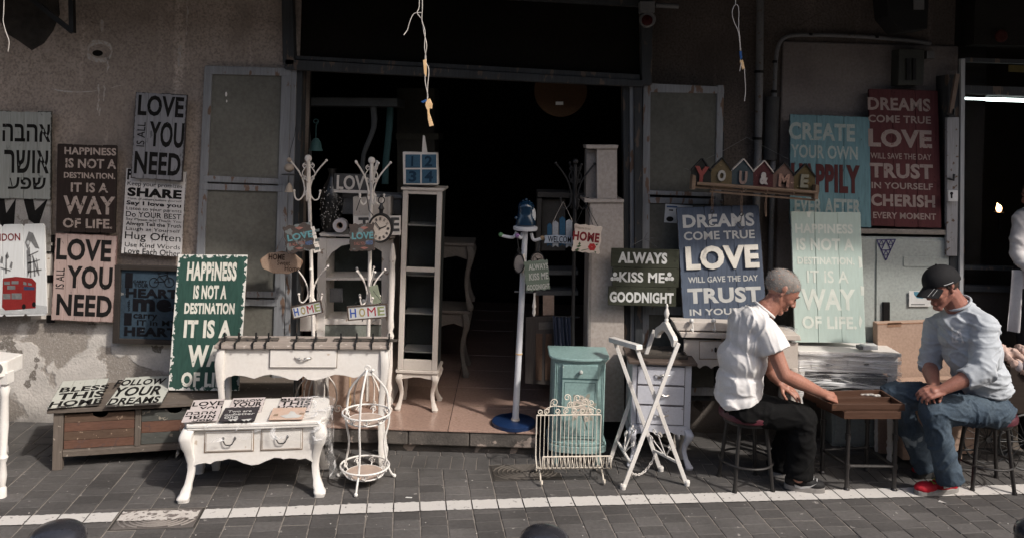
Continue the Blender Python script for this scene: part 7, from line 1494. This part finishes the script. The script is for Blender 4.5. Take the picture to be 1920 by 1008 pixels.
organic(s_, 't_shirt', m_ts, t, .0065, 26, folds=.0095, fs=6.5, st=(1.25, .7, .8), seed=3, cut=[((M4[t.name].inverted()@P(1372, 764, Y0-.12)), (.28, 0, -.96)), ((M4[t.name].inverted()@P(1437, 574, Y0)), (.75, 0, .66))])
# collar ring
cc = P(1434, 580, Y0); nn = V((.62, 0, .78)).normalized(); ux = V((nn.z, 0, -nn.x)); q = MB().tube([cc+ux*.066*math.cos(2*PI*k/28)+V((0, 1, 0))*.074*math.sin(2*PI*k/28) for k in range(28)], .0075, 8, closed=True); part(q, 'collar', m_ts, t, smooth=True, w=True)
# trousers
m_tr = mat('black_twill', (.011, .011, .0115), .9, (.008, .008, .008), s=8, bump=.3, bs=120, spec=.08)
s_ = MB(); E3(s_, 1392, 762, Y0, .135, .19, .085); cap_(s_, P(1398, 764, 4.72), P(1500, 782, 4.685), .098, .080); cap_(s_, P(1504, 784, 4.685), P(1503, 840, 4.69), .082, .076); s_.tube([P(1503, 830, 4.69), P(1500, 860, 4.70), P(1496, 893, 4.70)], [.076, .078, .080], 18)
cap_(s_, P(1398, 760, 4.90), P(1486, 776, 4.93), .095, .078); s_.tube([P(1488, 778, 4.93), P(1475, 830, 4.93), P(1460, 880, 4.93)], [.078, .074, .076], 18); s_.ball(P(1488, 778, 4.93), .079, 10)
organic(s_, 'trousers', m_tr, t, .008, 10, folds=.010, fs=8, st=(1, 1, 1.3), seed=8)
m_sb = mat('black_shoe', (.022, .022, .023), .6, s=14); m_sg = mat('grey_sole', (.30, .285, .27), .7, s=20); m_sw = mat('silver_trim', (.45, .45, .45), .4)
g1, g2 = G(1470, 914), G(1546, 922); shoe(t, g1, g2, m_sb, m_sg, m_sw, lace=m_sw, accent=1)
g1, g2 = G(1441, 890), G(1505, 896); shoe(t, g1, g2, m_sb, m_sg, m_sw, lace=m_sw)
# ---- man in grey sweatshirt and black cap ----
Y1 = 4.80
t = thing('person', 'man in black cap, grey sweatshirt, jeans and red shoes sitting with hands on his knee', 'person', V((cR.x, cR.y, 0)))
HM = headM(P(1765, 535, Y1), R(180+16), R(-20), R(4), 1.0)
b_ = MB(); head_geo(b_, HM)
cap_(b_, P(1792, 572, Y1), P(1778, 548, Y1), .068, .062); cap_(b_, P(1812, 598, Y1), P(1794, 572, Y1), .08, .068)
cap_(b_, P(1845, 740, 4.82), P(1815, 630, Y1), .11, .10)
shN, elN, wrN = P(1846, 610, 4.66), P(1843, 694, 4.56), P(1765, 731, 4.575); shF, elF, wrF = P(1757, 612, 4.93), P(1742, 684, 4.93), P(1752, 725, 4.70)
cap_(b_, shN, elN, .055, .045); mid_ = elN.lerp(wrN, .35); cap_(b_, elN, mid_, .045, .047); cap_(b_, mid_, wrN, .047, .029)
cap_(b_, shF, elF, .055, .045); mid_ = elF.lerp(wrF, .35); cap_(b_, elF, mid_, .045, .048); cap_(b_, mid_, wrF, .048, .030)
hand(b_, wrN, P(1736, 738, 4.575)-wrN, (-.25, -.55, .8), 32, side=1, s=1.0)
hand(b_, wrF, P(1732, 742, 4.60)-wrF, (-.5, -.2, .8), 36, side=-1, s=1.0)
kn, an = P(1750, 770, 4.64), P(1776, 895, 4.655); knF, anF = P(1675, 738, 4.93), P(1732, 872, 4.95)
cap_(b_, P(1860, 765, 4.76), kn, .06, .05); cap_(b_, kn, an, .05, .036); cap_(b_, P(1845, 755, 4.9), knF, .06, .05); cap_(b_, knF, anF, .05, .036)
body = organic(b_, 'body', skB, t, .0042, 4); m_brow2 = mat('dark_brow', (.05, .035, .028), .9); face_parts(body, HM, m_brow2)
m_hd = mat('short_dark_hair', (.06, .042, .034), .9, (.04, .03, .025), s=50, bump=.6, bs=400)
hr_ = part(hair_cap(HM, m_hd, front=.05, side=-.012, back=-.06), 'hair', m_hd, body, smooth=True, w=True)
strands(HM, 3000, m_hd, mat('hair_brown', (.11, .08, .06), .7), hr_, .009)
# cap
m_cp = mat('cap_black', (.016, .016, .018), .8, s=20, bump=.3, bs=300, spec=.2)
mb = MB(); n, k = 40, 16; vs = []
for i in range(k+1):
    ph = PI/2*i/k
    for j in range(n):
        th_ = 2*PI*j/n; p = V((-.010+math.sin(ph)*math.cos(th_)*.117, math.sin(ph)*math.sin(th_)*.091, .028+math.cos(ph)**.85*.098-.012*math.cos(th_)*0)); p.z -= .018*(i/k)*(1-math.cos(th_))*.5
        vs.append(HM@p)
nn_ = len(vs)
for i in range(k+1):
    ph = PI/2*(1-i/k)
    for j in range(n):
        th_ = 2*PI*j/n; p = V((-.010+math.sin(ph)*math.cos(th_)*.113, math.sin(ph)*math.sin(th_)*.087, .028+math.cos(ph)**.85*.094)); p.z -= .018*((k-i)/k)*(1-math.cos(th_))*.5; vs.append(HM@p)
mb.add(vs, [(i*n+j, i*n+(j+1) % n, (i+1)*n+(j+1) % n, (i+1)*n+j) for i in range(2*k+1) for j in range(n)])
cp = part(mb, 'cap', m_cp, body, smooth=True, w=True)
def brimpt(u, v_, dz=0):   # u -1..1 across, v 0..1 outwards
    y = u*.078*(1-.12*v_); r_ = .095+.085*v_*math.sqrt(max(0, 1-.75*u*u)); x = r_-.03*u*u*1.2; return HM@V((x, y, .036-.030*u*u-.035*v_+dz))
mb = MB(); nu, nv = 16, 6; vs = [brimpt(-1+2*j/nu, i/nv, dz) for dz in (0, -.004) for i in range(nv+1) for j in range(nu+1)]; w_ = nu+1; o_ = (nv+1)*w_; fs = []
for i in range(nv):
    for j in range(nu): a = i*w_+j; fs += [(a, a+1, a+w_+1, a+w_), (o_+a, o_+a+w_, o_+a+w_+1, o_+a+1)]
for j in range(nu): a = nv*w_+j; fs.append((a, a+1, o_+a+1, o_+a))
for i in range(nv):
    for a, b2 in ((i*w_, (i+1)*w_), (i*w_+nu, (i+1)*w_+nu)): fs.append((a, b2, o_+b2, o_+a))
part(mb.add(vs, fs), 'cap_brim', m_cp, cp, smooth=True, w=True)
mst = mat('cap_stripe', (.55, .55, .55), .6)
sgn = 1 if brimpt(.6, .5).y < brimpt(-.6, .5).y else -1
for u_ in (.62, .78): part(MB().tube([brimpt(sgn*u_, .15+.8*k/6*(1 if u_ < .7 else .85), .003) for k in range(7)], .0022, 5, sq=.5), 'brim_stripe', mst, cp, w=True)
part(MB().tube([HM@V((-.010+.1185*math.cos(a), sgn*.0925*math.sin(a), .034-.004*1)) for a in (R(60), R(70), R(80), R(90))], .0022, 5), 'cap_piping', mst, cp, w=True)
part(MB().ball(HM@V((-.010, 0, .127)), .007, 8), 'cap_button', m_cp, cp, w=True)
# sweatshirt
m_sw2 = mat('grey_marl_jersey', (.45, .485, .52), .9, (.40, .43, .465), f=.8, s=60, bump=.25, bs=90, spec=.12)
s_ = MB(); E3(s_, 1846, 722, 4.82, .145, .165, .085, 0); E3(s_, 1838, 700, 4.81, .150, .165, .13, 0); E3(s_, 1822, 660, 4.79, .160, .165, .15, -8); E3(s_, 1812, 625, 4.79, .155, .155, .11, -15); E3(s_, 1806, 602, 4.79, .135, .13, .075, -12)
cap_(s_, P(1812, 590, 4.78), P(1842, 608, 4.67), .078, .076); cap_(s_, P(1796, 592, 4.82), P(1760, 610, 4.92), .074, .070); cap_(s_, P(1806, 580, 4.80), P(1800, 580, 4.82), .068, .066)
s_.tube([shN, shN.lerp(elN, .5)+V((.004, 0, 0)), elN+V((0, 0, .004))], [.078, .076, .070], 18); s_.ball(shN, .078, 12); s_.ball(elN, .070, 12); c_e = elN.lerp(wrN, .42); s_.tube([elN, elN.lerp(wrN, .2), c_e], [.069, .066, .060], 18)
s_.tube([shF, shF.lerp(elF, .5), elF], [.070, .066, .060], 18); s_.ball(shF, .070, 12); s_.ball(elF, .060, 12); c_f = elF.lerp(wrF, .12); s_.tube([elF, c_f], [.060, .058], 18)
for k in range(5):     # bunched rolls at the near cuff
    c = elN.lerp(wrN, -.05+.115*k); d_ = (wrN-elN).normalized(); a_ = d_.cross(V((0, 0, 1))).normalized(); b2 = d_.cross(a_); rr = .066-.003*k
    tl2 = (noise.noise(V((k, 0, 3.1))))*.02
    s_.tube([c+a_*rr*math.cos(2*PI*j/20)+b2*rr*math.sin(2*PI*j/20)+d_*(.018*math.sin(2*PI*j/20*2+k*2.4)) for j in range(20)], .0095, 8, closed=True)
for k in range(3):
    c = elF.lerp(wrF, -.12+.12*k); s_.tube([c+V((.060*math.cos(2*PI*j/20), .060*math.sin(2*PI*j/20), .012*math.sin(2*PI*j/10+k))) for j in range(20)], .008, 8, closed=True)
sw = organic(s_, 'sweatshirt', m_sw2, t, .0065, 12, folds=.010, fs=6.5, st=(.8, .8, 1.7), seed=21, cut=[((M4[t.name].inverted()@P(1791, 562, Y1)), (-.55, -.1, .83))])
cc = P(1795, 567, Y1); nn = V((-.5, -.12, .86)).normalized(); ux = V((nn.z, 0, -nn.x)).normalized(); uy = nn.cross(ux); part(MB().tube([cc+ux*.074*math.cos(2*PI*k/28)+uy*.080*math.sin(2*PI*k/28) for k in range(28)], .0078, 8, closed=True), 'collar', m_sw2, sw, smooth=True, w=True)
# chest print: interlocked letters projected onto the sweatshirt
dg = bpy.context.evaluated_depsgraph_get(); dg.update()
def project(px, py):
    a, b2 = ab(px, py); M = M4[t.name].inverted(); o_ = M@V((0, 0, H)); d_ = V((a, 1, -b2)).normalized(); ok, loc, nrm, _ = sw.ray_cast(o_, d_)
    return (loc+nrm*.0025) if ok else None
mpr = mat('chest_print_white', (.80, .80, .80), .8, wear=(.5, .52, .54), wt=.66, ws=70)
q = MB()
def ribbon(pts, hw):
    for (x0, y0), (x1, y1) in zip(pts[:-1], pts[1:]):
        dx, dy = x1-x0, y1-y0; l = math.hypot(dx, dy); nx, ny = -dy/l*hw, dx/l*hw; K = max(2, int(l/1.5)); row = []
        for k in range(K+1):
            x, y = x0+dx*k/K, y0+dy*k/K; A_, B_ = project(x+nx, y+ny), project(x-nx, y-ny)
            if A_ and B_: row += [A_, B_]
        if len(row) >= 4: q.add(row, [(2*k, 2*k+1, 2*k+3, 2*k+2) for k in range(len(row)//2-1)])
for pts in ([(1786, 614), (1787, 640)], [(1786, 640), (1797, 639)], [(1784, 614), (1789, 614)], [(1788, 628), (1798, 622)], [(1791, 641), (1798, 616)], [(1798, 616), (1806, 640)], [(1793, 632), (1804, 630)], [(1803, 641), (1808, 640)], [(1787, 621), (1797, 633)], [(1797, 618), (1802, 617)]): ribbon(pts, 1.6)
part(q, 'chest_print', mpr, sw)
# jeans
m_jn = mat('faded_denim', (.022, .037, .060), .85, (.085, .115, .145), f=.9, s=5, bump=.4, bs=160, spec=.15, wear=(.24, .28, .30), wt=.66, ws=6)
s_ = MB(); E3(s_, 1853, 762, 4.82, .135, .165, .085); cap_(s_, P(1862, 768, 4.75), P(1758, 768, 4.65), .100, .080); cap_(s_, kn, P(1760, 820, 4.65), .078, .070); s_.tube([P(1760, 815, 4.65), P(1772, 858, 4.66), P(1783, 903, 4.665)], [.070, .066, .072], 18)
cap_(s_, P(1845, 752, 4.90), P(1690, 740, 4.93), .098, .078); cap_(s_, knF, P(1705, 800, 4.94), .078, .068); s_.tube([P(1703, 796, 4.94), P(1722, 840, 4.95), P(1736, 876, 4.95)], [.073, .07, .07], 18)
organic(s_, 'jeans', m_jn, t, .007, 10, folds=.011, fs=8, st=(1.3, 1, 1.1), seed=33)
m_rs = mat('red_mesh_shoe', (.42, .018, .03), .6, (.35, .014, .025), s=30, bump=.3, bs=300); m_ns = mat('black_sole', (.05, .05, .05), .7); m_ly = mat('lime_lace', (.3, .38, .06), .6)
g1, g2 = G(1795, 920), G(1716, 927); shoe(t, g1, g2, m_rs, m_sg, m_sw, lace=m_ly, accent=2)
g1, g2 = G(1772, 888), G(1712, 893); shoe(t, g1, g2, m_rs, m_ns, m_sw, lace=m_ly)
# ---- game table ----
fl_, fr_, rl_, rr_ = G(1587, 918), G(1676, 919), G(1541, 886), G(1624, 881)
t = thing('game_table', 'small wooden board game table on black pipe legs between the two men', 'table', fl_)
m_pp = mat('pipe_black', (.028, .025, .024), .4, spec=.6, s=14, wear=(.12, .09, .07), wt=.7, ws=50)
zt = .468
for f in (fl_, fr_, rl_, rr_):
    W(MB().tube([f, f+V((0, 0, zt))], .0125, 12).lathe([(.019, 0), (.019, .008), (.0135, .016)], f, 12).lathe([(.017, 0), (.017, .035)], f+V((0, 0, .30)), 12).lathe([(.017, 0), (.017, .03)], f+V((0, 0, .13)), 12), 'leg', m_pp, t, smooth=True)
for a, b2 in ((fl_, fr_), (fr_, rr_), (rr_, rl_), (rl_, fl_)): W(MB().tube([a+V((0, 0, .145)), b2+V((0, 0, .145))], .009, 8), 'stretcher', m_pp, t, smooth=True)
m_wo = mat('game_wood', (.10, .054, .037), .5, (.07, .038, .026), s=8, grain=2, wear=(.10, .05, .03), wt=.68, ws=20, bump=.2)
m_wd = mat('game_wood_dark', (.11, .055, .035), .5, (.08, .04, .026), s=8, grain=2, bump=.2)
def qz(pts, z): return [G(x, y, z) for x, y in pts]
def plank4(a, b2, w_, z0, z1, inward): 
    d_ = (b2-a); d_.z = 0; d_.normalize(); n_ = V((-d_.y, d_.x, 0)); n_ = n_ if n_.dot(inward-a) > 0 else -n_; L_ = (b2-a).length
    return MB().prism([(0, 0), (L_, 0), (L_, w_), (0, w_)], V((a.x, a.y, z0)), d_, n_, z1-z0, n=V((0, 0, 1)))
z1 = .545; fr2 = qz([(1560, 757), (1697, 757), (1652, 729), (1507, 733)], z1); ctr = sum(fr2, V())/4
z0 = z1-.036
for i, nm in enumerate(('front_board', 'side_board', 'rear_board', 'side_board')):
    a, b2 = fr2[i], fr2[(i+1) % 4]; W(plank4(a, b2, .014, z0, z1, ctr), nm, m_wo if i != 3 else m_wd, t, bev=.002)
W(MB().prism([(p.x, p.y) for p in fr2], (0, 0, z0-.001), (1, 0, 0), (0, 1, 0), .008), 'board_floor', m_wo, t)
mm_ = (fr2[0]+fr2[3])/2, (fr2[1]+fr2[2])/2
W(plank4(mm_[0], mm_[1], .012, z0, z1-.004, fr2[3]), 'middle_bar', m_wo, t, bev=.002)
fr3 = qz([(1583, 770), (1690, 770), (1650, 742), (1530, 746)], z0); 
for i, nm in enumerate(('front_rail', 'side_rail', 'rear_rail', 'side_rail')):
    a, b2 = fr3[i], fr3[(i+1) % 4]; W(plank4(a, b2, .02, zt-.005, z0-.003, ctr), nm, m_wo if i == 0 else m_wd, t, bev=.002)
random.seed(2)
for k in range(9):
    c = G(1604+5.2*k+random.uniform(-1, 1), 737.5+k*.5+random.uniform(-.8, .8), z0+.009); 
    solo(MB().lathe([(.0125, 0), (.0135, .003), (.0125, .008), (.001, .0078)], c, 14), 'game_counter', 'white round counter in the row of counters on the game board', 'game piece', mat('counter_white', (.68, .66, .62), .3), group='white counters on the game board', smooth=True)
# ---- person in white at the right edge ----
t = thing('person', 'person in white coat and long apron, mostly cut off by the right edge', 'person', P(1935, 700, 5.3)); Y2 = 5.3
s_ = MB(); E3(s_, 1935, 470, Y2, .12, .11, .16); E3(s_, 1938, 415, Y2, .13, .11, .09); cap_(s_, P(1915, 415, Y2-.02), P(1906, 475, Y2-.05), .055, .045); cap_(s_, P(1906, 475, Y2-.05), P(1930, 505, Y2-.15), .045, .04)
organic(s_, 'white_coat', mat('coat_white', (.60, .58, .58), .85, s=8, spec=.15), t, .011, 4, folds=.012, fs=7, seed=5)
q = MB(); vs = []; n, k = 26, 10
for i in range(k+1):
    for j in range(n+1):
        f = j/n; p = P(1894-6*i/k*(1 if j < 12 else 0)+f*82, 505+i*11.5, Y2-.1); p.y += .018*math.sin(f*21+i*.1)*(.4+i/k)-.02; vs.append(p)
W(q.add(vs, [(i*(n+1)+j, i*(n+1)+j+1, (i+1)*(n+1)+j+1, (i+1)*(n+1)+j) for i in range(k) for j in range(n) if not (i > 2 and 5+.0*i < j < 8+i*.9)]), 'apron', mat('apron_white', (.50, .50, .52), .9, s=8, spec=.1), t, smooth=True)
s_ = MB(); cap_(s_, P(1925, 505, Y2), P(1925, 640, Y2), .08, .06); cap_(s_, P(1965, 505, Y2+.02), P(1965, 640, Y2+.02), .08, .06); cap_(s_, P(1925, 640, Y2), P(1925, 830, Y2), .06, .05); cap_(s_, P(1965, 640, Y2), P(1965, 830, Y2), .06, .05)
organic(s_, 'trousers', mat('dark_trousers', (.03, .03, .035), .85), t, .012, 4, folds=.008, seed=2)
s_ = MB(); HM = headM(P(1945, 365, Y2), R(200), R(-10)); head_geo(s_, HM); cap_(s_, P(1945, 385, Y2), P(1942, 420, Y2), .055, .06); cap_(s_, P(1942, 420, Y2), P(1942, 500, Y2), .08, .08); cap_(s_, P(1930, 505, Y2-.15), P(1950, 512, Y2-.2), .03, .028); hand(s_, P(1950, 512, Y2-.2), (1, -.1, -.1), (0, -.3, 1), 20)
body = organic(s_, 'body', skB, t, .008, 3); face_parts(body, HM, m_brow2); part(hair_cap(HM, m_hd), 'hair', m_hd, body, smooth=True, w=True)

# ---- cloth dolls on the cart ----
sk = mat('doll_cloth', (.55, .42, .37), .85, (.42, .29, .245), s=14); wk = mat('doll_lilac', (.42, .37, .38), .85, s=20)
random.seed(4)
for i, (x, y, lab) in enumerate(((1890, 662, 'pinkish cloth doll lying leftmost on the dark cart'), (1908, 676, 'pinkish cloth doll slumped in the middle of the dark cart'), (1930, 664, 'pinkish cloth doll cut off by the right edge on the dark cart'))):
    c = P(x, y, 4.98+.07*i); t = thing('cloth_doll', lab, 'doll', c-V((0, 0, .05)))
    mb = MB().ball(c, .055, 10, sc_=(1.3, .8, .7)).ball(c+V((-.045, 0, .03)), .034, 10, sc_=(1.2, .9, .8)); cap_(mb, c+V((.02, -.03, .02)), c+V((.07, -.06, -.03)), .022, .016); cap_(mb, c+V((-.03, -.03, 0)), c+V((-.01, -.08, -.04)), .02, .016)
    bd_ = organic(mb, 'body', sk, t, .006, 3, folds=.016, fs=14, seed=i)
    for dx in (.02, .065): W(MB().ball(c+V((dx, -.075, -.055)), .03, 10, sc_=(.75, .8, 1.1)), 'foot', wk, t, smooth=True)
